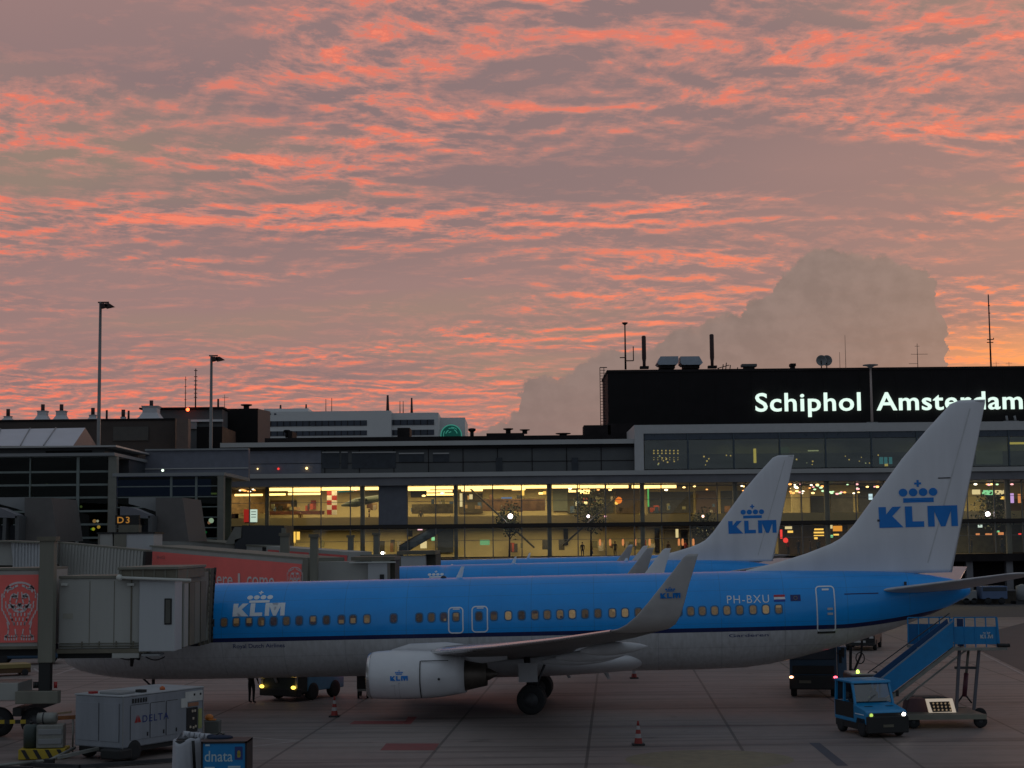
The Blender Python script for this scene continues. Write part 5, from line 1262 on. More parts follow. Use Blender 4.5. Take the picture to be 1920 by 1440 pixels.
# tilted wall panels and small cabins on the roofs of the fixed bridges (left)
def fixed_link(px0, label):
    """tapered wall and cabin where a bridge leaves the building"""
    o = thing('bridge_head', (at(px0 + 75, 1000, 135).x, 135, 0), label, 'building'); q = lambda a, b_: at(px0 + a, b_, 135)
    def pr(pts, m, name, y0=135, y1=143): 
        MB().prism([(q(a, b_).x, q(a, b_).z) for a, b_ in pts], y0, y1, 'y').build(name, m, o, world=True)
    pr([(46, 933), (96, 933), (108, 1015), (46, 1015)], mat('tapered_wall', (.13, .12, .115), .8, var=.1), 'tapered_wall')
    pr([(-10, 932), (45.5, 932), (45.5, 960), (20, 952), (-10, 944)], M_CLAD, 'upper_panel', 136, 143)
    pr([(-10, 950), (14, 953), (45, 966), (45, 972), (-10, 970)], mat('cabin_roof', (.15, .15, .17), .6), 'cabin_roof', 133, 134.9)
    pr([(-10, 972), (3, 972), (3, 1015), (-10, 1015)], M_CLAD2, 'cabin_post', 133, 134.9); pr([(20, 972), (26, 972), (24, 1015), (18, 1015)], M_CLAD2, 'cabin_post', 133, 134.9); pr([(42, 968), (50, 968), (48, 1015), (42, 1015)], M_CLAD2, 'cabin_post', 133, 134.9)
    pr([(3, 985), (42, 985), (42, 1015), (3, 1015)], M_DARKIN, 'cabin_window', 134, 134.5)
    return o
fixed_link(0, 'slanting wall and small cabin of the leftmost bridge head'); fixed_link(246, 'slanting wall and small cabin behind the lit gate number')
o = thing('bridge_head', (at(460, 1000, 140).x, 140, 0), 'dark cabin with a slanting strut at the pier\'s left corner', 'building')
qq = lambda a, b_: at(a, b_, 140)
MB().prism([(qq(a, b_).x, qq(a, b_).z) for a, b_ in ((440, 988), (453, 988), (452, 1008), (438, 1020), (422, 1020))], 140, 141, 'y').build('strut', M_COL, o, world=True)
MB().prism([(qq(a, b_).x, qq(a, b_).z) for a, b_ in ((454, 985), (533, 985), (533, 1040), (440, 1040), (440, 1012), (454, 1008))], 140, 146, 'y').build('cabin', mat('near_black_cabin', (.022, .024, .03), .5), o, world=True)
# white roof of the marquee on the left
M_MARQ = mat('marquee_white', (.56, .55, .60), .6, var=.06, scale=.5)
o = thing('marquee_roof', (at(80, 835, 158).x, 158, at(80, 836, 158).z), 'white tent-like roof behind the left terminal\'s roof edge', 'roof')
a_, b2, c_, d_, e_ = at(-60, 836, 158), at(137, 836, 158), at(160, 802, 166), at(-60, 806, 166), at(181, 836, 174)
MB().quad([a_, b2, c_, d_]).quad([a_ + Vector((0, 16, 0)), e_, c_, d_]).build('roof_sheet', M_MARQ, o, world=True, keepn=True)
m = MB(); m.b.faces.new([m.b.verts.new(v) for v in (b2, e_, c_)]); m.build('gable', mat('gable_fabric', (.30, .22, .20), .8), o, world=True)
for t in (.25, .5, .72): p = a_.lerp(b2, t); q = d_.lerp(c_, t + .03); MB().bar(p + Vector((0, -.03, .06)), q + Vector((0, -.03, .06)), .08).build('seam', M_CLAD, o, world=True)
# low wall/hedge in front of the pier on the right, ground storey posts
o = thing('low_wall', (at(1870, 1125, 168).x, 168.5, 0), 'long low dirty wall at the far edge of the apron', 'wall'); MB().bx(-5, 110, 168.4, 168.9, 0, 1.25).build('wall_face', mat('dirty_low_wall', (.085, .07, .055), .9, var=.4, scale=.8), o, world=True)
MB().bx(-5, 110, 168.3, 169.0, 1.25, 1.4).build('coping', M_CORR, o, world=True)
for px in (1818, 1893, 1960):
    x = at(px, 1100, YF + .5).x; P(MB().bx(x - .35, x + .35, YF + .2, YF + .9, 0, ZB - .9), 'column', M_CORR)
# ================================================================ PASSENGER BRIDGES
M_BRG = mat('bridge_panel_grey', (.36, .36, .335), .6, var=.10, scale=.6, streak=True)
M_BRL = mat('bridge_panel_light', (.44, .455, .47), .55, var=.07, scale=.7, streak=True)
M_BRB = mat('bridge_brown_frame', (.15, .135, .10), .7, var=.2, scale=1.2)
M_BRC = mat('bridge_column', (.19, .185, .15), .7, var=.15, streak=True)
M_BRK = mat('bridge_black', (.012, .012, .012), .6, var=.3)
M_RED = mat('advert_red', (.90, .155, .135), .55, var=.08, scale=.4)
M_PALE = mat('advert_pale', (.72, .62, .62), .6)
M_WTUBE = mat('pale_tube', (.55, .56, .52), .5)
M_HAZY = mat('hazard_yellow', (.42, .30, .02), .6, var=.2); M_HAZK = mat('hazard_black', (.015, .015, .015), .6)
def lion_strokes():
    """seated lion drawn in short pale strokes; unit box 0..1 x 0..1 (x right, y up)"""
    S = []
    P = lambda *p: S.append([(a / 200., 1 - b / 440.) for a, b in p])
    # mane: two ragged rings of ticks around the face
    for k in range(15):
        a = PI * (1.02 - 1.04 * k / 14); x, y = 100 + 86 * math.cos(a), 105 - 92 * math.sin(a)
        P((x - 7 * math.sin(a), y - 7 * math.cos(a)), (x + 10 * math.sin(a), y + 12 * math.cos(a)))
    for k in range(9):
        for s in (-1, 1):
            y = 95 + k * 25; x = 100 + s * (96 - max(0, k - 4) * 9); P((x, y), (x + s * (2 - k), y + 20)); 
            if k > 1: x2 = 100 + s * (76 - max(0, k - 3) * 9); P((x2, y + 6), (x2 - s * 2, y + 24))
    for row, n, w_, y in ((0, 6, 48, 236), (1, 5, 40, 270), (2, 4, 28, 302)):
        for i in range(n): x = 100 + (i - (n - 1) / 2) * (2 * w_ / (n - 1)); P((x, y), (x * .97 + 3, y + 17))
    for s in (-1, 1):
        q = lambda x, y: (100 + s * x, y)
        P(q(44, 60), q(62, 40), q(74, 52), q(66, 82)); P(q(52, 62), q(60, 56), q(62, 72)); P(q(44, 60), q(30, 44), q(12, 34))
        P(q(16, 104), q(34, 96), q(46, 108)); P(q(18, 112), q(32, 108), q(40, 116), q(26, 122), q(18, 112)); P(q(10, 84), q(14, 130), q(20, 160))
        P(q(48, 112), q(54, 150), q(46, 178)); P(q(4, 196), q(22, 204), q(38, 190)); P(q(28, 178), q(62, 176)); P(q(28, 186), q(60, 194)); P(q(20, 176), q(10, 184), q(0, 182))
        P(q(46, 178), q(30, 214), q(0, 226))
        # forelegs and paws
        P(q(66, 300), q(58, 350), q(62, 392)); P(q(22, 352), q(18, 392)); P(q(62, 392), q(76, 402), q(78, 426)); P(q(18, 392), q(12, 404), q(14, 426))
        for t in (26, 40, 54, 68): P(q(t, 398), q(t + 2, 410), q(t, 428))
    P((92, 168), (108, 168), (100, 178), (92, 168)); P((100, 178), (100, 196))
    return S
def lion(fn, w_, name='lion_emblem'):
    b = bmesh.new()
    for pl in lion_strokes():
        for q in ribbon(pl, w_):
            try: b.faces.new([b.verts.new(fn(x, y)) for x, y in q])
            except ValueError: pass
    m = MB(); m.b.free(); m.b = b; return m
class Line:
    """a straight run in plan between two points; places things at pixel columns along it"""
    def __init__(s, a, b_): s.a = Vector(a); s.b = Vector(b_)
    def t(s, px):
        lo, hi = -1.5, 2.5
        def f(t):
            p = s.a.lerp(s.b, t); q = CAMM.transposed() @ Vector((p.x, p.y, p.z - CZ)); return 960 + F * q.x / -q.z
        for _ in range(50):
            m = (lo + hi) / 2
            if f(m) < px: lo = m
            else: hi = m
        return (lo + hi) / 2
    def p(s, px): return s.a.lerp(s.b, s.t(px))
    def M(s):
        d = (s.b - s.a).normalized(); y = Vector((-d.y, d.x, 0)).normalized(); z = d.cross(y); return Matrix((d, y, z)).transposed()
def run_box(ln, pa, pb, w_, h, mb=None, off=(0, 0), bev=0):
    """box along a line; ln runs along the top edge of the camera-side face"""
    a, b_ = ln.p(pa), ln.p(pb); M = ln.M(); L = (b_ - a).length
    c = (a + b_) / 2 + M @ Vector((0, w_ / 2 + off[0], -h / 2 + off[1]))
    return (mb or MB()).box(c, (L, w_, h), M=M, bev=bev)
def ribs(ln, pa, pb, h, pitch, y=-.03, z0=0.):
    a, b_ = ln.p(pa), ln.p(pb); M = ln.M(); L = (b_ - a).length; mb = MB(); n = int(L / pitch)
    for k in range(n): mb.box(a + (b_ - a) * ((k + .5) / n) + M @ Vector((0, y, -h / 2 - z0)), (pitch * .45, .05, h), M=M)
    return mb
def panel(ln, pa, pb, ztop, zbot, y=-.04):
    a, b_ = ln.p(pa), ln.p(pb); M = ln.M(); return lambda u, v: a + (b_ - a) * u + M @ Vector((0, y, 0)) + (M @ Vector((0, 0, 1))) * (-ztop - (zbot - ztop) * (1 - v)), (b_ - a).length, zbot - ztop
W = dict(world=True)
# ---- nearest bridge
ba = thing('jet_bridge', (at(96, 1290, 60.5).x, 60.5, 0), 'nearest passenger bridge at the nearest airliner\'s front door, lion panel at its left', 'jet bridge', group='passenger bridges')
YA = 60.0
x_l, x_c, x_cab0, x_cab1 = at(-330, 1150, YA).x, at(92, 1150, YA).x, at(262, 1150, YA).x, at(329, 1150, YA).x
zt, zb = at(200, 1084, YA).z, at(200, 1216, YA).z
MB().bx(at(110, 1150, YA).x, x_cab0, YA, YA + 2.6, zb, zt, .03).build('inner_tunnel', M_BRG, ba, **W)
for k, pxx in enumerate((168, 214)):
    x = at(pxx, 1150, YA).x; MB().bx(x - .012, x + .012, YA - .012, YA + .01, zb + .06, zt - .1).build('panel_joint', M_BRC, ba, **W)
MB().bx(at(108, 1150, YA).x, x_cab0 + .3, YA - .06, YA + 2.66, zb - .16, zb - .01).build('floor_edge', M_BRB, ba, **W)
MB().bx(at(106, 1150, YA).x, at(215, 1150, YA).x, YA + .25, YA + 2.4, zb - .36, zb - .17).build('floor_beam', M_BRK, ba, **W)
MB().bx(at(212, 1150, YA).x, at(262, 1150, YA).x, YA - .08, YA + 2.0, zb - .34, zb - .17).build('floor_beam', M_BRG, ba, **W)
MB().bx(at(110, 1150, YA).x, x_cab0, YA - .05, YA + 2.65, zt, zt + .09).build('roof_rail', M_BRC, ba, **W)
zt2, zb2 = at(20, 1069, YA).z, at(20, 1212, YA).z
MB().bx(x_l, at(86, 1150, YA).x, YA - .25, YA + 2.85, zb2, zt2, .02).build('outer_tunnel', M_BRG, ba, **W)
MB().bx(x_l, at(86, 1150, YA).x, YA - .29, YA + 2.9, zt2, zt2 + .08).build('roof_rail', M_BRC, ba, **W)
MB().bx(x_l, at(78, 1150, YA).x, YA - .31, YA - .26, zb2 - .08, zb2 + .02).build('lower_rail', M_BRB, ba, **W)
MB().bx(x_l, at(80, 1150, YA).x, YA + .2, YA + 2.4, zb2 - .35, zb2 - .05).build('floor_beam', M_BRK, ba, **W)
s_ = span(-60, 74, 1078, 1205, YA - .3); rp = MB().bx(s_[0], s_[1], YA - .30, YA - .26, s_[2], s_[3]).build('advert_panel', M_RED, ba, **W)
l0, l1, lz0, lz1 = span(2, 71, 1089, 1203, YA - .32)
lion(lambda x, y: Vector((l0 + (l1 - l0) * x, YA - .315, lz0 + (lz1 - lz0) * y)), .034).build('lion_emblem', M_PALE, rp, world=True, keepn=True)
x = at(76, 1150, YA).x; MB().bx(x, x + .17, YA - .33, YA - .26, zb2 - .05, zt2).build('end_frame', M_BRC, ba, **W)
# lift columns, cross head, black inner leg, bogie
for dy in (-.75,):
    xa, xb = at(83, 1150, YA).x, at(110, 1150, YA).x; yy = YA + dy
    MB().bx(xa, xb, yy, yy + .45, at(96, 1243, yy).z, at(96, 1012, yy).z, .03).build('lift_column', M_BRC, ba, **W)
    MB().bx(xa - .08, xb + .08, yy - .08, yy + .5, at(96, 1014, yy).z, at(96, 1006, yy).z).build('column_cap', M_BRB, ba, **W)
    MB().bx(xa + .03, xb - .09, yy + .05, yy + .4, 1.35, at(96, 1243, yy).z).build('lift_leg', M_BRK, ba, **W)
s_ = span(28, 108, 1296, 1320, YA - .8); MB().bx(s_[0], s_[1], YA - .8, YA - .35, s_[2], s_[3], .03).build('bogie_beam', M_BRC, ba, **W)
s_ = span(-40, 30, 1282, 1315, YA - .8); MB().bx(s_[0], s_[1], YA - .6, YA + 1.2, s_[2], s_[3], .03).build('bogie_cabinet', M_BRG, ba, **W)
xm = at(40, 1300, YA).x; MB().bx(xm - .15, xm + .15, YA - .5, YA + 4, .75, 1.05).build('axle_beam', M_BRK, ba, **W)
for dx in (-.75, .55):
    wh = MB().lathe([(.25, -.16), (.48, -.17), (.53, 0), (.48, .17), (.25, .16)], (xm + dx, YA - .1, .53), 'y', 28).build('wheel', M_TYRE, ba, **W)
    MB().lathe([(.02, -.19), (.24, -.165), (.24, .165), (.02, .19)], (xm + dx, YA - .1, .53), 'y', 20).build('hub', M_RIM, wh, world=True)
for k in range(7):
    x = at(0, 1348, YA).x + .19 * k; MB().bx(x, x + .19, YA - .72, YA - .66, at(20, 1353, YA).z, at(20, 1346, YA).z).build('warning_bar', M_HAZY if k % 2 else M_HAZK, ba, **W)
for pxx in (65, 70, 104): p = at(pxx, 1290, YA - .6); MB().tube(p, p + Vector((0, 0, .22)), .06).build('lamp', M_BRK if pxx != 104 else M_REDP, ba, **W)
# cab: light front panel with slit window, dark return, brown jambs, hooded canopy against the fuselage
MB().bx(x_cab0, x_cab1, YA - .12, YA + 1.2, zb - .12, at(300, 1084, YA).z, .03).build('cab_front', M_BRL, ba, **W)
s_ = span(309, 321, 1123, 1170, YA - .14); wd = MB().box(((s_[0] + s_[1]) / 2, YA - .13, (s_[2] + s_[3]) / 2), (s_[1] - s_[0] + .04, .05, s_[3] - s_[2] + .04), bev=.02).build('window', M_BRK, ba, **W)
MB().bx(s_[0] + .03, s_[1] - .03, YA - .165, YA - .157, s_[2] + .03, s_[3] - .03).build('pane', mat('slit_pane', (.10, .10, .085), .2), wd, **W)
ztc = at(300, 1078, YA).z
MB().bx(x_cab1 - .6, x_cab1 + .0, YA + 1.2, YA + 6.4, zb - .1, ztc, .02).build('cab_body', M_BRC, ba, **W)
for k, (ya, yb, m_) in enumerate(((1.25, 2.0, M_BRG), (2.3, 3.2, M_BRB), (3.25, 4.3, M_BRC), (4.5, 5.6, M_BRB))):
    MB().bx(x_cab1 + .01, x_cab1 + .07, YA + ya, YA + yb, zb - .05, ztc - .35).build('folding_leaf', m_, ba, **W)
MB().bx(at(226, 1075, YA).x, x_cab1 + .12, YA - .2, YA + 5.0, ztc - .16, ztc + .20, .02).build('cab_roof', M_BRB, ba, **W)
MB().bx(at(226, 1075, YA).x - .05, x_cab1 + .16, YA - .3, YA + 5.1, ztc + .20, ztc + .30, .02).build('roof_sheet', M_BRC, ba, **W)
for k in range(7):
    x = at(226, 1075, YA).x + .05 + k * .4; MB().bx(x, x + .04, YA - .24, YA - .2, ztc - .15, ztc + .2).build('roof_rib', M_BRC, ba, **W)
p0, p1 = at(224, 1083, YA - .3), at(358, 1088, YA - .3); MB().tube(p0, p1, .055, n=10).build('hood_tube', M_WTUBE, ba, **W); MB().ball(p0, .12, 10).build('tube_knob', M_WTUBE, ba, **W)
# bellows: hoops stepping from the cab to the fuselage skin and bending round it
hoops = []
for k in range(7):
    t = k / 6; Yk = YA + 5.0 + 2.25 * t; pts = []
    xr = x_cab1 - .10 + .08 * t
    for q in range(13):
        s = q / 12; z_ = zb - .25 + (ztc + .12 - (zb - .25)) * s
        lean = .7 * t * max(0, (z_ - 3.9)) ** 1.3 * .38      # the top follows the rounding hull
        pts.append((xr + .10 * math.sin(PI * s) * (k % 2) + lean * .0, Yk + lean * 1.05, z_))
    hoops.append(pts)
rr = []
for pts in hoops: rr.append(pts + [(p[0] - 3.0, p[1], p[2]) for p in reversed(pts)])
M_BEL = mat('bellows_fabric', (.075, .068, .052), .85, var=.2)
MB().loft(rr, caps=False, smooth=False).build('bellows', M_BEL, ba, **W)
for k in (0, 2, 4, 6): MB().path([Vector(p) + Vector((.02, 0, 0)) for p in hoops[k]], .045 if k < 6 else .06, 6).build('bellows_hoop', M_BRB if k < 6 else M_BRK, ba, **W)
p = at(246, 1228, YA + 1); MB().bx(p.x - .45, p.x + .5, YA + .8, YA + 1.2, p.z + .02, p.z + .1).tube((p.x + .05, YA + 1, p.z + .05), (p.x + .02, YA + 1, p.z - .42), .10, .05).tube((p.x + .3, YA + 1, p.z), (p.x + .25, YA + 1, p.z - .18), .07).build('levelling_wheel', M_BRK, ba, **W)
s_ = span(266, 300, 1226, 1230, YA - .1); MB().bx(s_[0], s_[1], YA - .2, YA + .6, s_[2], s_[3]).build('step_plate', M_CLAD, ba, **W)
# ---- rotunda section of the corridor behind the nearest bridge
cr = thing('fixed_corridor', (at(150, 1050, 116).x, 116, 0), 'ribbed grey corridor and hexagonal rotunda above the nearest bridge', 'corridor')
la = Line(at(112, 1019, 117), at(276, 1034.5, 112)); run_box(la, 112, 272, .5, 2.9).build('corridor_box', M_BRG, cr, **W); ribs(la, 113, 272, 2.75, .33).build('corrugation', M_BRG, cr, **W)
run_box(la, 112, 273, .6, .14, off=(-.05, .12)).build('roof_edge', M_BRC, cr, **W); run_box(la, 270, 275, .6, 2.95, off=(-.07, 0)).build('end_frame', M_BRK, cr, **W)
hx = [(-10, 1015), (88, 1017), (88, 1058), (73, 1076), (35, 1073), (24, 1060), (-10, 1060)]
MB().prism([(at(a, b_, 114).x, at(a, b_, 114).z) for a, b_ in hx], 114, 118, 'y').build('rotunda_skirt', M_BRG, cr, **W)
MB().prism([(at(a, b_, 113.8).x, at(a, b_, 113.8).z) for a, b_ in [(21, 1016), (75, 1017), (75, 1060), (70, 1075), (35, 1072), (26, 1060)]], 113.7, 113.95, 'y').build('rotunda_panel', M_BRL, cr, **W)
for k in range(9): x = at(24 + 6 * k, 1040, 113.6).x; MB().bx(x, x + .1, 113.62, 113.7, at(40, 1064, 113.6).z, at(40, 1017, 113.6).z).build('panel_rib', M_BRL, cr, **W)
for k in range(2): MB().prism([(at(a, b_, 113.9).x, at(a, b_, 113.9).z) for a, b_ in [(-10, 1013), (88, 1016), (88, 1019), (-10, 1016)]], 113.4 , 118.3, 'y').build('roof_edge', M_BRC, cr, **W) if k == 0 else None
MB().tube((at(50, 1100, 116).x, 116, 0), (at(50, 1100, 116).x, 116, 4.6), .9, n=20).build('pedestal', M_BRC, cr, **W)
# roof boxes with the lit gate number
for (a, b_, c, d, lb) in ((184, 211, 1001, 1024, 'small grey plant box left of the box under the lit gate number'), (214, 288, 1001, 1030, 'grey plant box under the lit gate number')):
    s_ = span(a, b_, c, d, 121); o = thing('plant_box', ((s_[0] + s_[1]) / 2, 121, s_[2]), lb, 'roof box'); MB().bx(s_[0], s_[1], 121, 124, s_[2] - 1, s_[3]).build('casing', M_BRL if a > 200 else M_BRG, o, **W)
    MB().bx(s_[0] - .1, s_[1] + .1, 120.9, 124.1, s_[3], s_[3] + .12).build('lid', M_BRK, o, **W); MB().bx(s_[0], s_[0] + (.9 if a > 200 else .1), 120.93, 121, s_[2] - 1, s_[3]).build('corner_panel', M_BRC, o, **W)
s_ = span(216, 261, 966, 984, 122); o = thing('gate_number_sign', ((s_[0] + s_[1]) / 2, 122, s_[2]), 'black gate sign with amber letters D3', 'sign'); MB().bx(s_[0], s_[1], 122, 122.3, s_[2], s_[3]).build('housing', M_BRK, o, **W)
bm, bb = text_poly('D3', .012, spacing=1.25); q = span(220, 243, 969, 981, 121.95); place_flat(bm, bb, lambda a, b_: Vector((a, 121.95, b_)), *q).build('lettering', emis('amber_letters', (.55, .25, .05), .55), o, world=True, keepn=True)
q = span(222, 285, 984, 1001, 122); MB().bx(q[0], q[1] - 1, 122, 123, q[2], q[3]).build('stand', mat('sign_stand', (.14, .13, .10), .7), o, **W)
# ---- middle bridge: "where I come" panel, lion at its right end
bb_ = thing('jet_bridge', (at(588, 1100, 104).x, 104, 0), 'middle passenger bridge with large red lettered side panel', 'jet bridge', group='passenger bridges')
lb = Line(at(282, 1025, 121), at(578, 1049, 105)); run_box(lb, 282, 578, 2.7, 3.0).build('inner_tunnel', M_BRG, bb_, **W); run_box(lb, 281, 578, 2.8, .12, off=(-.05, .1)).build('roof_edge', M_BRC, bb_, **W)
fn, L_, H_ = panel(lb, 287, 567, .32, 3.0); fr = run_box(lb, 281, 286, 2.8, 3.0, off=(-.06, 0)).build('end_frame', M_BRL, bb_, **W); run_box(lb, 569, 579, 2.8, 3.0, off=(-.06, 0)).build('end_frame', M_BRC, bb_, **W)
pn = MB().quad([fn(0, 0), fn(1, 0), fn(1, 1), fn(0, 1)]).build('advert_panel', M_RED, bb_, **W)
fn2 = panel(lb, 287, 567, .32, 3.0, -.06)[0]
def onp(px, py, off=.03):
    """point of the panel's face behind a photo pixel"""
    d = ray(px, py); n = lb.M() @ Vector((0, 1, 0)); p0 = lb.a - n * (.04 + off); t = (p0 - Vector((0, 0, CZ))).dot(n) / d.dot(n); return Vector((0, 0, CZ)) + d * t
for word, x0_, x1_, yb_, yt_ in (('w', 370, 391, 1096, 1079), ('here', 395, 436, 1097, 1073), ('I', 446, 450, 1098.5, 1075), ('come', 463, 514, 1101, 1082)):
    tb, t_ = text_poly(word, .006)
    place_flat(tb, t_, lambda a, b_: onp(a, -b_ + (a - (x0_ + x1_) / 2) * .06), x0_, x1_, -yb_, -yt_).build('lettering', M_PALE, pn, world=True, keepn=True)
tb, t_ = text_poly('ING', .01); place_flat(tb, t_, lambda a, b_: onp(a, -b_), 294, 309, -1048, -1042).build('small_lettering', mat('advert_soft', (.50, .16, .15), .6), pn, world=True, keepn=True)
lion(lambda x, y: onp(538 + 30 * x, 1062 + 55 * (1 - y)), .028).build('lion_emblem', M_PALE, pn, world=True, keepn=True)
for dy in (0, 3.6):
    s_ = span(581, 595, 1008, 1200, 103.4 + dy); MB().bx(s_[0], s_[1], 103.4 + dy, 104 + dy, .6, s_[3]).build('lift_column', M_BRC, bb_, **W); MB().bx(s_[0] - .08, s_[1] + .08, 103.3 + dy, 104.1 + dy, s_[3], s_[3] + .22).build('column_cap', M_BRB, bb_, **W)
s_ = span(595, 690, 1053, 1130, 104.5); MB().bx(s_[0], s_[1], 104.5, 107, s_[2], s_[3]).build('cab_tunnel', M_BRG, bb_, **W)
s_ = span(690, 726, 1056, 1130, 104); MB().bx(s_[0], s_[1], 104, 107, s_[2], s_[3]).build('cab_front', M_BRL, bb_, **W); s_ = span(712, 720, 1077, 1100, 103.9); MB().bx(s_[0], s_[1], 103.92, 104, s_[2], s_[3]).build('window', M_BRK, bb_, **W)
s_ = span(658, 740, 1044, 1051, 103.9); MB().bx(s_[0], s_[1], 103.9, 109.5, s_[2], s_[3]).build('cab_roof', M_BRB, bb_, **W); s_ = span(655, 742, 1053, 1055.5, 103.8); MB().bx(s_[0], s_[1], 103.7, 103.8, s_[2], s_[3]).build('hood_tube', M_WTUBE, bb_, **W)
q0 = at(726, 1100, 104).x; MB().bx(q0, q0 + .05, 104.2, 109, 2.6, 5.6).build('folding_leaf', M_BRC, bb_, **W); MB().bx(q0 + .06, q0 + .35, 106, 110.2, 2.5, 5.7).build('bellows', M_BEL, bb_, **W)
s_ = span(560, 620, 1180, 1230, 103); MB().bx(s_[0], s_[1], 103, 107.6, .4, 1.2).build('bogie_beam', M_BRK, bb_, **W)
for dx in (-.6, .6): MB().lathe([(.2, -.16), (.5, -.17), (.53, 0), (.5, .17), (.2, .16)], (at(588, 1200, 103).x + dx, 103, .53), 'y', 20).build('wheel', M_TYRE, bb_, **W)
# ---- farthest bridge
bc = thing('jet_bridge', (at(533, 1100, 133).x, 133, 0), 'farthest passenger bridge, small red panels above the middle bridge', 'jet bridge', group='passenger bridges')
lc = Line(at(303, 1011, 150), at(497, 1026, 138)); run_box(lc, 290, 496, 2.8, 2.6).build('outer_tunnel', M_BRG, bc, **W); run_box(lc, 290, 498, 2.9, .14, off=(-.05, .12)).build('roof_edge', M_BRC, bc, **W); run_box(lc, 493, 498, 2.9, 2.65, off=(-.06, 0)).build('end_frame', M_BRK, bc, **W)
ld = Line(at(499, 1024, 138), at(655, 1035, 132)); run_box(ld, 499, 655, 2.6, 2.5).build('inner_tunnel', M_BRG, bc, **W)
for a, b_, z0, z1 in ((503, 524, .28, 1.6), (541, 580, .28, 1.6), (592, 652, .28, 1.5)):
    f_ = panel(ld, a, b_, z0, z1)[0]; MB().quad([f_(0, 0), f_(1, 0), f_(1, 1), f_(0, 1)]).build('advert_panel', mat('advert_red_far', (.75, .12, .11), .55), bc, **W)
s_ = span(525, 541, 1005, 1150, 132.5); MB().bx(s_[0], s_[1], 132.5, 133.2, .6, s_[3]).build('lift_column', M_BRC, bc, **W); MB().bx(s_[0] - .1, s_[1] + .1, 132.4, 133.3, s_[3], s_[3] + .25).build('column_cap', M_BRB, bc, **W)
s_ = span(528, 536, 990, 1005, 132.8); MB().bx(s_[0], s_[1], 132.7, 133, s_[2], s_[3]).build('column_top', M_BRC, bc, **W)
s_ = span(652, 752, 1040, 1100, 133); MB().bx(s_[0], s_[1], 133, 136, s_[2], s_[3]).build('cab_tunnel', M_BRC, bc, **W); s_ = span(752, 798, 1042, 1100, 132.6); MB().bx(s_[0], s_[1], 132.6, 136, s_[2], s_[3]).build('cab_front', M_BRL, bc, **W)
s_ = span(744, 816, 1033, 1040, 132.4); MB().bx(s_[0], s_[1], 132.4, 141, s_[2], s_[3]).build('cab_roof', M_BRB, bc, **W); s_ = span(798, 817, 1040, 1100, 134); MB().bx(s_[0], s_[1], 134, 143.5, s_[2], s_[3]).build('bellows', M_BEL, bc, **W)
# small upright boxes and posts standing on the bridges
for px, pt_, pb_, Yd, lb in ((657, 1008, 1040, 134, 'left'), (705, 1003, 1040, 134, 'right')):
    s_ = span(px - 5, px + 5, pt_, pb_ + 14, Yd + 3); o = thing('lift_post', ((s_[0] + s_[1]) / 2, Yd + 3, s_[2]), lb + ' one of two grey lift posts beyond the farthest bridge', 'post', group='grey posts beyond the farthest bridge'); MB().bx(s_[0], s_[1], Yd + 3, Yd + 3.6, 0, s_[3]).build('post', M_BRC, o, **W); MB().bx(s_[0] - .1, s_[1] + .1, Yd + 2.9, Yd + 3.7, s_[3], s_[3] + .2).build('cap', M_BRB, o, **W)

# conduits, cables, lamps and stair of the nearest bridge
for z_, r_ in ((zb + .10, .028), (zb + .19, .02)): MB().tube((at(112, 1200, YA).x, YA - .05, z_), (x_cab0, YA - .05, z_), r_, n=8).build('conduit', M_BRC, ba, **W)
for k in range(5):
    x = at(112, 1200, YA).x + .8 + k * .62; MB().bx(x, x + .03, YA - .09, YA - .005, zb + .04, zb + .26).build('conduit_clip', M_BRB, ba, **W)
for (xa_, xb_, sag) in ((-14.4, -13.6, .10), (-13.4, -12.7, .12)):
    pts = [(xa_ + (xb_ - xa_) * t / 8, YA + .3, zb - .33 - sag * math.sin(PI * t / 8)) for t in range(9)]; MB().path(pts, .022, 6).build('hanging_cable', M_BRK, ba, **W)
for pxx in (122, 246):
    p = at(pxx, 1098, YA); MB().bx(p.x - .12, p.x + .12, YA - .12, YA - .01, p.z, p.z + .09).build('wall_lamp', M_WTUBE, ba, **W)
MB().bx(at(245, 1150, YA).x, at(245, 1150, YA).x + .05, YA - .03, YA, zb, zt).build('panel_joint', M_BRB, ba, **W)
s_ = span(118, 150, 1150, 1160, YA); MB().bx(s_[0], s_[1] - .25, YA - .014, YA, s_[2], s_[3]).build('notice_plate', mat('worn_notice', (.34, .33, .28), .7), ba, **W)
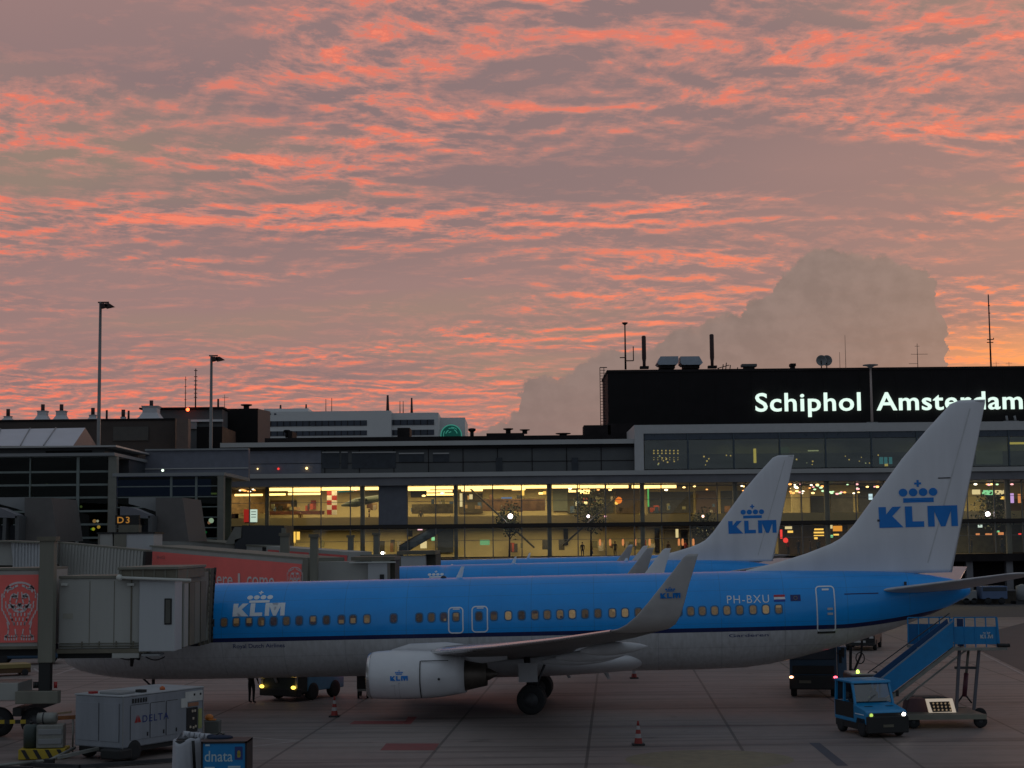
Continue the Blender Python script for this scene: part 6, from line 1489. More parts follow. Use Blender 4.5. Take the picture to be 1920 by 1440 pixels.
# ================================================================ GROUND EQUIPMENT
M_KBODY = mat('vehicle_blue', (.0, .22, .48), .4, var=.08, coat=.3)
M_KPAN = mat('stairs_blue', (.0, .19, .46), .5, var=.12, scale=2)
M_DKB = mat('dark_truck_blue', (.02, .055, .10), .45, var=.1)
M_WIN = mat('vehicle_window', (.035, .045, .06), .12, var=.1)
M_BUMP = mat('black_plastic', (.012, .012, .013), .6, var=.3)
M_GAL = mat('galvanised_steel', (.24, .24, .22), .5, .3, var=.2, scale=3)
M_GPU = mat('power_unit_grey', (.235, .25, .28), .5, var=.12, scale=2.5, streak=True)
M_ORG = mat('orange_plastic', (.50, .16, .02), .5); M_HIVIS = mat('hi_vis_yellow', (.35, .45, .03), .7)
M_CW = mat('cone_white', (.34, .32, .32), .6); M_CR = mat('cone_red', (.26, .025, .02), .6)
def wheel(parent, c, r, w_, hub=True, axis='y'):
    """c local; axle along axis"""
    t = MB().lathe([(r * .55, -w_ / 2), (r * .93, -w_ / 2), (r, -w_ * .25), (r, w_ * .25), (r * .93, w_ / 2), (r * .55, w_ / 2)], c, axis, 24).build('wheel', M_TYRE, parent)
    if hub: MB().lathe([(.01, -w_ * .42), (r * .55, -w_ * .45), (r * .55, w_ * .45), (.01, w_ * .42)], c, axis, 18).build('hub', M_RIM, t)
    return t
# ---- traffic cones
def cone(px, py, H, label, first=None):
    p = gnd(px, py)
    if first is not None:
        c = copy_tree(first); c.location = p; tag(c, label); return c
    o = thing('traffic_cone', p, label, 'traffic cone', group='red and white cones round the airliner')
    MB().box((0, 0, .03), (.42, .42, .06), bev=.015).build('base', M_CR if H < 0 else M_BUMP, o)
    prof = lambda z: .135 * (1 - z / (H * 1.12)) + .012
    zs = [.06, H * .30, H * .47, H * .64, H * .80, H]
    for k, (a, b_) in enumerate(zip(zs[:-1], zs[1:])): MB().lathe([(prof(a), a), (prof(b_), b_)], (0, 0, 0), 'z', 20, caps=(k == 4)).build('band', M_CW if k % 2 else M_CR, o)
    return o
c1 = cone(1197, 1397, .80, 'traffic cone standing in the open apron right of the main wheels, nearest of the three')
cone(627, 1344, .8, 'traffic cone left of the near engine', c1)
cone(1189, 1272, .8, 'traffic cone half hidden under the airliner\'s belly', c1)
# ---- ground power unit
near, left, right = at(230, 1303, 52.5), at(148, 1297, 53.7), at(382, 1285, 55.8)
ang = math.atan2(right.y - near.y, right.x - near.x); LG, WG, z0, z1 = 3.8, 2.05, .42, 2.02
gp = thing('ground_power_unit', (near.x, near.y, 0), 'pale grey towable power unit lettered on its side, at the bottom left', 'power unit', rz=ang)
MB().bx(0, LG, 0, WG, z0, z1, .04).build('housing', M_GPU, gp)
MB().bx(-.02, LG + .02, -.02, WG + .02, z1, z1 + .05, .015).build('roof', mat('gpu_roof', (.34, .36, .38), .5), gp)
MB().bx(.1, LG - .1, .1, WG - .1, z0 - .16, z0).build('chassis', M_BUMP, gp)
for a, b_ in ((.35, 1.2), (1.25, 1.95), (2.0, 2.55)):
    d = MB().bx(a, b_, -.018, .0, z0 + .22, z1 - .28, .008).build('side_door', M_GPU, gp); MB().bx(b_ - .1, b_ - .06, -.04, -.018, z0 + .3, z0 + .42).build('latch', M_BUMP, d)
    MB().bx(a + .02, b_ - .02, -.022, -.0185, z1 - .285, z1 - .27).build('door_joint', M_BUMP, d); MB().bx(a - .006, a + .006, -.0215, -.0185, z0 + .22, z1 - .28).build('door_joint', M_BUMP, d)
for a, b_ in ((.12, .95), (1.0, WG - .12)):
    MB().bx(-.018, 0, a, b_, z0 + .2, z1 - .2, .008).build('end_door', M_GPU, gp); MB().bx(-.022, -.0185, a, a + .012, z0 + .2, z1 - .2).build('door_joint', M_DRK, gp)
bm, bb = text_poly('DELTA', .012, spacing=1.25); place_flat(bm, bb, lambda a, b_: Vector((a, -.028, b_)), .88, 2.1, 1.16, 1.38).build('lettering', M_NAVY, gp, keepn=True)
b = MB(); tri = [((.55, 1.16), (.68, 1.42), (.81, 1.16))]
b.quad([(.52, -.028, 1.18), (.66, -.028, 1.18), (.66, -.028, 1.28), (.64, -.028, 1.42)]).quad([(.68, -.028, 1.18), (.82, -.028, 1.18), (.70, -.028, 1.42), (.68, -.028, 1.28)]); b.build('triangle_logo', M_REDP, gp, keepn=True)
MB().bx(2.98, 3.5, -.03, -.0, .62, 1.42).build('control_panel', M_BUMP, gp); MB().bx(2.9, LG - .05, -.028, 0, 1.62, 1.95).build('notice_plate', mat('notice_pale', (.5, .5, .48), .6), gp)
MB().bx(2.7, 3.0, -.026, 0, 1.45, 1.75).build('notice_plate', mat('notice_pale', (.5, .5, .48), .6), gp); MB().bx(3.05, 3.55, -.026, 0, 1.46, 1.58).build('notice_plate', mat('notice_orange', (.30, .14, .08), .6), gp); MB().bx(3.55, 3.72, -.026, 0, .7, 1.35).build('notice_plate', mat('notice_lime', (.30, .33, .12), .6), gp)
for k, (a, z_) in enumerate(((3.2, 1.26), (3.32, 1.26), (3.24, 1.02), (3.1, .75), (3.25, .72), (3.36, .75))): MB().bx(a, a + .08, -.05, -.03, z_, z_ + .08, .01).build('dial', mat('dial_pale', (.45, .38, .30), .4), gp)
for a in (3.3, 3.6): MB().bx(a, a + .07, -.04, -.028, 1.80, 1.87).build('switch', M_BUMP, gp)
MB().bx(.2, .9, .3, 1.2, z1 + .05, z1 + .13, .02).build('roof_hatch', M_CLAD, gp); MB().bx(1.1, 1.3, .2, .5, z1 + .05, z1 + .14).build('roof_cap', M_BUMP, gp); MB().lathe([(.09, 0), (.09, .07), (.03, .12)], (2.2, .35, z1 + .05), 'z', 12).build('beacon', mat('beacon_orange', (.45, .10, .02), .4), gp)
MB().bx(.12, .35, 1.4, 1.6, z1 + .05, z1 + .12).build('roof_cap', M_REDP, gp)
for cx, cy in ((.55, .1), (.55, WG - .1), (LG - .8, .1), (LG - .8, WG - .1)): wheel(gp, (cx, cy, .33), .33, .22)
MB().bar((-.0, WG / 2, .38), (-1.6, WG / 2 + .1, .28), .1).build('tow_bar', M_GAL, gp)
MB().bx(-.25, .35, -.12, .7, .1, .42, .05).build('wheel_guard', M_BUMP, gp)
for k in range(6): MB().bx(.42 + .12 * k, .48 + .12 * k, -.03, -.018, z1 - .22, z1 - .08).build('vent_slot', M_BUMP, gp)
MB().path([(LG + .02, .4, .9), (LG + .25, .3, .6), (LG + .3, .1, .3), (LG - .1, -.15, .06), (LG - .9, -.25, .05), (LG - 1.6, -.12, .05)], .035, 8).build('cable', M_BUMP, gp)
for a in (.0, LG - .03): MB().bx(a, a + .03, -.022, -.002, z0, z1).build('corner_trim', M_CLAD, gp)
# ---- striped equipment stand with boxes and a drum
b0 = gnd(78, 1425); es = thing('equipment_stand', b0, 'low stand striped yellow and black at the bottom left', 'equipment stand', rz=.10)
k_ = at(78, 1400, b0.y); W_ = 85 / (F / b0.y)
MB().bx(-W_ / 2, W_ / 2, 0, .9, .02, .34, .02).build('base', M_HAZY, es)
for k in range(4):
    x = -W_ / 2 + .08 + k * W_ / 4; MB().quad([(x + .17, -.006, .035), (x + .30, -.006, .035), (x + .13, -.006, .325), (x, -.006, .325)]).build('stripe', M_HAZK, es, keepn=True)
cb = thing('louvred_cabinet', (b0.x + .22, b0.y + .1, .36), 'grey louvred cabinet standing on the striped stand', 'cabinet', rz=.12)
MB().bx(-.42, .42, 0, .6, 0, .72, .02).build('case', M_GAL, cb)
for k in range(2): MB().bx(-.36, .38, -.04, 0, .12 + .3 * k, .30 + .3 * k, .02).build('louvre', M_CLAD, cb)
db = thing('tank', (b0.x - .46, b0.y + .2, .36), 'dark green tank left of the louvred cabinet', 'tank'); MB().lathe([(.05, 0), (.24, 0), (.25, .65), (.2, .72), (.05, .74)], (0, 0.2, 0), 'z', 20).build('shell', mat('dark_green_tank', (.04, .055, .05), .5), db); MB().tube((0, .2, .74), (0, .2, .82), .06).build('cap', M_BUMP, db)
dr = thing('drum', (b0.x + .02, b0.y + .35, 1.09), 'grey drum lying on top of the louvred cabinet', 'drum'); MB().lathe([(.05, -.3), (.17, -.3), (.18, -.1), (.18, .1), (.17, .3), (.05, .3)], (0, .15, .18), 'x', 20).build('shell', M_GAL, dr); MB().tube((-.12, .15, .18), (-.08, .15, .18), .19, n=20).build('hoop', M_DRK, dr)
rp_ = thing('orange_rail', (at(128, 1345, 54.5).x, 54.5, 0), 'orange pipe rail on a thin post beside the power unit', 'rail'); a, c = at(100, 1347, 54.5), at(148, 1344, 54.5)
MB().bar(a, c, .09, .12).build('pipe', mat('rusty_orange', (.24, .09, .03), .7, var=.4, scale=5), rp_, **W); MB().tube((at(137, 1350, 54.5).x, 54.5, 0), at(137, 1347, 54.5), .03).build('post', M_GAL, rp_, **W)
MB().bar(at(106, 1338, 55), at(134, 1335, 55), .14, .06).build('pipe', mat('tan_pipe', (.25, .18, .11), .7), rp_, **W)
tbp = thing('tow_bar', gnd(90, 1432), 'pale tow bar lying on the concrete at the bottom left', 'tow bar'); pts = [gnd(-20, 1437, .15), gnd(66, 1428, .15), gnd(92, 1426, .15), gnd(140, 1402, .35)]
for a, c in zip(pts[:-1], pts[1:]): MB().tube(a, c, .05).build('bar', M_GAL, tbp, **W)
MB().box(pts[2] + Vector((0, 0, -.05)), (.3, .25, .2)).build('joint', M_BUMP, tbp, **W)
ds = thing('drawbar_frame', gnd(160, 1440), 'dark flat frame lying along the bottom edge under the power unit', 'frame')
for p, q in (((40, 1432), (150, 1437)), ((150, 1437), (330, 1424)), ((0, 1439), (60, 1441))): MB().bar(gnd(*p, .08), gnd(*q, .08), .16, .1).build('beam', M_DRK, ds, **W)
# ---- lettered blue crate and the cloth-covered cart, both cut by the frame
c0 = at(377, 1391, 46.5); c1_ = at(463, 1390, 46.5); wd_ = c1_.x - c0.x; zt_ = c0.z
cr_ = thing('blue_crate', ((c0.x + c1_.x) / 2, 46.5, 0), 'blue lettered equipment crate with a dark frame at the bottom edge', 'crate')
MB().bx(-wd_ / 2 + .03, wd_ / 2 - .03, .02, 1.0, .12, zt_ - .04).build('body', M_KPAN, cr_)
for (x0, x1, za, zb_) in ((-wd_ / 2, -wd_ / 2 + .05, .05, zt_), (wd_ / 2 - .05, wd_ / 2, .05, zt_), (-wd_ / 2, wd_ / 2, zt_ - .05, zt_ + .004), (-wd_ / 2, wd_ / 2, .05, .12)): MB().bx(x0, x1, -.01, 1.03, za, zb_).build('frame_bar', M_BUMP, cr_)
bm, bb = text_poly('dnata', .006); place_flat(bm, bb, lambda a, b_: Vector((a, .012, b_)), -wd_ / 2 + .10, -wd_ / 2 + .88, zt_ - .55, zt_ - .25).build('lettering', mat('pale_lettering', (.42, .55, .60), .6), cr_, keepn=True)
bm, bb = poly_bm([[(0, 0), (1, 0), (1, 1), (0, 1)]]); pl = place_flat(bm, bb, lambda a, b_: Vector((a, .013, b_)), wd_ / 2 - .34, wd_ / 2 - .12, zt_ - .50, zt_ - .14).build('crest_plate', M_NAVY, cr_, keepn=True)
bm, bb = poly_bm([disc(0, 0, .09, 8), [(-.07, -.18), (.07, -.18), (.1, -.06), (-.1, -.06)]]); place_flat(bm, bb, lambda a, b_: Vector((a, .010, b_)), wd_ / 2 - .28, wd_ / 2 - .17, zt_ - .44, zt_ - .24).build('crest', mat('crest_gold', (.30, .25, .04), .5), cr_, keepn=True)
for a, b_, z_ in ((-wd_ / 2 + .1, -wd_ / 2 + .38, zt_ - .74), (-wd_ / 2 + .75, -wd_ / 2 + 1.1, zt_ - .72), (-wd_ / 2 + .12, -wd_ / 2 + .24, zt_ - .12)): MB().bx(a, b_, .008, .012, z_, z_ + .05).build('small_marking', mat('pale_lettering', (.42, .55, .60), .6), cr_)
# cloth over a bin: a folded sheet with a sagging rim
ct = thing('cloth_covered_bin', (at(350, 1400, 47.6).x, 47.6, 0), 'bin wrapped in crumpled white cloth left of the blue crate', 'bin', group=None)
rn = random.Random(9); rings = []; zt3 = at(350, 1378, 47.2).z
for i in range(15):
    t = i / 14; ring = []
    for k in range(60):
        a = 2 * PI * k / 60; r = .50 - .04 * t + (.05 + .10 * (1 - t)) * (math.sin(3 * a + 1) * .5 + math.sin(7 * a + 2 * t + 2) * .25 + math.sin(13 * a + 5 * t) * .14) 
        if t > .93: r *= .86
        dz = .10 * math.sin(a * 1 + .6) * t + .05 * math.sin(4 * a) * t
        ring.append((r * .86 * math.cos(a), r * .8 * math.sin(a), .06 + (zt3 - .1) * t + dz - (.06 if t > .99 else 0)))
    rings.append(ring)
M_CLOTH = mat('white_cloth', (.42, .43, .47), .9, var=.06, scale=2)
MB().loft(rings, caps=False).build('cloth', M_CLOTH, ct)
MB().lathe([(.01, 0), (.36, 0), (.36, zt3 - .18), (.01, zt3 - .2)], (0, 0, 0), 'z', 24).build('bin', M_BUMP, ct)
sl_ = [(-.1 + .1 * k, .05 * math.sin(2 * k), zt3 - .02 - .012 * k) for k in range(9)]; MB().path(sl_, .09, 8).build('cloth_roll', M_CLOTH, ct)
bg = thing('dark_bag', (at(414, 1385, 47.4).x, 47.2, zt_), 'dark blue bag lying on top of the lettered blue crate', 'bag'); MB().ball((0, .1, .03), .34, 14, (1.1, .7, .22)).ball((-.25, .1, .05), .14, 10, (1, .8, .5)).build('bag_body', mat('navy_fabric', (.02, .03, .06), .9), bg); MB().path([(-.1, .05, .1), (0, .05, .16), (.12, .05, .1)], .015, 6).build('strap', M_BUMP, bg)
bx_ = thing('equipment_box', gnd(396, 1395), 'grey stepped box right of the power unit', 'box'); MB().box((0, .3, .55), (.5, .5, .45), bev=.03).box((.06, .3, .18), (.62, .6, .28), bev=.03).build('case', M_DRK if False else mat('olive_grey_box', (.10, .105, .095), .7), bx_); MB().box((.06, .3, .335), (.6, .58, .03)).build('lid', M_GAL, bx_)
oh = thing('orange_helmet', (bx_.location.x - .12, bx_.location.y + .25, .78), 'orange rounded object resting on the grey stepped box', 'helmet'); MB().ball((0, 0, .09), .15, 14, (1, 1, .8)).build('shell', M_ORG, oh); MB().box((.12, -.05, .02), (.25, .2, .05), bev=.02).build('brim', M_ORG, oh)
# low yellow-topped thing and vehicle behind the left bridge
yt = thing('yellow_dolly', gnd(18, 1268), 'low yellow dolly behind the nearest bridge wheels', 'dolly', rz=.5); MB().bx(-1.1, 1.1, 0, 1.3, .4, .62, .02).build('deck', mat('dolly_yellow', (.26, .20, .07), .6), yt); MB().bx(-1.1, 1.1, 0.05, 1.25, .15, .4).build('chassis', mat('dolly_brown', (.10, .05, .02), .7), yt)
for q in ((-.8, 0), (.8, 0), (-.8, 1.3), (.8, 1.3)): wheel(yt, (q[0], q[1], .17), .17, .1)
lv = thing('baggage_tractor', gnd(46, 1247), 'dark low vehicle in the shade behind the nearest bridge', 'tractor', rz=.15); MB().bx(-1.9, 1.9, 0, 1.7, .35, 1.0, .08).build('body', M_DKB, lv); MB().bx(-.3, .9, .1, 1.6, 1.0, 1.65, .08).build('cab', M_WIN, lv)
for q in ((-1.3, 0), (1.3, 0), (-1.3, 1.7), (1.3, 1.7)): wheel(lv, (q[0], q[1], .35), .35, .22)
# ---- blue tug with headlights (front towards the camera); local -y is forward
tg = thing('tow_tractor', gnd(1632, 1375), 'small blue tow tractor with lit headlights in front of the stairs', 'tow tractor', rz=R(13))
hw = .86; tg.scale = (.87, .87, .87)
MB().prism([(-1.55, .5), (-1.55, .98), (-1.42, 1.06), (-.45, 1.22), (-.40, 1.24), (1.5, 1.24), (1.5, .5)], -hw, hw, 'x').build('body', M_KBODY, tg, bevel=.04)
MB().bx(-hw - .02, hw + .02, -1.66, -1.50, .18, .84, .04).build('bumper', M_BUMP, tg); MB().bx(-hw + .03, hw - .03, -1.45, 1.45, .25, .5).build('chassis', M_BUMP, tg)
MB().bx(-hw + .14, hw - .14, -1.575, -1.55, .82, .96).build('grille', M_BUMP, tg)
zr_, zw = 2.06, 1.26
for s in (-1, 1):
    for ya, yb in ((-.42, -.12), (.62, .62), (1.42, 1.40)): MB().bar((s * (hw - .05), ya, zw - .05), (s * (hw - .08), yb, zr_ - .03), .09).build('cab_pillar', M_KBODY, tg)
MB().prism([(-.24, zr_ - .05), (-.18, zr_ + .05), (1.45, zr_ + .05), (1.50, zr_ - .05)], -hw + .0, hw, 'x').build('roof', M_KBODY, tg, bevel=.03)
MB().bx(-hw + .05, hw - .05, 1.38, 1.42, zw, zr_ - .05).build('rear_screen', M_WIN, tg)
ws = MB().quad([(-hw + .10, -.40, zw + .05), (hw - .10, -.40, zw + .05), (hw - .12, -.13, zr_ - .08), (-hw + .12, -.13, zr_ - .08)]).build('windscreen', glass('windscreen_glass', (.45, .48, .52), .18), tg)
MB().bx(-hw + .1, hw - .1, .0, .25, zw - .1, zw + .12).build('dashboard', M_BUMP, tg); MB().lathe([(.17, -.015), (.19, 0), (.17, .015)], (.35, .3, zw + .22), 'y', 18).build('steering_wheel', M_BUMP, tg)
MB().bar((-.3, -.42, zw + .02), (.1, -.40, zw + .32), .02).build('wiper', M_BUMP, tg)
MB().bx(-hw - .005, -hw + .02, -.35, 1.4, zw - .6, zw + .0).build('side_opening', M_BUMP, tg)
for s in (-1, 1):
    MB().tube((s * (hw - .05), -.25, zw + .35), (s * (hw + .22), -.3, zw + .38), .015).box((s * (hw + .22), -.3, zw + .32), (.12, .04, .24), bev=.015).build('mirror', M_BUMP, tg)
    hl = MB().lathe([(.01, 0), (.09, 0), (.105, .04), (.01, .05)], (s * (hw - .17), -1.60, .89), 'y', 18).build('headlight', M_CLAD, tg)
    MB().lathe([(.01, 0), (.075, 0), (.01, .01)], (s * (hw - .17), -1.615, .89), 'y', 16).build('lamp_glass', emis('headlight_white', (1., .93, .85), 16.) if s == 1 else emis('sidelight_green', (.45, .65, .12), 1.2), hl)
    for yy in (-1.0, 1.0): wheel(tg, (s * (hw - .12), yy, .34), .34, .22, axis='x')
    MB().prism([(-1.45, .5), (-1.36, .72), (-.64, .72), (-.55, .5)], s * (hw - .05) - .02, s * (hw + .02) + .02, 'x').build('wheel_arch', M_BUMP, tg)
MB().bx(-.5, .5, .3, .8, .9, 1.02).build('seat', M_BUMP, tg); MB().bx(-.5, .5, .80, .9, .95, 1.45).build('seat_back', M_BUMP, tg)
MB().bx(-hw - .012, -hw + .0, -1.3, -.5, .86, .89).build('trim_line', M_KWH, tg); MB().bx(-.22, .22, -1.68, -1.655, .42, .52).build('number_plate', mat('dim_plate', (.12, .11, .08), .6), tg)
for s in (-1, 1): MB().bx(s * .45 - .16, s * .45 + .16, -.9, -.55, 1.155, 1.165).build('bonnet_vent', M_BUMP, tg)
# ---- mobile passenger stairs
st = thing('passenger_stairs', (at(1780, 1350, 60).x, 60, 0), 'blue mobile passenger stairs with raised railed platform under the tail', 'passenger stairs')
A = lambda px, py, Y=60.: at(px, py, Y)
def poly3(pts, Y, th, name, m, parent=st):
    return MB().prism([(A(a, b_, Y).x, A(a, b_, Y).z) for a, b_ in pts], Y, Y + th, 'y').build(name, m, parent, **W)
poly3([(1646, 1279), (1787, 1166), (1787, 1212), (1655, 1312), (1640, 1312)], 60.0, .05, 'near_side_panel', M_KPAN)
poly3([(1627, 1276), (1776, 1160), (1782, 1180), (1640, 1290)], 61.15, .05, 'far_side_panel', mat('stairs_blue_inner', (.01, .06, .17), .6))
a0, a1 = A(1640, 1300, 60.1), A(1784, 1196, 60.1); n_ = 13
for k in range(n_):
    p = a0.lerp(a1, k / n_); MB().bx(p.x - .02, p.x + .30, 60.06, 61.14, p.z - .04, p.z).build('step', M_GAL, st, **W)
MB().bar(A(1646, 1277, 60.03), A(1787, 1164, 60.03), .05).build('handrail', mat('rail_blue_grey', (.18, .24, .32), .5), st, **W); MB().bar(A(1627, 1262, 61.2), A(1780, 1150, 61.2), .035).build('handrail', M_DRK, st, **W)
poly3([(1655, 1316), (1662, 1320), (1792, 1219), (1790, 1212)], 60.1, .12, 'stringer', M_GAL); MB().bar(A(1680, 1322, 60.6), A(1815, 1216, 60.6), .06).bar(A(1716, 1296, 60.6), A(1700, 1312, 60.6), .05).build('brace', M_GAL, st, **W)
# platform
zf = A(1840, 1210, 61.5).z; x0, x1 = A(1702, 1200, 62.5).x, A(1871, 1200, 60.6).x
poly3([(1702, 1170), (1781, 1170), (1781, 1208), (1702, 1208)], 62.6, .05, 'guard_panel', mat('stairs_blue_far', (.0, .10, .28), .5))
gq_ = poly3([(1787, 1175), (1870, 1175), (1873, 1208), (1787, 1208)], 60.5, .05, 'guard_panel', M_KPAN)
s_ = span(1838, 1862, 1190, 1197, 60.48); bm, bb = poly_bm(mark_letters()); place_flat(bm, bb, lambda a, b_: Vector((a, 60.485, b_)), *s_).build('lettering', mat('dim_white_lettering', (.45, .52, .58), .6), gq_, world=True, keepn=True)
s_ = span(1843, 1857, 1183, 1189, 60.48); bm, bb = poly_bm(mark_crown()); place_flat(bm, bb, lambda a, b_: Vector((a, 60.485, b_)), *s_).build('crown_emblem', mat('dim_white_lettering', (.45, .52, .58), .6), gq_, world=True, keepn=True)
MB().bx(x0, x1 + .1, 60.5, 62.7, zf - .12, zf - .02).build('deck', M_GAL, st, **W); MB().bx(A(1780, 1200).x, A(1893, 1200).x, 60.3, 60.45, zf - .10, zf + .0).build('deck_edge', M_GAL, st, **W); MB().tube(A(1870, 1210, 60.3), A(1893, 1210, 60.3), .07).build('buffer', M_BUMP, st, **W)
for (xa, xb, Y_) in ((1702, 1781, 62.6), (1788, 1868, 60.5)):
    zr1 = A(xa, 1158, Y_).z; MB().bar(Vector((A(xa, 1158, Y_).x, Y_, zr1)), Vector((A(xb, 1158, Y_).x, Y_, zr1)), .04).build('guard_rail', M_KPAN, st, **W)
    for q in range(5):
        x = A(xa + (xb - xa) * q / 4, 1165, Y_).x; MB().bx(x - .02, x + .02, Y_ - .02, Y_ + .02, zf, zr1).build('rail_post', M_KPAN, st, **W)
MB().bar(A(1868, 1158, 60.5), A(1873, 1208, 60.5), .07).bar(A(1868, 1158, 62.6), A(1873, 1208, 62.6), .07).bar(A(1868, 1158, 60.5), A(1868, 1160, 62.6), .05).build('end_rail', M_KPAN, st, **W)
MB().bar(A(1783, 1160, 60.5), A(1786, 1208, 60.5), .09).build('gate_post', M_KPAN, st, **W)
MB().bx(A(1812, 1170).x, A(1820, 1170).x, 61.0, 61.3, zf, A(1815, 1163).z).build('control_post', mat('navy_post', (.01, .03, .10), .5), st, **W)
# legs and hydraulic scissor, chassis
for (p, q) in (((1799, 1214), (1793, 1312)), ((1836, 1214), (1826, 1306))):
    for Y_ in (60.6, 62.2): MB().bar(A(*p, Y_), A(q[0], q[1] + 25, Y_), .10).build('leg', mat('leg_grey', (.09, .09, .11), .5), st, **W)
MB().bar(A(1790, 1252, 60.6), A(1834, 1252, 60.6), .09).build('leg_brace', M_DRK, st, **W)
MB().tube(A(1816, 1216, 61.3), A(1812, 1262, 61.3), .05).build('hydraulic_ram', M_GAL, st, **W); MB().tube(A(1812, 1262, 61.3), A(1808, 1306, 61.3), .085).build('hydraulic_ram', mat('ram_red', (.12, .03, .05), .5), st, **W)
for q in ((1795, 1318), (1822, 1318)): MB().tube(A(1808, 1300, 61.3), A(*q, 61.3), .03).build('hose', M_BUMP, st, **W)
yb_ = 59.4; s_ = span(1688, 1850, 1339, 1352, yb_); MB().bx(s_[0], s_[1], yb_, yb_ + .12, s_[2] + .05, s_[3] - .02).bx(s_[0], s_[1], yb_ + 2.6, yb_ + 2.72, s_[2] + .05, s_[3] - .02).build('chassis_rail', mat('pale_chassis', (.20, .19, .15), .6), st, **W)
MB().bx(s_[0], s_[1], yb_ + .12, yb_ + 2.6, s_[3] - .12, s_[3] - .04).build('chassis_deck', mat('chassis_deck', (.14, .13, .11), .7), st, **W)
wr = .24
for pxx in (1838, 1712):
    for Y_ in (yb_ + .2, yb_ + 2.5):
        c = at(pxx, 1350, Y_); t = MB().lathe([(wr * .5, -.1), (wr * .92, -.1), (wr, 0), (wr * .92, .1), (wr * .5, .1)], (c.x, Y_, wr), 'y', 22).build('wheel', M_TYRE, st, **W); MB().lathe([(.01, -.11), (wr * .5, -.09), (wr * .5, .09), (.01, .11)], (c.x, Y_, wr), 'y', 16).build('hub', M_RIM, t, **W)
MB().bar(Vector((s_[0], yb_ + 1.3, .42)), Vector((s_[0] - 1.3, yb_ + .6, .42)), .08).build('tow_bar', M_GAL, st, **W)
# engine box and slanted frame on the chassis, headlight shine painted as its glow
poly3([(1705, 1310), (1735, 1310), (1740, 1338), (1700, 1338)], 60.6, .8, 'engine_cover', mat('dim_red_cover', (.10, .05, .06), .7)); poly3([(1715, 1306), (1770, 1306), (1790, 1312), (1715, 1312)], 61.3, .6, 'engine_lid', M_CLAD2)
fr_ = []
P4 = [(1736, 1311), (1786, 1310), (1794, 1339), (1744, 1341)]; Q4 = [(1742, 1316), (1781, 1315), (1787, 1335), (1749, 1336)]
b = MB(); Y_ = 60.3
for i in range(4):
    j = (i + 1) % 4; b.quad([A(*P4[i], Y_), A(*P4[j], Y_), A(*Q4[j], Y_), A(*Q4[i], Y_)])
extrude_bm(b, (0, .12, 0)); b.build('lit_frame', mat('headlit_frame_glow', (.6, .55, .5), .5, emit=(1., .82, .62), estr=.32), st, **W)
poly3(Q4, Y_ + .1, .06, 'lamp_panel', M_BUMP)
for r_ in range(3):
    for c_ in range(5): p = A(1750 + c_ * 7.5 + r_ * 1.2, 1319 + r_ * 6, Y_ + .08); MB().ball(p, .035, 8).build('panel_lamp', mat('dim_panel_lamp', (.2, .18, .15), .4, emit=(1, .7, .4), estr=.15), st, **W)
# ---- cab-over truck behind the rear fuselage
tk = thing('service_truck', (at(1526, 1300, 71.4).x, 71.4, 0), 'dark cab-over truck with glowing lamps behind the rear fuselage', 'truck', rz=R(-10.5))
MB().bx(-1.0, 1.0, 0, 1.7, .55, 2.75, .06).build('cab', M_DKB, tk); MB().bx(-.93, .93, -.03, 0, 1.62, 2.55, .02).build('windscreen', M_WIN, tk)
MB().bx(-.88, .88, -.03, 0, 1.0, 1.36, .02).build('grille', M_BUMP, tk); MB().bx(-1.02, 1.02, -.12, .4, .35, .95, .05).build('bumper', M_BUMP, tk)
MB().bx(-.6, -.1, -.14, -.12, .62, .74).build('number_plate', mat('dim_plate', (.12, .11, .08), .6), tk); MB().bx(-1.0, 1.0, 1.8, 6.5, .9, 2.6, .04).build('cargo_box', M_BUMP, tk)
for s in (-1, 1):
    l = MB().bx(s * .9 - .13, s * .9 + .13, -.15, -.11, .82, .94, .01).build('headlight', M_CLAD2, tk); MB().ball((s * .93, -.16, .88), .07, 10, (1.3, .6, .8)).build('lamp_glass', emis('truck_lamp_peach', (1., .45, .25), 5.) if s < 0 else emis('truck_lamp_red', (1., .08, .12), 5.), l)
    MB().path([(s * 1.0, -.05, 1.9), (s * 1.28, -.15, 1.85), (s * 1.28, -.15, 1.7)], .02, 6).box((s * 1.26, -.15, 1.95), (.14, .08, .4), bev=.02).build('mirror', M_BUMP, tk)
    for yy in (.7, 4.8): wheel(tk, (s * .85, yy, .42), .42, .26, axis='x')
MB().bx(1.02, 1.42, .3, .9, .62, 2.15, .03).build('side_locker', mat('pale_blue_locker', (.06, .13, .22), .5), tk); MB().bx(1.1, 1.22, .27, .3, 1.45, 2.0).build('locker_window', M_BUMP, tk)
MB().bar((1.55, .6, .6), (1.62, .6, 2.2), .12).bar((1.55, .6, .7), (2.05, .6, 1.8), .09).bar((2.05, .6, 1.8), (2.1, .6, 2.4), .09).build('hoist_arm', M_BUMP, tk)
MB().path([(2.0 + .18 * math.sin(t), .5, 1.65 + .3 * math.cos(t) * .8) for t in [2 * PI * k / 12 for k in range(13)]], .025, 6).build('hose', M_BUMP, tk)
MB().path([(1.6, .5, 1.2), (1.8, .5, .95), (2.2, .5, 1.0), (2.7, .5, 1.05)], .05, 6).build('hose', M_DRK, tk)
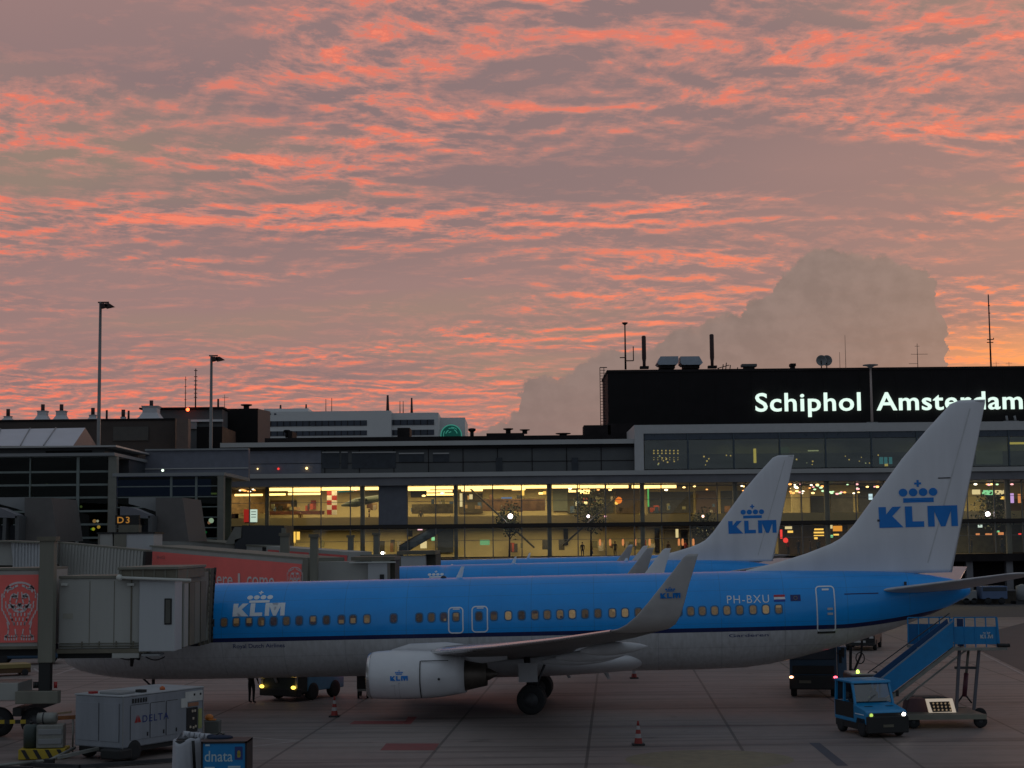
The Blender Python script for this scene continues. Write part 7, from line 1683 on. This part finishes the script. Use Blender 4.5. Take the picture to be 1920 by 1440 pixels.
# pale equipment with a green beacon just behind the tug
gb = thing('beacon_cart', (at(1620, 1300, 66).x, 66, 0), 'low pale-topped cart with green beacon behind the blue tractor', 'cart'); zc_ = at(1620, 1266, 66).z; MB().bx(-.5, .5, 0, 1.6, .35, zc_, .04).build('body', M_DRK, gb); MB().bx(-.45, .55, -.02, 1.6, zc_, zc_ + .06).build('top', M_FASC, gb)
MB().lathe([(.05, 0), (.07, .05), (.05, .12), (.01, .14)], (-.18, .2, zc_ + .06), 'z', 12).build('beacon', emis('green_beacon', (.55, 1., .12), 3.5), gb)
for q in ((-.4, .2), (.4, .2), (-.4, 1.4), (.4, 1.4)): wheel(gb, (q[0], q[1], .22), .22, .12, axis='x')
# ---- dark van far behind
vn = thing('parked_van', gnd(1620, 1216), 'dark van with a pale roof parked beyond the rear fuselage', 'van', rz=R(-18))
MB().prism([(-2.2, .35), (-2.25, .95), (-1.7, 1.1), (-1.2, 1.75), (2.1, 1.80), (2.2, .35)], -.9, .9, 'x').build('body', mat('black_van_paint', (.02, .02, .022), .35), vn, bevel=.05); MB().bx(-.78, .78, -1.25, 2.05, 1.80, 1.86, .02).build('roof', M_FASC, vn)
MB().quad([(-.8, -1.74, 1.12), (.8, -1.74, 1.12), (.75, -1.24, 1.70), (-.75, -1.24, 1.70)]).build('windscreen', M_WIN, vn); MB().bx(-.35, .35, -2.30, -2.26, .5, .62).build('number_plate', M_FASC, vn); MB().bx(-.85, .85, -2.32, -2.2, .3, .5, .02).build('bumper', M_BUMP, vn)
for s in (-1, 1):
    MB().bx(s * .7 - .12, s * .7 + .12, -2.29, -2.25, .75, .88).build('headlight', M_FASC, vn)
    for yy in (-1.4, 1.4): wheel(vn, (s * .82, yy, .33), .33, .2, axis='x')
# ---- pushback vehicle behind the nose, light blue side
pb = thing('pushback_tug', (at(524, 1300, 72.2).x, 72.2, 0), 'vehicle with amber lamps and light blue side behind the forward belly', 'tug', rz=R(-30))
LB = mat('light_blue_paint', (.10, .26, .40), .5, var=.1)
MB().bx(-1.0, 1.0, 0, .7, .35, 1.25, .05).build('front', mat('tug_dark_green', (.02, .03, .028), .5), pb); MB().bx(-.99, .99, .7, 3.4, .38, 1.55, .05).build('body', LB, pb); MB().bx(-1.03, 1.03, -.1, .25, .22, .55, .04).build('bumper', M_BUMP, pb)
MB().bx(-.8, .8, .8, 2.2, 1.55, 2.2, .05).build('cab', M_WIN, pb)
for s, xx in ((-1, -.86), (1, .86)):
    l = MB().lathe([(.01, 0), (.09, 0), (.01, .03)], (xx, -.13, .62), 'y', 14).build('headlight', M_CLAD2, pb); MB().ball((xx, -.14, .62), .085, 10, (1.5, .5, .9)).build('lamp_glass', emis('amber_headlight', (1., .62, .08), 3.), l)
    MB().bx(xx - .1, xx + .1, -.05, 0, 1.05, 1.12).build('marker_light', emis('dim_amber', (1., .5, .2), .5), pb)
    MB().bx(s * .93 - .06, s * .93 + .06, -.04, .02, .6, 1.2).build('corner_trim', M_CLAD, pb)
    for yy in (1.1, 2.7): wheel(pb, (s * .9, yy, .38), .38, .25, axis='x')
MB().bar((-.35, -.05, 1.2), (-.1, -.05, .8), .08).build('tow_hook', M_CLAD, pb)
p = pb.matrix_basis; MB().tube((.95, 3.3, 1.05), (1.25, 3.4, 1.05), .03).ball((1.28, 3.4, 1.05), .06, 8).build('red_marker', emis('red_marker', (1., .10, .14), 5.), pb)
bc_ = thing('baggage_cart', (at(680, 1290, 73).x, 73, 0), 'plain black cart just left of the near engine intake', 'cart'); MB().bx(-.26, .26, 0, 1.5, .4, 1.6, .03).build('body', M_BUMP, bc_); MB().bx(-.24, .24, -.02, .1, .32, .42).build('sill', M_GAL, bc_)
for q in ((-.2, .2), (.2, .2), (-.2, 1.3), (.2, 1.3)): wheel(bc_, (q[0], q[1], .17), .17, .08, axis='x')
# ---- far vehicles by the pier on the right
fv = thing('delivery_van', (at(1865, 1105, 166).x, 166.0, 0), 'pale blue vehicle parked under the pier at the right', 'van'); s_ = span(1841, 1889, 1099, 1112, 166)
MB().bx(s_[0], s_[1], 166, 168, .55, s_[3] , .08).build('body', mat('dull_blue_van', (.09, .14, .26), .5), fv, **W); MB().bx(s_[0] + .1, s_[1] - .1, 165.97, 166, s_[3] - .5, s_[3] - .1).build('side_window', M_WIN, fv, **W)
for xx in (s_[0] + .6, s_[1] - .6): MB().lathe([(.1, -.1), (.35, -.1), (.35, .1), (.1, .1)], (xx, 166.1, .36), 'y', 16).build('wheel', M_TYRE, fv, **W)
fv = thing('service_car', (at(1822, 1105, 166).x, 166.5, 0), 'small grey vehicle between the tailplane and the pale blue one', 'car'); s_ = span(1806, 1832, 1102, 1114, 166.5); MB().bx(s_[0], s_[1], 166.5, 168, .4, s_[3] - .3, .08).bx(s_[0] + .4, s_[1] - .4, 166.6, 167.9, s_[3] - .3, s_[3] + .1, .08).build('body', M_CLAD, fv, **W)
for xx in (s_[0] + .3, s_[1] - .3): MB().lathe([(.1, -.1), (.33, -.1), (.33, .1), (.1, .1)], (xx, 166.6, .34), 'y', 16).build('wheel', M_TYRE, fv, **W)
fv = thing('white_tank', (at(1916, 1100, 167).x, 167, 0), 'pale rounded tank at the right edge under the pier', 'tank'); MB().lathe([(.1, 0), (.6, .1), (.6, 1.5), (.1, 1.7)], (0, 0, .3), 'z', 18).build('shell', M_CLAD, fv); MB().bx(-.9, .9, -.9, .9, 0, .3).build('base', M_DRK, fv)
# ---------------------------------------------------------------- PEOPLE
M_SKIN = mat('skin', (.38, .22, .15), .6, var=.05); M_HAIR = mat('dark_hair', (.02, .014, .01), .7)
def person(loc, rz, label, top, leg, pose='stand', H=1.78, group=None, vest=None, name='person'):
    o = thing(name, loc, label, 'person', rz=rz, group=group)
    k = H / 1.78; J = {}
    sit = pose == 'sit'; st_ = pose == 'stride'
    hip = .92 if not sit else .46
    P_ = [('pel', (0, 0, hip), .125, None), ('waist', (0, 0, hip + .16), .115, 'pel'), ('chest', (0, .0, hip + .36), .145, 'waist'), ('neckb', (0, 0, hip + .54), .065, 'chest'), ('neck', (0, -.01, hip + .60), .052, 'neckb'),
          ('head', (0, -.02, hip + .69), .085, 'neck'), ('crown', (0, -.015, hip + .80), .07, 'head')]
    for s, n in ((-1, 'l'), (1, 'r')):
        a = .16 if pose != 'reach' else .55
        P_ += [('sh' + n, (s * .19, 0, hip + .50), .062, 'chest'), ('el' + n, (s * (.24 + .03 * a), -.02 - .1 * a, hip + .50 - .29), .045, 'sh' + n), ('wr' + n, (s * .24, -.12 - .2 * a, hip + (-.02 if not sit else .20)), .032, 'el' + n), ('ha' + n, (s * .235, -.15 - .22 * a, hip + (-.11 if not sit else .20)), .028, 'wr' + n)]
        f = (.16 * s if st_ else 0)
        if sit: L_ = [('hp', (s * .10, -.02, hip - .01), .09), ('kn', (s * .12, -.46, hip + .0), .065), ('an', (s * .12, -.48, .08), .045), ('to', (s * .13, -.64, .035), .035)]
        else: L_ = [('hp', (s * .10, 0, hip - .08), .09), ('kn', (s * .11, -f * .9 - .02, .49), .062), ('an', (s * .11, f * .7, .085), .045), ('to', (s * .12, f * .7 - .17, .035), .035)]
        pr = 'pel'
        for nm, c, r in L_: P_.append((nm + n, c, r, pr)); pr = nm + n
    idx = {}; vs = []; es_ = []
    for i, (n, c, r, p) in enumerate(P_):
        idx[n] = i; vs.append(Vector(c) * k)
        if p: es_.append((idx[p], i))
    me = bpy.data.meshes.new('body'); me.from_pydata(vs, es_, []); me.materials.append(top)
    ob = bpy.data.objects.new('body', me); C.objects.link(ob); ob.parent = o
    ob.modifiers.new('s', 'SKIN')
    for i, (n, c, r, p) in enumerate(P_): me.skin_vertices[0].data[i].radius = (r * k, r * k * (.8 if n in ('chest', 'waist', 'pel') else 1)); me.skin_vertices[0].data[i].use_root = (i == 0)
    ob.modifiers.new('u', 'SUBSURF').levels = 1; ob.modifiers['u'].render_levels = 1
    # bake, then colour by height: skin on head and hands, trousers below the waist
    dg = bpy.context.evaluated_depsgraph_get(); dg.update(); m2 = bpy.data.meshes.new_from_object(ob.evaluated_get(dg)); ob.modifiers.clear(); ob.data = m2
    m2.materials.clear()
    for q in (top, leg, M_SKIN, M_TYRE): m2.materials.append(q)
    for f in m2.polygons:
        c = f.center; z_ = c.z / k; f.use_smooth = True
        out = abs(c.x) / k > .20 and z_ < hip + .02 + (.2 if sit else 0) and c.y / k < -.1
        f.material_index = 2 if z_ > hip + .575 or out else (3 if z_ < .11 else (1 if z_ < hip + .05 and not (abs(c.x) / k > .185 and not sit) else 0))
    MB().ball((0, .005 * k, (hip + .76) * k), .098 * k, 12, (.95, 1.08, .95)).build('hair', M_HAIR, o)
    MB().ball((0, -.112 * k, (hip + .70) * k), .018 * k, 6).build('nose', M_SKIN, o)
    if vest: MB().lathe([(.150 * k, 0), (.165 * k, .12 * k), (.185 * k, .32 * k), (.13 * k, .42 * k)], (0, 0, (hip + .08) * k), 'z', 16, caps=False).xf(Matrix.Scale(1.15, 4, (1, 0, 0))).build('vest', vest, o)
    return o
D1 = mat('dark_clothes', (.02, .02, .025), .9); D2 = mat('brown_coat', (.10, .05, .03), .9); D3_ = mat('grey_coat', (.09, .09, .10), .9); D4 = mat('red_jacket', (.30, .03, .03), .9); D5 = mat('jeans', (.03, .045, .09), .9)
p = gnd(466, 1322); person((p.x, 71.4, 0), 2.6, 'ground worker in dark clothes standing behind the forward belly', D1, D1, 'stand')
# driver
dl = rootmat(tg) @ Vector((.28, .45, .48)); person(dl, R(16), 'driver in green vest seated in the blue tractor', D1, D1, 'sit', 1.45, vest=M_HIVIS)
GRP = 'travellers inside the pier'
for i, (px, dpt, up, lb, tp, pose) in enumerate(((1092, 3.2, 0, 'traveller in dark clothes between the second indoor tree and the brace', D1, 'stand'), (1109, 2.8, 0, 'traveller in brown coat under the second indoor tree', D2, 'stride'), (1153, 2.9, 0, 'traveller in grey beside the orange table lamps', D3_, 'stand'), (1205, 2.5, 0, 'traveller in black just above the winglets', D1, 'stride'),
        (1253, 3.1, 0, 'traveller in brown right of the winglets', D2, 'stand'), (1285, 3.4, 0, 'traveller in red jacket below the dark tall doorway', D4, 'stand'), (1478, 2.6, 0, 'traveller in red just right of the middle fin', D4, 'stand'), (1497, 2.2, 0, 'traveller in black by the red lamp', D1, 'stride'),
        (1519, 2.9, 0, 'traveller in brown in front of the yellow shop shelves', D2, 'stand'), (1534, 2.1, 0, 'traveller in grey in front of the yellow shop shelves', D3_, 'stride'), (1822, 2.5, 0, 'traveller in black nearest the near fin\'s trailing edge', D1, 'stand'), (1879, 2.4, 0, 'traveller in grey under the amber shop lights', D3_, 'stride'),
        (690, 2.4, 1, 'traveller in brown at the upper balustrade beside the blank panel', D2, 'stand'), (788, 2.6, 1, 'traveller in grey at the upper balustrade above the escalator', D3_, 'stand'), (940, 2.6, 1, 'traveller in black at the upper balustrade left of the bright glow', D1, 'stand'), (560, 2.6, 1, 'traveller in dark jacket at the upper balustrade left of the chequered tower', D2, 'stride'))):
    x = at(px, 1020, YF + dpt).x; person((x, YF + dpt + (1.4 if up else 0), (ZM if up else ZB - .1)), (i * 1.7) % 6.28, lb, tp, D5 if i % 3 else D1, pose, 1.68 + .03 * (i % 4), GRP)
